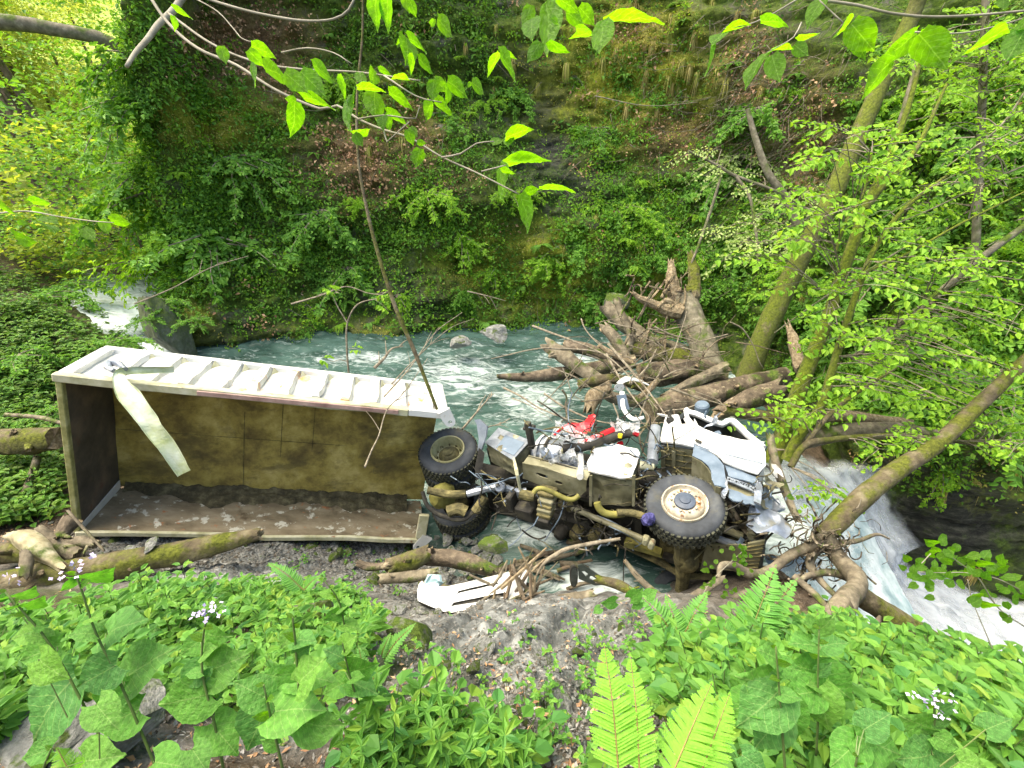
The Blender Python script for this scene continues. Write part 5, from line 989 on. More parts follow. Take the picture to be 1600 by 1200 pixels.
for k in range(110):
    a = rr.uniform(.3, 2.8) if k % 3 else rr.uniform(0, 6.28); x, y = 1280+rr.gauss(0, 34), 848+rr.gauss(0, 26); L = [at(x, y, 6.1+rr.uniform(-.3, .3))]; dx, dy = math.cos(a)*12, math.sin(a)*11
    for s in range(rr.randint(3, 6)): a += rr.uniform(-1.1, 1.1); dx, dy = math.cos(a)*9, math.sin(a)*8; x += dx; y += dy; L.append(at(x, y, 6.0+rr.uniform(-.35, .35)))
    g = Geo(); g_tube(g, L, rr.choice([.004, .006, .009, .014]), seg=4, step=.08, rough=.1); obj('rootlet', g, rr.choice([MDG, MTW, MDW]), lt)

# ---- boulders and stones: every visible one is a thing
def rock_mesh(seed, mat, sub=3, flat=1.0):
    import bmesh
    bm = bmesh.new(); bmesh.ops.create_icosphere(bm, subdivisions=sub, radius=1); P = np.array([v.co for v in bm.verts]); rr = np.random.default_rng(seed)
    for _ in range(15):                                   # cut faces flat like broken rock
        n = unit(rr.normal(size=3)); d = rr.uniform(.42, .75); s = P@n; P = P-n*np.clip(s-d, 0, None)[:, None]*.93
    P = P*(1+.20*fbm(P, 1.9, 5, seed)[:, None]); P[:, 2] *= flat
    for v, p in zip(bm.verts, P): v.co = p
    me = bpy.data.meshes.new('rock'); bm.to_mesh(me); bm.free(); me.materials.append(mat); return me
RM = [rock_mesh(i, MROCK if i % 3 else MROCKM, 3, (.75, .55, .35)[i % 3]) for i in range(7)]; RMM = [rock_mesh(20+i, MROCKM, 4, .7) for i in range(3)]
def put_rock(px, py, size, me, label, t=None, cat='rock', group=None, name='rock', sink=.25, rot=None):
    p = gpt(px, py) if t is None else at(px, py, t); rr = random.Random(int(px*7+py))
    e = Matrix.Rotation(rr.uniform(0, 6.28) if rot is None else rot, 4, 'Z')@Matrix.Rotation(rr.uniform(-.25, .25), 4, 'X')
    o = bpy.data.objects.new(name, me); COL.objects.link(o); o.matrix_world = Matrix.Translation(Vector(p)+Vector((0, 0, size*sink)))@e@Matrix.Diagonal((size, size*rr.uniform(.65, .95), size, 1)); tagit(o, label, cat, group)
    p0 = p; return o
put_rock(648, 1012, .26, RMM[0], 'large mossy boulder under the left end of the torn bumper', name='boulder')
put_rock(775, 858, .26, RM[0], 'wet dark grey rock in the foam under the truck', name='boulder', t=6.6)
put_rock(240, 852, .17, RM[2], 'grey slab standing on edge in front of the box', t=6.1)
put_rock(205, 862, .12, RM[5], 'small dark slab behind the long mossy log', t=6.1)
ko = put_rock(262, 525, 1.0, rock_mesh(57, MROCKM, 5, .9), 'mossy rock knob where the stream bends behind the left end of the box', t=13.0, name='boulder', rot=.6); ko.scale = (ko.scale[0]*.8, ko.scale[1], ko.scale[2]*1.5)
put_rock(775, 528, .55, RM[1], 'pale mossy rock at the water line below the cliff', t=13.6, name='boulder')
put_rock(715, 540, .4, RM[4], 'low rock at the water line left of the pale mossy rock', t=13.6, name='boulder')
put_rock(958, 478, .5, RM[3], 'mossy boulder above the crooked bough at the cliff foot', t=13.2, name='boulder')
put_rock(150, 1165, .26, RM[1], 'light grey rock low at the left among big leaves', name='boulder')
put_rock(60, 1180, .2, RM[4], 'grey rock at the bottom left corner', name='boulder')
put_rock(695, 1048, .075, RM[6], 'pale chunk of rock lying on the litter slope')
put_rock(470, 975, .3, RMM[2], 'dark boulder hidden between the herbs')
put_rock(845, 1020, .12, RM[1], 'light grey hump of rock in the middle of the slope')
put_rock(755, 1015, .13, RM[4], 'broad grey outcrop left of the middle of the slope')
put_rock(870, 1100, .15, RM[2], 'ribbed grey outcrop low on the slope by the bright fern')
put_rock(980, 1045, .1, RM[5], 'grey outcrop just above the bright fern')
rr = random.Random(31)
for k in range(150):
    reg = rr.choice([((470, 700), (845, 925)), ((380, 640), (835, 880)), ((600, 700), (900, 960)), ((110, 240), (820, 870)), ((700, 860), (860, 900))]); x, y = rr.uniform(*reg[0]), rr.uniform(*reg[1])
    put_rock(x, y, rr.choice([.05, .07, .09, .13]), rr.choice(RM), 'loose grey stone on the bank below the tipper box', group='loose stones below the tipper box', name='stone')
for k in range(70):
    x, y = rr.uniform(600, 1040), rr.uniform(970, 1180)
    put_rock(x, y, rr.choice([.02, .03, .04, .055]), rr.choice(RM), 'small grey stone on the litter slope in the foreground', group='small stones on the litter slope', name='stone')
for k in range(22):
    x, y = rr.uniform(0, 110), rr.uniform(640, 830)
    put_rock(x, y, rr.choice([.06, .1, .14]), rr.choice(RM), 'half buried stone left of the tipper box', group='stones left of the tipper box', name='stone')

for k in range(60):                                      # wet stones and wood between the rear axle and the bumper
    x, y = rr.uniform(678, 870), rr.uniform(838, 905)
    if x > 790 and y < 865: continue
    p = at(x, y, z=-.22); put_rock(x, y, rr.choice([.08, .12, .16, .2]), rr.choice([RM[1], RM[2], RM[4], RM[5], RM[0]]), 'wet stone in the water between rear axle and torn bumper', t=float((p-CAM)@_F), group='wet stones between the rear axle and the bumper', name='stone', sink=.2)
for k in range(16):
    x, y = rr.uniform(690, 930), rr.uniform(845, 930); p = at(x, y, z=.0); a = rr.uniform(-.6, .5); d = np.array([math.cos(a), math.sin(a), rr.uniform(-.1, .2)]); L_ = rr.uniform(.3, .8); r_ = rr.uniform(.02, .05)
    g = Geo(); g_tube(g, [p-d*L_/2, p+np.array([0, 0, .03]), p+d*L_/2], [r_, r_*1.1, r_*.7], seg=8, step=.08, rough=.3, jag=.03, seed=k)
    tagit(obj('driftwood', g, [rr.choice([MDG, MDW, MB]), MWO]), 'piece of wet driftwood in the water under the truck', 'driftwood', 'driftwood in the water under the truck')
# ================================================================== leaves
LG = leafmat('shrub_leaf', [(.07, .20, .03), (.13, .32, .04), (.20, .42, .06), (.10, .26, .05), (.16, .34, .035)], .42)
LB = leafmat('fresh_leaf', [(.14, .33, .03), (.22, .45, .04), (.31, .53, .055), (.17, .37, .04)], .5)
LD = leafmat('ivy_leaf', [(.035, .11, .016), (.075, .20, .022), (.13, .28, .03), (.09, .15, .02)], .25)
LY = leafmat('pale_leaf', [(0.288, 0.432, 0.115), (0.49, 0.6, 0.259), (0.23, 0.389, 0.072)], .45)
LH = leafmat('herb_leaf', [(.06, .18, .035), (.12, .31, .055), (.19, .42, .075), (.07, .23, .06), (.15, .34, .05), (.09, .25, .04), (.24, .40, .06)], .42)
LBR = leafmat('dead_leaf', [(0.176, 0.097, 0.053), (0.351, 0.211, 0.115), (0.562, 0.386, 0.228), (0.281, 0.14, 0.078)], .12)
LCH = leafmat('pale_litter', [(.07, .055, .04), (.16, .155, .14), (.34, .34, .33), (.11, .085, .06), (.2, .2, .19)], .08)
LGR = leafmat('hanging_grass', [(.14, .20, .03), (.26, .32, .05), (.5, .44, .15), (.36, .38, .08)], .35)
LF = leafmat('fern_leaf', [(0.198, 0.495, 0.05), (0.264, 0.578, 0.066)], .5)
LFG = leafmat('shade_fern_leaf', [(0.114, 0.325, 0.073), (0.163, 0.406, 0.081)], .45)
LCON = leafmat('sunlit_tone_far_leaf', [(.16, .26, .04), (.30, .42, .07), (.46, .56, .12)], .5)  # brighter leaf colours carry the sunlight on the far trees
BIGH = leafmat('honesty_leaf', [(.10, .30, .05), (.14, .36, .065), (.09, .26, .07), (.17, .38, .06)], .4, big=True, tcol=(1.1, 1.45, .4))
BIGO = leafmat('elm_leaf', [(0.1, 0.23, 0.025), (0.14, 0.28, 0.03), (0.11, 0.25, 0.035)], .68, big=True, tcol=(1.7, 2.1, .3), rough=.42, spec=.4)
STEM = surf('green_stem', [(.3, (.05, .10, .025)), (.7, (.12, .18, .05))], 9, .6, bstr=0)
STEMR = surf('brown_fern_stem', [(.3, (.16, .13, .04)), (.7, (.28, .22, .07))], 9, .6, bstr=0)
MFLW = surf('lilac_petal', [(.3, (.42, .34, .62)), (.7, (.68, .62, .85))], 8, .7, bstr=0)
MFLWW = surf('white_petal', [(.3, (.75, .75, .7)), (.7, (.8, .8, .78))], 8, .7, bstr=0)

def rnd_dirs(n, rng, up=.0, out=None, k=0.):
    d = rng.normal(size=(n, 3)); d[:, 2] += up
    if out is not None: d = d+np.asarray(out)*k
    return unit(d)
# ---- cliff cover
def cliff_samples(n, rng, dens, vmax=11., thr_noise=None):
    U_ = rng.uniform(0, NU-1, n); V_ = rng.uniform(-.1, vmax, n); P = cliff_xyz(U_, V_)
    iu = np.clip(U_.round().astype(int), 0, NU-1); iv = np.clip(np.searchsorted(VS, V_), 0, nv-1); N = CNR[iv*NU+iu]
    px, py, d = proj(P); ok = (px > -60) & (px < 1680) & (py > -90) & (py < 1250) & (d > 1)
    w = dens(px, py, P)*ok; keep = rng.uniform(size=n) < w; return P[keep], N[keep], px[keep], py[keep]
GREENB = [(420, 490, 200, 40, .7), (700, 490, 240, 50, .7), (960, 470, 120, 60, .7), (240, 470, 70, 60, .8), (1450, 760, 160, 60, .5), (320, 330, 240, 160), (680, 330, 90, 110, .9), (1000, 340, 120, 100, .9), (480, 400, 160, 90, .8), (820, 440, 160, 60, .7), (560, 150, 80, 60, .7), (1100, 420, 80, 90, .8), (1450, 450, 250, 220, .9), (200, 200, 120, 150, .6), (930, 220, 80, 60, .6), (1430, 200, 180, 160, .6), (1300, 640, 400, 60, .8), (700, 130, 120, 80, .5), (1150, 300, 130, 120, .8)]
def clumps(name, n, rng, dens, per, rad, L, mat, kind, label, cat, up=.5, out=.35, vmax=11., flat=.5, lift=.06, droop=.15):
    P, N, px, py = cliff_samples(n, rng, dens, vmax); m = len(P)
    if m == 0: return
    sc = rng.uniform(.6, 1.3, m); C = np.repeat(P+N*lift, per, 0); NN = np.repeat(N, per, 0); s = np.repeat(sc, per)
    off = rng.normal(size=(m*per, 3))*rad*s[:, None]; h = np.sum(off*NN, 1, keepdims=True); off = off-NN*h+NN*np.abs(h)*flat
    T = unit(rng.normal(size=(m*per, 3))*.8+NN*.6+np.array([0, 0, -.25])); Nr = unit(np.array([0, 0, up])+NN*out+rng.normal(size=(m*per, 3))*.35)
    l = L*s*rng.uniform(.6, 1.3, m*per); g = Geo(); leaves(g, C+off, T, Nr, l, l*.62, kind, droop=droop); tagit(obj(name, g, mat), label, cat, kind='stuff')
r_ = np.random.default_rng(3)
nzp = lambda P, s, sd: fbm(P, s, 3, sd)
clumps('ivy', 34000, r_, lambda x, y, P: np.clip(.30+nzp(P, .8, 5)*1.4, 0, 1)*(1-.9*blob(x, y, BROWN))*(1-.7*blob(x, y, WETR)), 11, .13, .085, LD, 'd', 'dark ivy and small herbs clinging to the cliff', 'ivy')
clumps('cliff_herbs', 34000, r_, lambda x, y, P: np.clip(blob(x, y, GREENB)*.9+.12+nzp(P, 1.1, 9)*1.5-.2, 0, 1)*(1-.85*blob(x, y, BROWN))*(1-.8*blob(x, y, WETR)), 14, .17, .105, LG, 'o', 'mid green leafy herbs growing over the cliff', 'herbs')
clumps('bright_cliff_herbs', 17000, r_, lambda x, y, P: np.clip(blob(x, y, GREENB)*.8+.05+nzp(P, 1.3, 19)*1.6-.35, 0, 1)*(1-.6*blob(x, y, BROWN)), 12, .13, .09, LB, 'o', 'bright green leafy herbs in patches on the cliff', 'herbs')
clumps('dead_leaves', 16000, r_, lambda x, y, P: np.clip(blob(x, y, BROWN)*1.2+nzp(P, 1.2, 29)*.8-.15, 0, 1), 9, .16, .10, LBR, 'd', 'brown dead leaves caught on the cliff ledges', 'dead leaves', up=.3, out=.9, lift=.02)
clumps('moss_tufts', 36000, r_, lambda x, y, P: np.clip(blob(x, y, YMOSS)*1.0+nzp(P, 1.2, 39)*.9-.2, 0, 1)*(1-.7*blob(x, y, WETR)), 10, .09, .055, LGR, 'd', 'yellow green moss tufts covering the cliff', 'moss', up=.1, out=.9, lift=.0, droop=.5)
# grass tufts hanging off the rock
def tuft_mesh(seed, dry):
    rng = np.random.default_rng(seed); n = 70; g = Geo(); a = rng.uniform(-1.5, 1.5, n); out = np.stack([np.sin(a)*.7, -np.cos(a)*rng.uniform(.3, 1, n), np.zeros(n)], -1)
    L = rng.uniform(.3, 1, n); V = []; F = []
    for i in range(n):
        w_ = .022; P0 = rng.normal(size=3)*.05; o = out[i]; pts_ = [P0+o*L[i]*.35*s**.7+np.array([0, 0, (.35*s-1.25*s*s)*L[i]]) for s in np.linspace(0, 1, 5)]; side = np.array([-o[1], o[0], 0])*w_
        k = len(V); V += [pts_[0]-side, pts_[0]+side, pts_[1]-side, pts_[1]+side, pts_[2]-side*.8, pts_[2]+side*.8, pts_[3]-side*.5, pts_[3]+side*.5, pts_[4]]
        F += [(k, k+1, k+3, k+2), (k+2, k+3, k+5, k+4), (k+4, k+5, k+7, k+6), (k+6, k+7, k+8)]
    g.add(V, F); return to_mesh('grass_tuft', g, LGR if not dry else bpy.data.materials['dry_grass'])
leafmat('dry_grass', [(0.36, 0.3, 0.105), (0.54, 0.45, 0.18), (0.24, 0.255, 0.06)], .35)
TM = [tuft_mesh(i, i % 2) for i in range(6)]
def cliff_near(px, py):
    k = np.argmin(np.where(cdd > 0, (cpx-px)**2+(cpy-py)**2, 1e12)); return CP[k], CNR[k]
rr = random.Random(4)
def on_cliff(me, px, py, s, name, label, cat, group=None, push=.0, tilt=0, tip=.0):
    P, N = cliff_near(px, py); h = unit(np.array([N[0], N[1], 0])); x = np.cross([0, 0, 1.], -h)*1.0
    z = unit(np.array([0, 0, 1.])+h*tip); x = unit(np.cross(-h, z)); y = np.cross(z, x)
    M = frame(P+N*push, x, y, z, s)@Matrix.Rotation(tilt, 4, 'Y'); o = bpy.data.objects.new(name, me); COL.objects.link(o); o.matrix_world = M; return tagit(o, label, cat, group)
for (cx, cy, sx, sy, n) in ((1060, 90, 110, 90, 42), (1000, 60, 80, 50, 16), (340, 200, 60, 50, 22), (800, 60, 60, 60, 10), (960, 380, 90, 60, 12), (620, 210, 60, 40, 8), (880, 450, 80, 40, 8), (1230, 460, 60, 50, 6), (300, 250, 60, 40, 8), (1500, 770, 90, 90, 5)):
    for k in range(n): on_cliff(rr.choice(TM), cx+rr.gauss(0, sx*.6), cy+rr.gauss(0, sy*.6), rr.uniform(.35, .75), 'grass_tuft', 'tuft of long grass hanging from a mossy cliff ledge', 'grass tuft', 'grass tufts hanging on the cliff')
# ---- shrubs
def shrub_parts(seed, nsh, L0, leafL, per=20, up=.5, droop=.7, spread=1.0):
    rr = random.Random(seed); gw = Geo(); LP, LT, LN = [], [], []
    for s in range(nsh):
        a = rr.uniform(-1.5, 1.5)*spread; e = rr.uniform(-.2, 1.0)*up; d = np.array([math.sin(a)*math.cos(e), -math.cos(a)*math.cos(e), math.sin(e)]); L = L0*rr.uniform(.5, 1.0)
        P = [np.zeros(3)+np.array([rr.gauss(0, .04), 0, rr.gauss(0, .04)])]; n = 6
        for i in range(n): d = unit(d+np.array([rr.gauss(0, .16), rr.gauss(0, .16), -droop/n*rr.uniform(.6, 1.4)])); P.append(P[-1]+d*L/n)
        g_tube(gw, P, list(np.linspace(.014, .004, n+1)), seg=4, step=.3, cap=False); P = np.array(P)
        for i in range(1, n+1):
            for q in range(3):
                b = P[i]; td_ = unit(np.cross(P[i]-P[i-1], [0, 0, 1])*(1 if q % 2 else -1)+(P[i]-P[i-1])*2.5+np.array([rr.gauss(0, .4) for _ in range(3)])*.5); tl_ = L*.28*rr.uniform(.5, 1.1)*(1.2-i/n*.6)
                m = per//3
                for j in range(m):
                    f = (j+.5)/m; p = b+td_*tl_*f+np.array([0, 0, -.12*f*f*tl_]); sd = np.cross(td_, [0, 0, 1])*(1 if j % 2 else -1)
                    LP.append(p); LT.append(unit(td_*.6+sd*.8+np.array([rr.gauss(0, .25), rr.gauss(0, .25), -.2+rr.gauss(0, .2)]))); LN.append(np.array([rr.gauss(0, .3), rr.gauss(0, .3)-.25, 1]))
    return gw, np.array(LP), np.array(LT), np.array(LN)
def shrub_mesh(seed, nsh, L0, leafL, mat, **k):
    gw, P, T, N = shrub_parts(seed, nsh, L0, leafL, **k); rng = np.random.default_rng(seed); l = leafL*rng.uniform(.55, 1.25, len(P)); g = Geo(); leaves(g, P, T, N, l, l*.62, 'o')
    return to_mesh('shrub_leaves', g, mat), to_mesh('shrub_stems', gw, MTW)
SH = {'g': [shrub_mesh(i, 12, 1.3, .085, LG) for i in range(3)], 'b': [shrub_mesh(10+i, 12, 1.1, .075, LB) for i in range(3)], 'p': [shrub_mesh(20, 9, 1.3, .08, LY, per=12)], 'h': [shrub_mesh(30+i, 10, 1.0, .07, LB, up=.1, droop=1.6) for i in range(2)]}
def shrub(px, py, s, kind, label, t=None, seed=0, cat='shrub', group=None, name='shrub', tip=.3):
    lv, wd = SH[kind][seed % len(SH[kind])]
    if t is None: P, N = cliff_near(px, py); h = unit(np.array([N[0], N[1], 0]))
    else: P = at(px, py, t); h = unit(np.array([CAM[0]-P[0], CAM[1]-P[1], 0]))
    z = unit(np.array([0, 0, 1.])+h*tip); x = unit(np.cross(-h, z)); y = np.cross(z, x); M = frame(P, x, y, z, s)
    r = thing(name, P, label, cat, group); inst('foliage', lv, r, M); inst('stems', wd, r, M); return r
for k, (x, y, s, kd, lb) in enumerate([
 (250, 300, 1.7, 'g', 'dense dark green shrub high on the left of the gorge'), (330, 370, 1.7, 'g', 'broad leafy shrub in the middle of the left shrubs'), (400, 300, 1.5, 'g', 'leafy shrub right of the leaf hanging near the left branch'),
 (240, 400, 1.5, 'b', 'light green shrub above the rock knob'), (430, 400, 1.5, 'g', 'shrub hanging over the water behind the box'), (500, 330, 1.3, 'g', 'shrub left of the leaning sapling'),
 (360, 250, 1.3, 'g', 'small leaved shrub below the hanging grass at left'), (290, 460, 1.2, 'g', 'low shrub just above the knob ledge'), (540, 420, 1.2, 'g', 'shrub behind the sapling near the dark rock'),
 (670, 300, 1.25, 'b', 'bright green shrub hanging in the centre of the cliff'), (720, 370, 1.1, 'b', 'bright shrub tip just below the centre one'), (560, 130, 1.0, 'b', 'small shrub at the top left of the cliff'),
 (960, 320, 1.1, 'b', 'bright shrub below the dark wet overhang'), (1020, 340, 1.1, 'b', 'bright shrub left of the cluster of pale leaves'), (1120, 270, 1.4, 'g', 'wide shrub growing above the fork of the dead branches'),
 (1190, 360, 1.3, 'p', 'shrub with pale whitish leaves left of the big leaning trunk'), (1150, 240, 1.2, 'p', 'pale leaved sprays under the brown slope'), (1130, 430, 1.1, 'g', 'shrub right of the upright stump'),
 (1250, 300, 1.2, 'p', 'pale leaved shrub crossing the mossy leaning trunk'), (700, 180, 1.0, 'g', 'dark shrub on the cliff ledge near the top middle'), (930, 200, .9, 'g', 'small shrub on the mossy top right of the overhang'),
 (800, 300, .9, 'b', 'low bright plant cluster under the centre leaves'), (860, 400, .9, 'b', 'patch of round bright leaves low in the middle of the cliff'), (770, 420, .8, 'b', 'little bright shrub at the middle cliff foot'),
 (1300, 480, 1.4, 'g', 'dark shrub behind the forked tree'), (1400, 420, 1.6, 'g', 'dense shrub between forked tree and the thin upright tree'), (1500, 500, 1.6, 'g', 'dense green shrub right of the thin upright tree'),
 (1580, 420, 1.6, 'g', 'leafy shrub at the right edge, halfway up'), (1450, 560, 1.4, 'b', 'bright shrub over the right rock wall'), (1560, 580, 1.5, 'g', 'shrub above the end of the leaning trunk'), (1440, 620, 1.0, 'g', 'shrub hanging over the rock wall right of the waterfall'),
 (1520, 330, 1.5, 'g', 'shrub high at the right behind the upright tree'), (1380, 250, 1.3, 'g', 'shrub right of the top of the mossy leaning trunk'), (1480, 150, 1.4, 'b', 'bright shrub near the upper right corner'), (1590, 220, 1.4, 'g', 'dark green shrub at the upper right edge'),
 (1180, 170, 1.1, 'g', 'shrub at the foot of the brown slope near the top'), (200, 170, 1.5, 'g', 'dark conifer like shrub at the left end of the cliff'), (180, 260, 1.5, 'g', 'shrub on the left silhouette of the cliff'), (210, 90, 1.4, 'g', 'shrub near the top left of the cliff'), (480, 480, 1.0, 'h', 'trailing plant over the dark rock behind the box'),
 (1230, 420, .9, 'b', 'bright shrub between the stump and the leaning trunk'), (1090, 400, .8, 'b', 'bright sprig behind the top of the stump'), (620, 460, .9, 'h', 'trailing bright plant right of the leaning sapling'), (900, 120, .8, 'h', 'trailing plant on the yellow moss near the top'), (1470, 730, .7, 'h', 'small fern like plant on the dark right rock wall')]):
    shrub(x, y, s*1.25, kd, lb, seed=k, tip=.5)
# small ferns and further shrubs that cannot be told apart
def rosette(seed, mat):
    rng = np.random.default_rng(seed); g = Geo(); LP, LT, LN, LL, LW = [], [], [], [], []
    for f in range(9):
        a = rng.uniform(-2.2, 2.2); o = np.array([math.sin(a), -math.cos(a), 0]); L = rng.uniform(.6, 1); s = np.array([-o[1], o[0], 0])
        for k in range(16):
            q = (k+1)/16; p = o*L*q*.8+np.array([0, 0, .45*q-.75*q*q])*L
            for sg in (-1, 1): LP.append(p); LT.append(unit(s*sg+o*.4+np.array([0, 0, -.2*q]))); LN.append((o*.4+np.array([0, 0, 1]))); LL.append(.2*L*math.sin(math.pi*min(1, .12+.86*q))); LW.append(.07*L)
    leaves(g, np.array(LP), np.array(LT), np.array(LN), np.array(LL), np.array(LW), 'd', fold=0, droop=.1); return to_mesh('fern_rosette', g, mat)
RS = [rosette(i, LG if i % 2 else LB) for i in range(4)]; rr = random.Random(61); n_ = 0
while n_ < 110:
    x, y = rr.uniform(180, 1600), rr.uniform(-10, 560)
    if rr.random() > .25+blob(np.array([x]), np.array([y]), GREENB+YMOSS)[0] or blob(np.array([x]), np.array([y]), WETR)[0] > .6: continue
    on_cliff(rr.choice(RS), x, y, rr.uniform(.35, .75), 'small_fern', 'small fern rosette growing out of the mossy cliff', 'fern', 'small ferns growing on the cliff', tilt=rr.uniform(-.3, .3)); n_ += 1
n_ = 0
while n_ < 62:
    x, y = rr.uniform(170, 1600), rr.uniform(20, 520)
    if rr.random() > blob(np.array([x]), np.array([y]), GREENB)[0] or blob(np.array([x]), np.array([y]), BROWN+WETR)[0] > .5: continue
    k_ = rr.choice('ggb'); me_ = rr.choice(SH[k_])[0]; on_cliff(me_, x, y, rr.uniform(.6, 1.1), 'shrub', 'small leafy shrub hanging on the mossy cliff', 'shrub', 'small leafy shrubs hanging on the cliff', tilt=rr.uniform(-.5, .5), tip=.5); n_ += 1
for x, y, t, s_, lb in ((60, 470, 12.5, 1.2, 'leafy bush on the left bank above the tipper box'), (150, 540, 11.3, .9, 'bush on the left bank beside the white water'), (20, 560, 10, 1.0, 'bush at the left edge level with the top of the box'), (205, 530, 11.4, .6, 'small bush on the bank left of the rock knob'), (75, 640, 8.6, .55, 'low bush close to the left end of the box'), (262, 470, 12.6, .7, 'bushy plant growing on top of the rock knob'), (225, 500, 12.2, .45, 'small plant on the left side of the rock knob'), (300, 500, 12.3, .5, 'small plant on the right side of the rock knob'), (105, 450, 14, 1.1, 'pale green bush in front of the sunny gap')):
    shrub(x, y, s_, 'g', lb, t=t, seed=int(x), tip=-.1)
# dead brush on the brown right slope
rr = random.Random(14); g = Geo()
for k in range(420):
    x, y = rr.gauss(1190, 85), rr.gauss(170, 110); P, N = cliff_near(x, y); P = P+N*rr.uniform(.05, .5); d = unit(np.array([rr.gauss(-.6, .5), rr.gauss(-.2, .3), rr.gauss(-.5, .4)])); L = rr.uniform(.3, 1.3)
    g_tube(g, [P, P+d*L*.5+np.array([0, 0, rr.gauss(0, .08)]), P+d*L], [rr.uniform(.006, .02), .008, .004], seg=4, step=.3, cap=False)
tagit(obj('dead_brush', g, MDG), 'tangle of dead grey brushwood on the brown upper right slope', 'brushwood', kind='stuff')
rr = random.Random(15); g = Geo()
for k in range(420):
    x, y = rr.uniform(200, 1600), rr.uniform(0, 560); P, N = cliff_near(x, y); P = P+N*rr.uniform(.0, .25); d = unit(np.array([rr.gauss(0, .6), rr.gauss(-.1, .3), rr.gauss(-.5, .7)])); L = rr.uniform(.2, 1.0)
    g_tube(g, [P, P+d*L*.5+np.array([0, 0, rr.gauss(0, .05)]), P+d*L], [.008, .006, .003], seg=4, step=.4, cap=False)
tagit(obj('dead_twigs', g, MTW), 'thin bare twigs and trailing stems caught all over the cliff', 'twigs', kind='stuff')

# ---- trees on the right
def spray_arr(rr, base, d, nrm, L, leaf, gw, LP, LT, LN, LL):
    d, nrm, s = [a for a in orth(d, nrm)]; n = 7; P = [np.asarray(base, float)]; dd = d
    for i in range(n): dd = unit(dd+s*rr.gauss(0, .10)-np.array([0, 0, .05])); P.append(P[-1]+dd*L/n)
    g_tube(gw, P, list(np.linspace(.006, .002, n+1)), seg=3, step=.3, cap=False)
    for i in range(1, n+1):
        for sg in (-1, 1):
            tdir = unit(dd*.75+s*sg+nrm*rr.gauss(0, .12)); tl_ = L*.33*(1.15-i/n)*rr.uniform(.6, 1.2)+leaf*.5; m = max(1, int(tl_/(leaf*.75)))
            for j in range(m):
                p = P[i]+tdir*tl_*(j+.6)/m; ls = 1 if j % 2 else -1; LP.append(p); LT.append(unit(tdir*.8+(dd*ls)*.7+np.array([0, 0, -.25])+np.array([rr.gauss(0, .2) for _ in range(3)]))); LN.append(unit(nrm+np.array([rr.gauss(0, .28) for _ in range(3)]))); LL.append(leaf*rr.uniform(.6, 1.2))
def tree(name, label, trunks, sprays, mat, leafmat_, leaf=.06, rad=None, seed=1, cat='tree', conn=True):
    base = pts(trunks[0][0], trunks[0][1], trunks[0][2])[0]; r = thing(name, base, label, cat); allp = []
    for i, (L, t0, t1, R) in enumerate(trunks):
        P = pts(L, t0, t1); g = Geo(); g_tube(g, P, R, seg=14 if max(R) > .08 else 8, step=.08, rough=.10, nsc=4, seed=seed+i); smooth_by(obj('trunk' if i == 0 else 'branch', g, mat, r), 60); allp.append(resample(P, R, .15)[0])
    A = np.concatenate(allp); rr = random.Random(seed); gw = Geo(); LP, LT, LN, LL = [], [], [], []
    for (x, y, t, ang, L) in sprays:
        b = at(x, y, t); d = _R*math.cos(ang)+_U*math.sin(ang)+_F*rr.uniform(-.4, .3); spray_arr(rr, b, d, np.array([rr.gauss(0, .2), -.35, 1]), L, leaf, gw, LP, LT, LN, LL)
        if conn:
            k = np.argmin(np.linalg.norm(A-b, axis=1)+np.where(A[:, 2] > b[2]+.3, .8, 0)); q = A[k]
            if .15 < np.linalg.norm(q-b) < 2.6: g_tube(gw, [q, (q+b)/2+np.array([0, 0, .05]), b], [.011, .008, .006], seg=4, step=.2, cap=False)
    if LP:
        l = np.array(LL); g = Geo(); leaves(g, np.array(LP), np.array(LT), np.array(LN), l, l*.7, 'o'); obj('foliage', g, leafmat_, r); obj('twigs', gw, MTW, r)
    return r
def rsp(seed, n, blobs, t0, t1, L=(.4, .9)):
    rr = random.Random(seed); out = []
    for k in range(n):
        cx, cy, sx, sy = rr.choice(blobs); out.append((rr.uniform(cx-sx, cx+sx), rr.uniform(cy-sy, cy+sy), rr.uniform(t0, t1), rr.choice([math.pi, math.pi, 0])+rr.uniform(-.5, .5), rr.uniform(*L)))
    return out
tree('leaning_tree', 'thick moss covered trunk leaning right up the slope behind the logs', [([(1166, 592), (1190, 530), (1228, 448), (1260, 385), (1292, 325), (1335, 225), (1385, 110), (1425, 25), (1445, -30)], 13.2, 10.5, [.30, .27, .25, .24, .23, .21, .19, .17, .15])], rsp(40, 5, [(1200, 360, 40, 60)], 11, 12), MTG, LG, .08, seed=4)
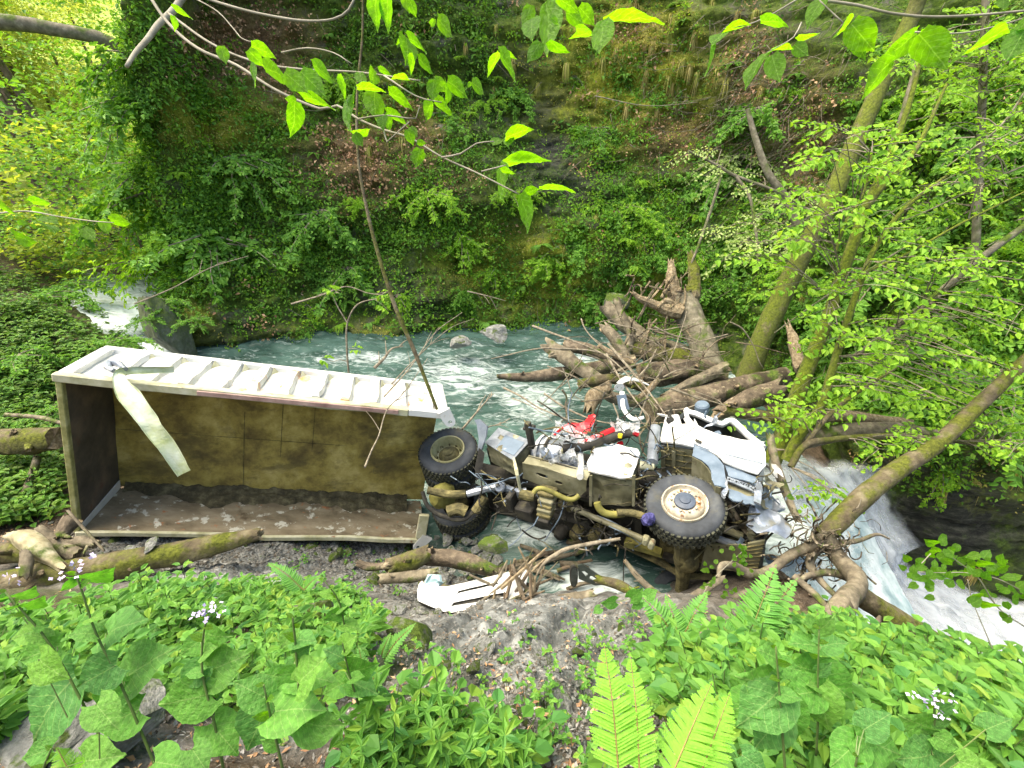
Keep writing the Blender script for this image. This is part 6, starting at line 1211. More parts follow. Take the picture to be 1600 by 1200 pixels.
tree('forked_tree', 'forked mossy tree beside the crushed cab with fresh leaves', [
 ([(1205, 725), (1232, 655), (1262, 575), (1290, 505), (1312, 440), (1335, 375), (1352, 325), (1382, 262), (1418, 170), (1442, 75)], 8.4, 8.0, [.15, .13, .12, .105, .095, .085, .07, .055, .045, .03]),
 ([(1228, 720), (1250, 680), (1282, 636), (1300, 580), (1318, 520), (1345, 440), (1372, 380), (1420, 320), (1500, 260)], 8.0, 7.6, [.09, .085, .075, .065, .06, .05, .045, .035, .02]),
 ([(1352, 325), (1380, 290), (1430, 235), (1480, 130)], 8.1, 7.6, [.07, .05, .04, .02]), ([(1305, 395), (1320, 350), (1350, 300), (1362, 240)], 8, 7.8, [.03, .03, .02, .015]), ([(1296, 470), (1345, 430), (1420, 395), (1500, 350), (1600, 300)], 7.8, 7.2, [.03, .025, .022, .018, .012])],
 rsp(41, 85, [(1260, 380, 50, 50), (1300, 480, 60, 60), (1390, 480, 80, 80), (1450, 380, 80, 80), (1400, 300, 60, 60), (1340, 560, 90, 60), (1260, 620, 50, 50), (1430, 600, 90, 40), (1500, 250, 80, 80), (1280, 330, 30, 60), (1330, 215, 40, 30)], 6.4, 8.4), MTG, LB, .115, seed=5)
tree('upright_tree', 'thin straight pale trunk standing near the right edge', [([(1522, 440), (1527, 330), (1533, 200), (1537, 90), (1541, -30)], 9.6, 8.6, [.075, .075, .07, .065, .06])], rsp(42, 48, [(1540, 200, 70, 150), (1480, 120, 60, 80), (1560, 80, 60, 80)], 7.5, 9), MBG, LB, .11, seed=6)
tree('slanting_tree', 'slender grey trunk slanting from the right edge behind the leaning one', [([(1330, 560), (1400, 510), (1470, 455), (1530, 405), (1612, 345)], 8.2, 7.6, [.04, .05, .055, .055, .05])], rsp(43, 50, [(1540, 470, 70, 80), (1450, 520, 70, 60), (1560, 400, 60, 60), (1520, 600, 80, 50)], 6.5, 8.0), MBG, LB, .11, seed=7)
tree('fallen_bough', 'mossy horizontal bough sprouting leaves above the waterfall', [([(1235, 730), (1258, 696), (1300, 687), (1350, 683), (1410, 682), (1500, 690), (1610, 708)], 7.3, 7.6, [.05, .055, .05, .05, .045, .04, .035]), ([(1255, 700), (1290, 655), (1330, 620), (1400, 575)], 7.4, 7.6, [.04, .04, .035, .02])],
 rsp(44, 46, [(1400, 692, 60, 10), (1500, 690, 90, 16), (1280, 640, 50, 24), (1550, 650, 50, 30), (1590, 690, 20, 20), (1290, 775, 14, 20)], 6.6, 7.6, (.25, .55)), MBM, LB, .085, seed=8)
tree('broken_tree', 'pale dead trunk leaning among pale leaves left of the mossy trunk', [([(1245, 352), (1228, 310), (1200, 270), (1180, 215), (1168, 170)], 11.2, 10.8, [.09, .09, .08, .07, .05])], [], MBG, LB, seed=9)
tree('thin_tree', 'thin pale stem hanging down in the shrubs left of the dead trunk', [([(1075, 235), (1120, 258), (1150, 275), (1215, 300), (1275, 335)], 10.2, 10.2, [.02, .03, .035, .03, .02]), ([(1150, 275), (1172, 310), (1182, 370), (1186, 420)], 10.2, 10, [.03, .035, .03, .02])], rsp(45, 14, [(1180, 330, 50, 60), (1120, 260, 40, 30)], 9.8, 10.4), MBG, LY, .075, seed=10)
tree('thin_tree', 'thin bare stem slanting down behind the upright stump', [([(1128, 270), (1110, 330), (1085, 400), (1070, 430)], 10.6, 10.9, [.03, .035, .03, .02])], [], MBG, LB, seed=11)
tree('young_tree', 'slender dead stem with a thin crown above the forked tree', [([(1440, 70), (1425, 130), (1408, 190), (1385, 250)], 8.9, 9.3, [.04, .06, .065, .06])], [], MBG, LB, seed=12)
for k, (L, lb) in enumerate([([(1610, 210), (1540, 250), (1460, 290), (1380, 340)], 'thin bright twig crossing the upright tree high up'), ([(1610, 255), (1540, 285), (1470, 320), (1400, 350)], 'thin twig parallel below the bright one'), ([(1440, 370), (1360, 420), (1280, 470), (1210, 520)], 'long thin twig slanting across the forked tree'), ([(1610, 130), (1560, 200), (1480, 260)], 'thin twig in the upper right corner')]):
    tree('thin_branch', lb, [(L, 7.4, 7.6, [.016, .014, .012, .008][:len(L)])], rsp(60+k, 8, [(L[1][0], L[1][1], 60, 30)], 7.2, 7.6, (.3, .5)), MBG, LB, .075, seed=20+k, cat='branch')
# sapling leaning across the picture and its relations
tree('sapling', 'slender bare sapling leaning down the middle into the tipper box', [([(567, -20), (566, 60), (558, 150), (560, 250), (574, 330), (592, 400), (618, 480), (648, 550), (683, 640)], 5.8, 7.0, [.012, .014, .016, .018, .022, .025, .029, .03, .022])], [], MBM, LB, seed=13)
tree('sapling', 'little maple sapling with a few fresh leaves standing behind the box', [([(545, 585), (542, 545), (543, 505), (560, 475), (600, 465)], 10.2, 9.8, [.02, .022, .02, .015, .01]), ([(543, 505), (528, 480), (520, 462)], 9.9, 9.8, [.015, .012, .008])], [(585, 460, 9.7, .2, .35), (530, 458, 9.7, 2.6, .3), (545, 545, 10, .3, .25), (520, 565, 10, 2.8, .3), (588, 470, 9.6, -.3, .3)], MTW, LB, .12, seed=14)

# ---- far left: sunlit trees beyond the bend
def crown_mesh(seed, n, mat, leaf=.3):
    rng = np.random.default_rng(seed); g = Geo(); m = 40; C = rng.normal(size=(m, 3))*np.array([1.5, 1.5, 1.7]); per = n//m; P = np.repeat(C, per, 0)+rng.normal(size=(m*per, 3))*np.array([.75, .75, .16])
    T = unit(rng.normal(size=P.shape)*np.array([1, 1, .4])); N = unit(rng.normal(size=P.shape)*.4+np.array([0, 0, 1])); l = leaf*rng.uniform(.6, 1.3, len(P)); leaves(g, P, T, N, l, l*.65, 'd'); return to_mesh('crown', g, mat)
CRN = [crown_mesh(i, 2400, LCON, .28) for i in range(3)]; LPA = leafmat('pale_sunlit_tone_leaf', [(.22, .32, .07), (.38, .48, .12), (.5, .58, .2)], .55)  # pale crowns: sunlight and haze of the far wood put into leaf colour
CRP = [crown_mesh(40+i, 2600, LPA, .22) for i in range(2)]; CRG = [crown_mesh(8+i, 2600, LG, .2) for i in range(2)]
rr = random.Random(77)
for k in range(46):
    x0 = rr.uniform(-30, 165); t = rr.uniform(22, 42); P0 = at(x0+30, 430, t); P0[2] = max(2.5, 2.2+(P0[1]-24)*.3)
    H = rr.uniform(13, 19); lean = np.array([-rr.uniform(.15, .4), rr.uniform(-.1, .1), 1])
    r = thing('far_tree', P0, 'slim dark trunked tree on the sunlit slope beyond the gorge', 'tree', 'trees on the sunlit slope beyond the gorge')
    g = Geo(); g_tube(g, [P0-lean*.5, P0+lean*H*.5+np.array([rr.gauss(0, .3), 0, 0]), P0+lean*H], [.13, .09, .03], seg=7, step=1.0); obj('trunk', g, MB, r)
    M = Matrix.Translation(Vector(P0+lean*H*rr.uniform(.6, 1.0)))@Matrix.Rotation(rr.uniform(0, 6), 4, 'Z')@Matrix.Scale(rr.uniform(.5, .95), 4); inst('crown', CRN[k % 3], r, M)
for k, (x, y, t, s, kd, lb) in enumerate([(60, 360, 17, 1.3, 0, 'light green tree crown at the left above the bank'), (110, 300, 19, 1.4, 1, 'hazy green tree left of the cliff edge'), (165, 330, 15.5, .9, 1, 'green crown against the cliff edge'), (180, 60, 17, 1.1, 1, 'dark spruce like crown at the top left'), (140, 420, 15.5, .8, 0, 'green bush over the upstream white water'), (20, 420, 15, .7, 1, 'bush at the left edge above the bank'), (190, 240, 15, .9, 1, 'dense green bush on the cliff silhouette')]):
    P0 = at(x, y, t); r = thing('bank_tree', P0, lb, 'tree'); inst('crown', (CRG if kd else CRN)[k % 2], r, Matrix.Translation(Vector(P0))@Matrix.Scale(s*.8, 4)); g = Geo(); zb = 2.0; g_tube(g, [P0, np.array([P0[0]+.6, P0[1]+.2, (P0[2]+zb)/2]), np.array([P0[0]+.9, P0[1]+.4, zb])], [.06, .12, .16], seg=8, step=.6, rough=.1); obj('trunk', g, MB, r)
tree('leaning_tree', 'smooth grey trunk lying level across the top left corner', [([(-20, 33), (40, 38), (100, 48), (150, 58), (185, 72)], 11, 12, [.17, .16, .15, .15, .14])], [], MBG, LB, seed=30)

rr = random.Random(5)
for k in range(30):
    t = rr.uniform(24, 40); P0 = at(rr.uniform(-40, 175), rr.uniform(-40, 420), t); z0 = 2.2+(P0[1]-24)*.3; r = thing('far_tree', [P0[0]+1, P0[1], z0], 'pale leafy tree in the hazy sunlit wood beyond the gorge', 'tree', 'pale trees in the sunlit wood beyond the gorge')
    inst('crown', rr.choice(CRP), r, Matrix.Translation(Vector(P0))@Matrix.Rotation(rr.uniform(0, 6), 4, 'Z')@Matrix.Scale(rr.uniform(.6, 1.1), 4)); g = Geo(); g_tube(g, [np.array([P0[0]+1, P0[1], z0-.4]), (P0+np.array([P0[0]+1.2, P0[1], z0]))/2, P0], [.14, .1, .05], seg=6, step=1.5); obj('trunk', g, MB, r)
# ---- herbs on the banks
def herb_arrays(rr, kind):
    """one plant: leaf base, direction, normal, length, width; stems as polylines"""
    L = []; S = []
    if kind == 'nettle':
        H = rr.uniform(.16, .30); lean = np.array([rr.gauss(0, .12), rr.gauss(0, .12), 1]); S.append(([np.zeros(3), lean*H*.5, lean*H*.97], .0025)); n = rr.randint(5, 7); a0 = rr.uniform(0, 6)
        for i in range(n):
            z = .25+.75*i/(n-1); a = a0+(i % 2)*1.57
            for q in (0, math.pi):
                d = np.array([math.cos(a+q), math.sin(a+q), .25-.3*(1-z)]); l = (.12-.06*(i/(n-1)))*rr.uniform(.8, 1.2); L.append((lean*H*z+d*.012, d, (0, 0, 1), l, l*.5))
    elif kind == 'star':
        H = rr.uniform(.12, .25); lean = np.array([rr.gauss(0, .1), rr.gauss(0, .1), 1]); S.append(([np.zeros(3), lean*H*.9], .0022)); a0 = rr.uniform(0, 6)
        for i in range(3):
            for q in range(4): a = a0+q*1.57+i*.78; d = np.array([math.cos(a), math.sin(a), .3-.15*(2-i)]); l = (.075-.014*i)*rr.uniform(.85, 1.2); L.append((lean*H*(.55+.22*i), d, (0, 0, 1), l, l*.38))
    elif kind == 'trefoil':
        for s in range(rr.randint(3, 6)):
            a = rr.uniform(0, 6.28); H = rr.uniform(.08, .2); top = np.array([math.cos(a)*H*.6, math.sin(a)*H*.6, H]); S.append(([np.zeros(3), top*np.array([.4, .4, .7]), top], .0025))
            for q in range(3): b = a+(q-1)*1.9; d = np.array([math.cos(b), math.sin(b), .05]); l = rr.uniform(.04, .06); L.append((top, d, (0, 0, 1), l, l*.8))
    else:
        for s in range(rr.randint(4, 8)):
            a = rr.uniform(0, 6.28); H = rr.uniform(.06, .16); top = np.array([math.cos(a)*H, math.sin(a)*H, H*.8]); S.append(([np.zeros(3), top], .0025)); d = np.array([math.cos(a), math.sin(a), -.1]); l = rr.uniform(.05, .085); L.append((top, d, (rr.gauss(0, .2), rr.gauss(0, .2), 1), l, l*.85))
    return L, S
def inpoly(x, y, poly):
    c = False; n = len(poly)
    for i in range(n):
        x1, y1 = poly[i]; x2, y2 = poly[i-1]
        if (y1 > y) != (y2 > y) and x < (x2-x1)*(y-y1)/(y2-y1)+x1: c = not c
    return c
def herb_field(name, label, polys, n, kinds, mat, seed, scale=1.0, dn=None):
    rr = random.Random(seed); LP, LT, LN, LL, LW = [], [], [], [], []; gs = Geo(); cnt = 0; protos = {k: [herb_arrays(rr, k) for _ in range(8)] for k in kinds}
    xs, ys = [], []
    while len(xs) < n:
        poly = rr.choices(polys, [p[1] for p in polys])[0][0]; X = [p[0] for p in poly]; Y = [p[1] for p in poly]; x, y = rr.uniform(min(X), max(X)), rr.uniform(min(Y), max(Y))
        if inpoly(x, y, poly): xs.append(x); ys.append(y)
    for x, y in zip(xs, ys):
        p = gpt_fast(x, y)
        if p is None: continue
        k = rr.choice(kinds); L, S = rr.choice(protos[k]); a = rr.uniform(0, 6.28); ca, sa = math.cos(a), math.sin(a); s = scale*rr.uniform(.7, 1.25); Rm = np.array([[ca, -sa, 0], [sa, ca, 0], [0, 0, 1]])
        for b, d, nn, l, w_ in L: LP.append(p+Rm@(np.asarray(b)*s)); LT.append(Rm@np.asarray(d)+np.array([rr.gauss(0, .1), rr.gauss(0, .1), rr.gauss(0, .12)])); LN.append(Rm@np.asarray(nn, float)+np.array([rr.gauss(0, .15), rr.gauss(0, .15)-.1, 0])); LL.append(l*s); LW.append(w_*s)
        for P, r in S: g_tube(gs, [p+Rm@(np.asarray(q)*s)-np.array([0, 0, .02 if i == 0 else 0]) for i, q in enumerate(P)], r*s, seg=3, step=9, cap=False)
    g = Geo(); leaves(g, np.array(LP), np.array(LT), np.array(LN), np.array(LL), np.array(LW), 'o', fold=.12, droop=.18); g.M = [m_*0 for m_ in g.M]
    for v, f, m_ in zip(gs.V, gs.F, gs.M): pass
    if gs.V: off = g.n; g.F += [f+off for f in gs.F]; g.M += [m_*0+1 for m_ in gs.M]; g.V += gs.V
    tagit(obj(name, g, [mat, STEM]), label, 'herbs', kind='stuff')
# fast ground lookup through a pixel grid
_gx, _gy = np.meshgrid(np.arange(-40, 1660, 20.), np.arange(400, 1260, 20.)); _gt = np.zeros(_gx.shape)
_t = np.concatenate([np.linspace(.7, 6, 120), np.linspace(6.1, 22, 120)])
_D = _F+_R*((_gx-800)/FPX)[..., None]-_U*((_gy-600)/FPX)[..., None]
_P = CAM+_D.reshape(-1, 1, 3)*_t[None, :, None]; _Z = rbf_eval(LAND, _P[..., 0], _P[..., 1]); _hit = _P[..., 2] < _Z; _k = np.argmax(_hit, 1)
_gt = np.where(_hit.any(1), _t[_k], np.nan).reshape(_gx.shape)
def gpt_fast(x, y):
    i, j = (y-400)/20, (x+40)/20; i0, j0 = int(i), int(j)
    if i0 < 0 or j0 < 0 or i0 >= _gt.shape[0]-1 or j0 >= _gt.shape[1]-1: return None
    q = _gt[i0:i0+2, j0:j0+2]
    if np.isnan(q).any() or q.max()-q.min() > 1.5: return None
    fi, fj = i-i0, j-j0; t = q[0, 0]*(1-fi)*(1-fj)+q[0, 1]*(1-fi)*fj+q[1, 0]*fi*(1-fj)+q[1, 1]*fi*fj; p = CAM+ray(x, y)*t
    p[2] = ground(p[0], p[1])[0]; return p
PA = [(130, 1000), (240, 945), (340, 925), (500, 925), (585, 945), (600, 975), (590, 1000), (560, 1040), (500, 1010), (430, 990), (380, 980), (300, 1010), (150, 1040)]
PA2 = [(-20, 1000), (150, 980), (400, 960), (500, 1040), (500, 1120), (420, 1080), (200, 1130), (-20, 1200)]
PB = [(1110, 1010), (1220, 985), (1310, 975), (1420, 1020), (1560, 1050), (1630, 1090), (1630, 1220), (1150, 1220), (1050, 1100), (1010, 1040)]
PC = [(530, 1165), (620, 1145), (720, 1140), (800, 1170), (850, 1210), (700, 1215), (540, 1215)]
PL = [(-30, 430), (60, 440), (180, 500), (230, 560), (90, 600), (95, 800), (-30, 830)]
PL2 = [(-30, 600), (90, 600), (100, 820), (-30, 830)]
herb_field('nettle_patch', 'dense nettle like herbs with paired leaves below the box', [(PA, 1)], 420, ['nettle', 'nettle', 'trefoil'], LH, 1, 1.0)
herb_field('herb_carpet', 'low green herbs covering the near left bank', [(PA2, 1)], 430, ['nettle', 'trefoil', 'round'], LH, 2, .85)
herb_field('right_herb_carpet', 'thick low green herbs covering the near right bank', [(PB, 1)], 1250, ['trefoil', 'round', 'round', 'nettle', 'star'], LH, 3, 1.05)
herb_field('star_herbs', 'herbs with whorls of pointed leaves at the bottom centre', [(PC, 1)], 95, ['star', 'star', 'round'], LH, 4, 1.0)
herb_field('left_bank_herbs', 'small dense herbs covering the bank left of the box', [(PL, 3), (PL2, .5)], 1500, ['trefoil', 'round', 'nettle'], LD, 5, 1.5)
herb_field('ground_seedlings', 'scattered tiny seedlings on the stony slope', [([(600, 960), (1080, 960), (1120, 1200), (560, 1200)], 1), ([(420, 860), (640, 860), (640, 940), (430, 900)], .3)], 170, ['trefoil'], LH, 6, .45)
# leaf litter and gravel on the near slope
rng = np.random.default_rng(12)
def litter(name, label, polys, n, mat, l0, l1, seed, thick=False):
    rr = random.Random(seed); P = []
    while len(P) < n:
        poly = rr.choice(polys); X = [p[0] for p in poly]; Y = [p[1] for p in poly]; x, y = rr.uniform(min(X), max(X)), rr.uniform(min(Y), max(Y))
        if inpoly(x, y, poly):
            p = gpt_fast(x, y) if len(P) % 6 == 0 or not P else None
            if p is None:
                if P: q = P[-1]; p = q+np.array([rr.gauss(0, .12), rr.gauss(0, .12), 0]); p[2] = np.nan
                else: continue
            P.append(p)
    P = np.array(P); P[:, 2] = ground(P[:, 0], P[:, 1])+rng.uniform(.004, .02, len(P)); T = unit(rng.normal(size=P.shape)*np.array([1, 1, .35])); e = .05
    gx = (ground(P[:, 0]+e, P[:, 1])-ground(P[:, 0]-e, P[:, 1]))/(2*e); gy = (ground(P[:, 0], P[:, 1]+e)-ground(P[:, 0], P[:, 1]-e))/(2*e)
    N = unit(np.stack([-gx, -gy, np.ones(len(P))], -1)+rng.normal(size=P.shape)*.3); l = rng.uniform(l0, l1, len(P)); g = Geo(); leaves(g, P, T, N, l, l*rng.uniform(.35, .8, len(P)), 'd', fold=.2, droop=-.1); tagit(obj(name, g, mat), label, cat='litter', kind='stuff')
SL = [(560, 1010), (640, 960), (780, 935), (1000, 955), (1090, 1010), (1130, 1220), (540, 1220)]
litter('leaf_litter', 'pale dry leaf litter and chips on the near slope', [SL, SL, [(430, 850), (660, 850), (700, 930), (600, 930)], [(-20, 960), (600, 960), (560, 1220), (-20, 1220)]], 11000, LCH, .010, .03, 1)
litter('brown_litter', 'brown dead leaves scattered on the near banks', [SL, [(-20, 620), (110, 620), (110, 860), (-20, 860)], [(-20, 900), (600, 960), (600, 1220), (-20, 1220)], [(1050, 980), (1400, 1000), (1500, 1200), (1050, 1200)]], 4200, LBR, .015, .045, 2)

# gravel: loose chips of stone under the box and on the slope
def gravel(name, label, poly, n, s0, s1, seed):
    rng = np.random.default_rng(seed); rr = random.Random(seed); P = []
    while len(P) < n:
        X = [p[0] for p in poly]; Y = [p[1] for p in poly]; x, y = rr.uniform(min(X), max(X)), rr.uniform(min(Y), max(Y))
        if not inpoly(x, y, poly): continue
        p = gpt_fast(x, y)
        if p is None: continue
        for q in range(5): P.append(p+np.array([rr.gauss(0, .1), rr.gauss(0, .1), 0]))
    P = np.array(P); P[:, 2] = ground(P[:, 0], P[:, 1]); m = len(P); base = np.array([(1, 0, 0), (0, 1, 0), (-1, 0, 0), (0, -1, 0), (0, 0, 1), (0, 0, -1)], float)
    s = rng.uniform(s0, s1, m)**1.0; V = base[None]*rng.uniform(.5, 1.2, (m, 6, 1)); a = rng.uniform(0, 6.28, m); V[:, :, 2] *= rng.uniform(.3, .8, (m, 1))
    R_ = np.stack([np.stack([np.cos(a), -np.sin(a), 0*a], -1), np.stack([np.sin(a), np.cos(a), 0*a], -1), np.stack([0*a+.2, 0*a, 0*a+1], -1)], 1)
    V = np.einsum('mij,mkj->mki', R_, V)*s[:, None, None]+P[:, None]; F = np.array([(0, 1, 4), (1, 2, 4), (2, 3, 4), (3, 0, 4), (1, 0, 5), (2, 1, 5), (3, 2, 5), (0, 3, 5)])
    g = Geo(); g.add(V.reshape(-1, 3), (F[None]+(np.arange(m)*6)[:, None, None]).reshape(-1, 3)); tagit(obj(name, g, LGV), label, 'gravel', kind='stuff')
LGV = leafmat('gravel_stone', [(.035, .036, .032), (.10, .105, .098), (.22, .23, .215), (.08, .068, .05), (.15, .157, .148)], 0)
gravel('gravel', 'loose grey gravel on the bank below the tipper box', [(100, 830), (420, 840), (700, 845), (860, 870), (760, 960), (640, 960), (560, 900), (330, 900), (120, 900)], 9000, .012, .045, 1)
gravel('slope_gravel', 'small stone chips on the near litter slope', SL, 9000, .005, .018, 2)
# ================================================================== the nearest plants, leaf by leaf
def leaf_mesh(name, mat, n=12, heart=.0, wmax=.62, tip=.25, serr=.03, fold=.1, curl=.18, seed=0):
    """unit-length broad leaf along +y, normal +z"""
    rr = random.Random(seed); V = []; F = []; cols = (-1, -.66, -.33, 0, .33, .66, 1)
    for i in range(n+1):
        s = i/n
        w_ = wmax/2*(math.sin(math.pi*min(1, s**(.62 if heart else .8)))**(.75))*(1-.25*max(0, s-.6)/.4)
        if s > 1-tip: w_ *= ((1-s)/tip)**.55 if s < 1 else 0
        if i == 0: w_ = wmax*.10 if not heart else wmax*.30
        for c in cols:
            y = s - heart*(abs(c)**1.6)*(1-s)**2*1.0; x = c*w_
            if abs(c) == 1 and 0 < i < n: x += math.copysign(serr*(1 if i % 2 else -.6), c); y += serr*.5
            z = fold*abs(x)*1.2 - curl*(s-.35)**2 + .016*math.sin(9*s+c*3+seed) + rr.gauss(0, .008)
            V.append((x, y, z))
    m = len(cols)
    for i in range(n):
        for j in range(m-1): F.append((i*m+j, i*m+j+1, (i+1)*m+j+1, (i+1)*m+j))
    g = Geo(); g.add(V, F); me = to_mesh(name, g, mat, smooth=True); return me
OV = [leaf_mesh('elm_leaf', BIGO, 16, .03, .66, .34, .016, .12, .25, s) for s in range(4)]
HV = [leaf_mesh('honesty_leaf', BIGH, 20, .25, .9, .42, .028, .10, .3, 10+s) for s in range(4)]
def leaf_obj(parent, me, base, tipp, wpx, meshw, up, name='leaf', roll=0.):
    """up=+1: we look at the underside (lit through), -1: at the top side"""
    base, tipp = np.asarray(base), np.asarray(tipp); d = tipp-base; L = np.linalg.norm(d); T = d/L; v = unit((base+tipp)/2-CAM); vp = unit(v-T*(v@T)); s = np.cross(T, vp)
    full = meshw*L; fw = min(1., max(.12, wpx/full)); a = math.acos(fw)*(1 if random.random() < .5 else -1); N = unit(vp*up*math.cos(a)+s*math.sin(a)); 
    if N[2] < -.3 and up > 0: a = -a; N = unit(vp*up*math.cos(a)+s*math.sin(a))
    X = np.cross(T, N); o = inst(name, me, parent, frame(base, X, T, N, L)); return o
# --- the branch hanging into the top of the picture
oh = thing('overhanging_branch', at(560, 150, 1.1), 'leafy elm branch with backlit leaves hanging across the top from the left', 'branch')
BRK = surf('grey_twig', [(.3, (.16, .15, .11)), (.7, (.34, .32, .25))], 20, .8, bstr=.2, bdist=.002)
def obr(L, t0, t1, r0, r1, parent=oh, mat=BRK): g = Geo(); P = pts(L, t0, t1); g_tube(g, P, list(np.linspace(r0, r1, len(P))), seg=7, step=.03, rough=.06, nsc=20); return obj('twig', g, mat, parent, smooth=True)
obr([(225, -20), (262, 35), (310, 76), (370, 102), (430, 140), (500, 170), (527, 165), (560, 186), (600, 203), (640, 215), (690, 245), (745, 270), (808, 302)], 1.25, 1.0, .0042, .0014)
obr([(262, 20), (330, 68), (400, 97), (470, 108), (550, 112), (600, 118), (656, 126)], 1.25, 1.05, .0032, .0014)
obr([(690, 246), (720, 240), (745, 224), (772, 221)], 1.03, 1.0, .0022, .0012); obr([(752, 268), (775, 262), (790, 258)], 1.0, 1.0, .0016, .001)
obr([(560, 186), (600, 180), (650, 185), (656, 165)], 1.05, 1.05, .002, .001); obr([(440, 82), (480, 75), (520, 82), (550, 100)], 1.1, 1.05, .002, .001); obr([(600, 118), (650, 150), (690, 160)], 1.05, 1.0, .002, .001)
obr([(600, 205), (605, 222), (612, 215), (640, 190)], 1.03, 1.0, .0018, .001)
ob2 = thing('bare_branch', at(430, 30, 1.3), 'smooth grey bare branch across the very top left of centre', 'branch'); obr([(300, -10), (345, 5), (400, 20), (470, 32), (520, 30), (545, 15), (556, -10)], 1.35, 1.3, .0036, .003, ob2); obr([(300, -5), (340, 18), (365, 45), (378, 60), (395, 66)], 1.4, 1.3, .002, .001, ob2)
ob3 = thing('bare_branch', at(240, 60, 1.6), 'thicker blurred grey branch slanting down in the top left', 'branch'); obr([(292, -15), (272, 15), (248, 38), (230, 62), (212, 82), (198, 104)], 1.7, 1.5, .013, .006, ob3)
OL = """587,-7,586,52,20,u 606,-3,603,53,19,u 632,-12,640,22,18,u 640,0,650,28,14,t 672,38,682,30,9,t 684,30,710,58,20,u 620,66,636,58,8,u 636,58,637,100,26,t 640,60,670,80,12,u 646,90,638,118,12,u 654,92,680,114,15,u
345,72,354,102,20,u 388,78,413,105,22,t 393,70,433,90,18,u 392,102,403,138,9,u 274,15,303,27,9,u 270,24,275,50,9,t 462,158,457,216,25,t 463,158,444,153,12,u 475,152,527,166,15,u 412,103,456,128,22,u 445,113,483,146,34,u 470,112,510,152,40,u 536,124,537,165,11,u 550,143,541,203,13,t 562,113,566,135,17,u 586,110,580,131,18,t 546,206,578,206,9,t 553,209,568,230,25,u 585,144,586,193,30,u 598,180,598,203,15,t 608,178,606,207,13,u 606,176,645,197,12,u 608,142,648,170,16,u 558,136,603,140,11,u 592,108,613,117,9,u 613,120,640,122,9,u 490,102,526,128,18,u
678,125,675,160,20,u 678,123,700,145,22,t 700,127,734,152,22,u 738,128,758,147,16,u 735,128,731,138,7,u 673,158,664,190,16,u 678,156,712,180,15,u 698,127,700,165,8,t 637,202,646,228,22,t 641,199,653,215,14,u 652,223,667,223,9,u 656,232,649,263,20,u
790,214,833,199,18,u 768,224,787,216,11,t 795,211,794,231,16,u 788,254,861,244,16,u 781,261,788,312,20,u 783,266,807,270,9,u 818,303,843,294,14,u 842,294,900,295,7,u 814,303,829,364,22,u
829,8,818,48,20,u 831,28,830,62,27,t 854,4,862,92,36,u 844,66,824,100,21,u 857,65,890,86,14,t 870,-5,908,20,20,u 885,20,917,38,23,u 861,26,873,38,9,t 924,52,888,57,10,u 780,82,759,119,12,u 782,84,811,126,16,u 782,82,809,90,8,u 941,33,939,88,33,u 944,31,1040,27,15,u 900,44,925,46,9,u 905,10,930,40,22,u""".split()
def put_leaves(txt, parent, ms, t0, t1, mw, seed):
    rr = random.Random(seed); random.seed(seed)
    for it in txt:
        a = it.split(','); x0, y0, x1, y1, w_ = map(float, a[:5]); t = rr.uniform(t0, t1); dt = rr.uniform(-.03, .03); leaf_obj(parent, rr.choice(ms), at(x0, y0, t), at(x1, y1, t+dt), w_*t/FPX, mw, 1 if a[5] == 'u' else -1)
put_leaves(OL, oh, OV, .98, 1.12, .64, 5)
oh2 = thing('overhanging_branch', at(1250, 40, 1.1), 'thin branch with large bright leaves across the top right', 'branch')
obr([(1190, -8), (1280, 0), (1340, 8), (1390, 20), (1450, 26), (1520, 24), (1610, 16)], 1.15, 1.1, .0035, .0025, oh2); obr([(1252, 35), (1240, 58), (1212, 75), (1198, 82)], 1.1, 1.05, .0016, .001, oh2); obr([(1430, 50), (1500, 52), (1560, 40), (1610, 25)], 1.1, 1.1, .002, .0015, oh2); obr([(1320, 38), (1290, 10), (1280, 0)], 1.1, 1.1, .0015, .0012, oh2); obr([(1130, 45), (1170, 38), (1210, 20), (1260, -10)], 1.1, 1.1, .0012, .0018, oh2)
OR = """1285,-4,1259,44,22,t 1132,50,1112,67,13,t 1132,46,1173,35,11,u 1189,31,1235,38,15,u 1113,68,1106,120,6,u 1198,81,1160,136,16,t 1206,86,1219,130,46,u 1202,79,1240,72,7,u 1241,70,1264,88,30,u 1246,57,1281,55,8,t 1326,36,1302,54,13,u 1330,37,1368,82,40,t 1327,52,1356,92,24,u 1434,52,1375,96,26,t 1395,92,1337,158,25,u 1438,49,1482,49,8,u 1436,53,1482,107,44,u 1499,88,1574,42,11,u 1602,46,1570,100,46,u 1569,-2,1566,18,14,u 1600,25,1598,45,14,t 1590,40,1620,70,50,u""".split()
put_leaves(OR, oh2, OV, 1.0, 1.15, .64, 6)
oh3 = thing('overhanging_branch', at(100, 330, 1.3), 'small leafy twig reaching in from the left edge', 'branch')
obr([(-20, 335), (40, 330), (90, 338), (140, 345), (178, 348)], 1.4, 1.3, .0025, .0012, oh3)
put_leaves("""0,322,28,332,12,u 48,315,80,315,13,u 50,327,72,333,13,u 63,340,92,348,12,t 97,332,105,333,9,u 67,348,88,362,10,t 50,350,56,358,9,u 20,367,55,380,17,t 117,353,112,365,11,u 130,357,150,377,22,u 160,343,170,367,17,u 172,343,207,348,17,u 28,345,45,352,9,u""".split(), oh3, OV, 1.3, 1.45, .64, 7)

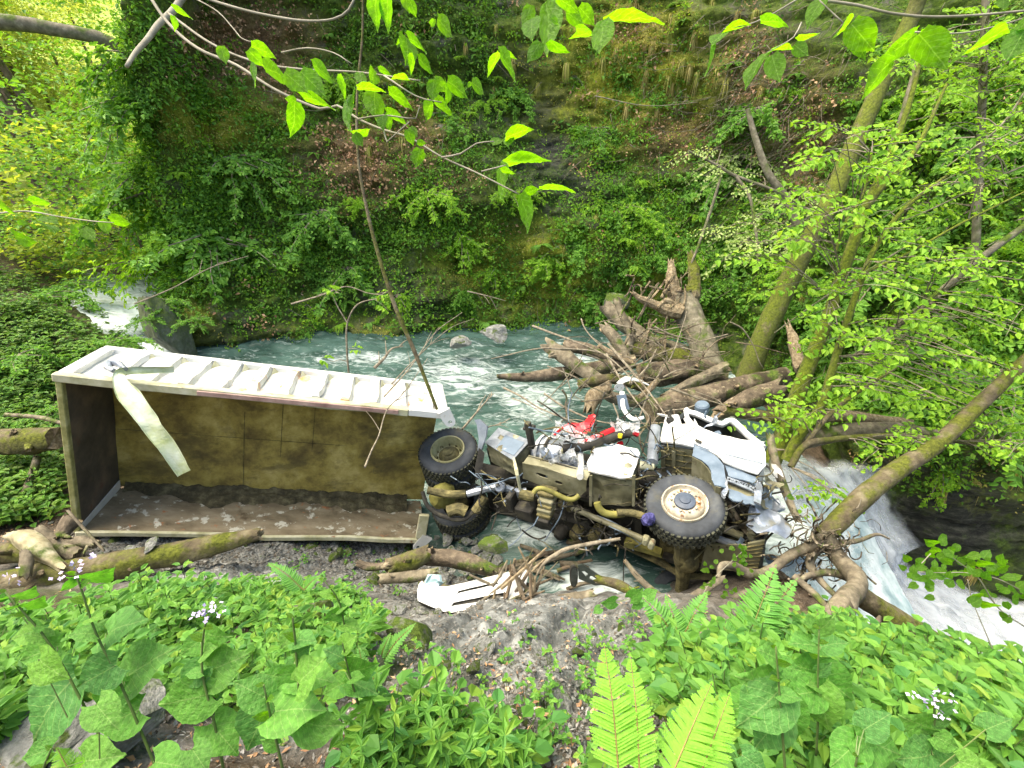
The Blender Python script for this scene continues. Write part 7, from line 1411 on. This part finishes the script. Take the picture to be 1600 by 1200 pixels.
# --- broad heart leaved plants
PET = surf('leaf_stalk', [(.3, (.10, .17, .05)), (.7, (.20, .26, .09))], 9, .5, bstr=0)
def flower_head(parent, c, r, n, seed, mat=MFLW):
    rng = np.random.default_rng(seed)
    for k in range(n):
        p = c+rng.normal(size=3)*r*np.array([1, 1, .35]); up = unit(np.array([0, 0, 1])+rng.normal(size=3)*.4); T, N, S = orth(unit(rng.normal(size=3)), up); g = Geo(); a = np.arange(4)*np.pi/2
        D = np.cos(a)[:, None]*T+np.sin(a)[:, None]*np.cross(N, T); leaves(g, np.repeat([p], 4, 0), D, np.repeat([N], 4, 0), [.0065]*4, [.0062]*4, 'o', fold=.05, droop=0); obj('flower', g, mat, parent)
def _sh(v, c, k=.8): return c+(v-c)*k
def honesty(label, stems, lvs, t, flowers=(), name='honesty_plant', seed=0, cat='plant', ms=HV, mw=.9):
    """lvs: base px, tip px, width px, depth offset"""
    b = at(*stems[0][0], t) if stems else at(lvs[0][0], lvs[0][1], t); r = thing(name, b, label, cat); rr = random.Random(seed); random.seed(seed); SP = []
    for L in stems:
        P = [at(x, y, t+.12*(-i)/(len(L))) for i, (x, y) in enumerate(L)]; g = Geo(); g_tube(g, P, list(np.linspace(.0042, .0025, len(P))), seg=7, step=.05); obj('stem', g, STEM, r, smooth=True); SP.append(resample(P, [1]*len(P), .03)[0])
    A = np.concatenate(SP) if SP else np.array([b])
    for (x0, y0, x1, y1, w_, *dt) in lvs:
        x1, y1, w_ = _sh(x1, x0, .84), _sh(y1, y0, .84), w_*.8; tt = t+(dt[0] if dt else rr.uniform(-.06, .06)); p0, p1 = at(x0, y0, tt), at(x1, y1, tt-.02); L = np.linalg.norm(p1-p0); tp = p1
        o = leaf_obj(r, rr.choice(ms), p0, tp, w_*tt/FPX, mw, -1); k = np.argmin(np.linalg.norm(A-p0, axis=1))
        dk = np.linalg.norm(A[k]-p0); q0 = A[k] if dk < .13 else p0+unit(A[k]-p0)*.07-np.array([0, 0, .16])
        if dk > .012: g = Geo(); g_tube(g, [q0, (q0+p0)/2-np.array([0, 0, .008]), p0], [.002, .0016, .0014], seg=5, step=.05); obj('stalk', g, PET, r)
    for Q in SP:
        for j, sg in enumerate((-1, 1, -1, 1, -1)):
            b0 = Q[-1-min(j*2, len(Q)-1)]; d = unit(_R*sg*rr.uniform(.5, 1)+_U*rr.uniform(-.1, .6)-_F*rr.uniform(0, .4)); l = (.022+.009*j)*rr.uniform(.8, 1.2); leaf_obj(r, rr.choice(OV if j < 3 else ms), b0, b0+d*l, l*.5, .64, -1)
    for (x, y, rd, n) in flowers: flower_head(r, at(x, y, t-.1), rd, n, int(x))
    return r
honesty('tall honesty plant second from left with pale flowers against the log', [[(250, 1215), (215, 1130), (180, 1050), (150, 990), (130, 930), (118, 895)]], [(118, 905, 90, 930, 18), (130, 905, 186, 892, 26), (150, 975, 95, 1000, 40), (165, 990, 235, 960, 60), (180, 1040, 100, 1085, 85), (195, 1060, 275, 1005, 85), (215, 1110, 130, 1150, 80), (190, 1060, 150, 1130, 80)], 1.45, [(105, 895, .02, 10), (138, 878, .02, 9)], seed=1)
honesty('honesty plant at the left edge with lilac flowers above the log', [[(170, 1180), (130, 1100), (80, 1010), (40, 960), (8, 925)]], [(20, 935, 62, 920, 20), (35, 950, 75, 935, 24), (10, 930, -10, 945, 20), (90, 1010, 10, 1040, 75), (110, 1060, 20, 1190, 95), (60, 985, 5, 1000, 40)], 1.5, [(8, 915, .02, 8), (14, 902, .015, 6)], seed=2)
honesty('honesty plant with a dense lilac flower head in the left middle', [[(352, 1215), (335, 1130), (316, 1050), (318, 990), (325, 962)]], [(318, 1040, 270, 1085, 90), (322, 1050, 395, 1020, 90), (316, 1040, 345, 1100, 75), (314, 1000, 272, 1030, 40), (320, 990, 366, 1000, 40), (325, 1085, 225, 1110, 80), (318, 1010, 350, 975, 40), (330, 1130, 380, 1190, 80)], 1.4, [(333, 955, .022, 26), (322, 960, .012, 8)], seed=3)
honesty('honesty plant with round dark leaves at the bottom left of centre', [[(445, 1215), (425, 1130), (412, 1070)], [(470, 1130), (465, 1050), (460, 990), (457, 965)]], [(415, 1090, 355, 1060, 85), (420, 1100, 375, 1195, 92), (428, 1110, 522, 1105, 88), (465, 1070, 510, 1020, 60), (462, 1060, 540, 1060, 55), (462, 1000, 500, 1000, 34), (458, 990, 432, 1020, 40), (445, 1060, 400, 1050, 60), (470, 1130, 550, 1140, 70), (460, 1035, 440, 1060, 60)], 1.35, seed=4)
honesty('low honesty leaves in the very bottom left corner', [[(60, 1220), (80, 1170)]], [(80, 1170, 20, 1190, 70), (130, 1190, 200, 1180, 80), (240, 1190, 300, 1200, 70), (300, 1170, 330, 1215, 70), (150, 1100, 190, 1150, 60), (60, 1030, 110, 1070, 50)], 1.25, seed=5)
honesty('honesty leaves standing right of the nettle patch', [[(560, 1100), (545, 1050), (535, 1005)]], [(540, 1050, 600, 1040, 50), (538, 1030, 500, 1010, 40), (535, 1010, 560, 990, 36), (545, 1065, 600, 1085, 46), (540, 1065, 495, 1090, 55)], 1.7, seed=6)
honesty('small stalked plant beside the dark hollow in the herbs', [[(540, 990), (530, 940), (505, 905)]], [(530, 950, 555, 935, 20), (530, 955, 500, 975, 22), (520, 930, 490, 925, 18), (535, 975, 570, 985, 26)], 2.2, seed=7)
honesty('honesty plant with lilac flowers at the lower right', [[(1445, 1220), (1458, 1150), (1460, 1100), (1458, 1088)]], [(1460, 1140, 1400, 1120, 60), (1460, 1150, 1510, 1175, 60), (1458, 1180, 1390, 1190, 70), (1465, 1110, 1500, 1100, 22), (1455, 1165, 1520, 1205, 60)], 1.45, [(1440, 1090, .018, 12), (1465, 1087, .02, 16), (1468, 1115, .012, 6)], seed=8)
honesty('big leaved honesty plant with dark stem right of the bright fern', [[(1228, 1220), (1222, 1140), (1216, 1060), (1212, 1010)]], [(1216, 1070, 1140, 1060, 70), (1218, 1080, 1140, 1150, 95), (1222, 1090, 1245, 1180, 90), (1215, 1030, 1180, 1010, 40), (1220, 1120, 1170, 1180, 80), (1215, 1040, 1262, 1050, 50), (1205, 1095, 1110, 1110, 60)], 1.4, seed=9)
honesty('tall honesty plant in the middle of the lower right herbs', [[(1275, 1180), (1278, 1120), (1278, 1050), (1280, 980)]], [(1280, 1010, 1225, 1000, 36), (1282, 1010, 1335, 1000, 40), (1280, 1050, 1350, 1110, 90), (1278, 1050, 1225, 1035, 66), (1278, 1075, 1300, 1160, 80), (1280, 985, 1310, 960, 30), (1280, 985, 1250, 965, 28), (1278, 1080, 1215, 1090, 70)], 1.6, seed=10)
honesty('cluster of broad honesty leaves at the bottom right of centre', [[(1330, 1230), (1340, 1180)]], [(1340, 1150, 1430, 1190, 95), (1340, 1160, 1290, 1205, 80), (1350, 1140, 1400, 1110, 60), (1320, 1180, 1350, 1225, 80), (1160, 1180, 1210, 1215, 70), (1500, 1190, 1560, 1210, 60), (1540, 1140, 1590, 1120, 50)], 1.3, seed=11)
honesty('heart shaped leaves beside the fern above the litter slope', [], [(962, 940, 935, 945, 22), (985, 935, 1010, 918, 26), (1010, 932, 1030, 920, 24), (1000, 940, 985, 955, 18), (938, 950, 925, 960, 20)], 2.7, seed=12, name='heart_leaf_plant')
honesty('dark round leaves at the edge of the white water', [], [(1440, 985, 1460, 1010, 34), (1350, 990, 1375, 985, 30), (1400, 1010, 1430, 1020, 26), (1480, 1030, 1505, 1045, 24), (1340, 975, 1360, 965, 24)], 3.4, seed=13, name='butterbur_plant')
# leafy twigs at the lower right
br = thing('leafy_twig', at(1500, 890, 2.4), 'leafy green twigs reaching in from the right over the white water', 'branch')
obr([(1610, 985), (1560, 950), (1530, 905), (1500, 880), (1465, 860), (1440, 880)], 2.6, 2.4, .004, .002, br); obr([(1610, 930), (1560, 905), (1510, 895), (1470, 895), (1425, 893)], 2.5, 2.4, .003, .0015, br); obr([(1570, 1060), (1545, 1000), (1520, 940), (1512, 905)], 2.5, 2.5, .003, .002, br)
rr = random.Random(9); random.seed(9)
for k in range(95):
    x, y = rr.choice([(rr.gauss(1475, 22), rr.gauss(868, 14)), (rr.gauss(1440, 16), rr.gauss(895, 10)), (rr.gauss(1540, 36), rr.gauss(915, 20)), (rr.gauss(1590, 25), rr.gauss(930, 26)), (rr.gauss(1530, 25), rr.gauss(890, 14))]); a = rr.uniform(0, 6.28); l = rr.uniform(14, 24); t = rr.uniform(2.3, 2.6)
    leaf_obj(br, rr.choice(OV), at(x, y, t), at(x+l*math.cos(a), y+l*.7*math.sin(a), t+rr.uniform(-.04, .04)), rr.uniform(10, 16)*t/FPX, .64, -1)
sp = thing('leafy_twig', at(1130, 890, 4.6), 'small bright leafy shoots hanging under the front of the truck', 'plant')
for (cx, cy, n, sg) in ((1143, 862, 5, 8), (1162, 880, 18, 11), (1105, 877, 6, 9), (1110, 912, 5, 10), (1135, 918, 6, 10), (1135, 945, 10, 14), (1240, 775, 3, 5)):
    for k in range(n):
        x, y = rr.gauss(cx, sg), rr.gauss(cy, sg); a = rr.uniform(0, 6.28); leaf_obj(sp, rr.choice(OV), at(x, y, 4.7), at(x+9*math.cos(a), y+8*math.sin(a), 4.7+rr.uniform(-.03, .03)), 7*4.7/FPX, .64, -1)
obr([(1090, 945), (1110, 910), (1140, 880), (1160, 862)], 4.75, 4.75, .006, .003, sp)

# --- ferns
def frond(parent, P0, P1, wid, mat, sag=.12, npin=26, seed=0, bip=True, nrm=None):
    """a fern frond from P0 to P1 with leaflets; P0, P1 world"""
    rr = random.Random(seed); P0, P1 = np.asarray(P0), np.asarray(P1); L = np.linalg.norm(P1-P0); mid = (P0+P1)/2+np.array([0, 0, sag*L]); C, _ = resample([P0, mid, P1], [1, 1, 1], L/40); T = unit(np.gradient(C, axis=0))
    v = unit((P0+P1)/2-CAM); nrm = unit(-v*.7+np.array([0, 0, .6])) if nrm is None else nrm
    g = Geo(); g_tube(g, C, list(np.linspace(.0035, .001, len(C)) if L < .7 else np.linspace(.005, .0015, len(C))), seg=5, step=L, cap=False); LP, LT, LN, LL, LW = [], [], [], [], []
    gl = Geo()
    for i in range(npin):
        f = .13+.87*i/(npin-1); k = min(len(C)-1, int(f*(len(C)-1))); t = T[k]; s = unit(np.cross(t, nrm)); ll = wid/2*math.sin(math.pi*min(1, (.16+.84*f)**.8))**.8*(1.02-f*.25)+.004
        for sg in (-1, 1):
            d = unit(s*sg+t*.42+nrm*rr.gauss(-.02, .06)); l = ll*rr.uniform(.88, 1.08)
            if bip:
                m = max(5, int(l/.007)); m = min(m, 11)
                for j in range(m):
                    q = C[k]+d*l*(j+.5)/m-nrm*l*.12*((j+.5)/m)**2; sl = L/npin*.80*(1-.72*(j/m))
                    for s2 in (-1, 1): LP.append(q); LT.append(unit(np.cross(nrm, d)*s2+d*.55)); LN.append(nrm); LL.append(sl); LW.append(l/m*1.75)
            else: LP.append(C[k]); LT.append(d); LN.append(nrm); LL.append(l); LW.append(L/npin*1.25)
    gl.n = g.n; leaves(gl, np.array(LP), np.array(LT), np.array(LN), np.array(LL), np.array(LW), 'd' if bip else 'o', fold=.0, droop=.06)
    gm = Geo(); gm.V = g.V+gl.V; gm.F = g.F+gl.F; gm.M = [m_*0+1 for m_ in g.M]+[m_*0 for m_ in gl.M]; gm.n = gl.n
    return obj('frond', gm, [mat, STEMR], parent)
def fern(label, base, tips, t, wid, mat, npin=26, bip=True, dt=0, sag=.1):
    b = at(*base, t); r = thing('fern', b, label, 'fern')
    for k, (x, y, *w_) in enumerate(tips):
        bb = at(w_[1], w_[2], t) if len(w_) > 2 else b
        frond(r, bb, at(x, y, t+dt), (w_[0] if w_ else wid)*t/FPX, mat, sag, npin, int(x+y), bip)
fern('bright yellow green fern with two upright fronds at the bottom centre', (968, 1225), [(944, 1008, 84), (985, 1025, 62, 1000, 1225)], 1.3, 90, LF, 30, True, .12)
fern('bright fern with slanting fronds at the bottom right of centre', (1040, 1235), [(1112, 1068, 84), (1140, 1085, 70, 1085, 1235)], 1.3, 80, LF, 28, True, .12)
fern('large fern with arching fronds in front of the twisted root', (1160, 1022), [(1212, 884, 80), (1245, 905, 64), (1115, 965, 50), (1250, 985, 56), (1195, 960, 60)], 2.9, 60, LFG, 26, False, .1)
fern('fern left of the large one at the top of the litter slope', (1062, 1005), [(985, 918, 46), (1040, 930, 40), (1105, 925, 46), (1010, 960, 36), (1090, 960, 40)], 3.1, 40, LFG, 22, False, .1)
fern('small fern growing in the nettle patch below the box', (475, 922), [(420, 880, 30), (440, 905, 26), (500, 900, 20)], 3.4, 30, LFG, 20, False)
fern('fern frond beside the mossy boulder', (590, 1045), [(648, 975, 30), (610, 990, 22)], 3.0, 26, LFG, 20, False)
fern('little fern on the left of the stony slope', (575, 1075), [(560, 1010, 30), (600, 1040, 20), (545, 1040, 20)], 2.6, 24, LFG, 16, False)
fern('fern hidden low at the far left bottom', (115, 1215), [(150, 1180, 40), (90, 1170, 36)], 1.5, 36, LF, 18, True)
fern('small fern among the right bank herbs', (1170, 1060), [(1110, 1030, 34), (1130, 1010, 28), (1200, 1020, 28)], 2.4, 30, LFG, 18, False)
# little white umbel at the right edge
um = thing('white_flower', at(1585, 1015, 2.6), 'white umbel flower at the right edge above the herbs', 'flower'); obr([(1590, 1080), (1587, 1040), (1585, 1018)], 2.6, 2.6, .003, .002, um, STEM); flower_head(um, at(1585, 1013, 2.6), .02, 16, 3, MFLWW)
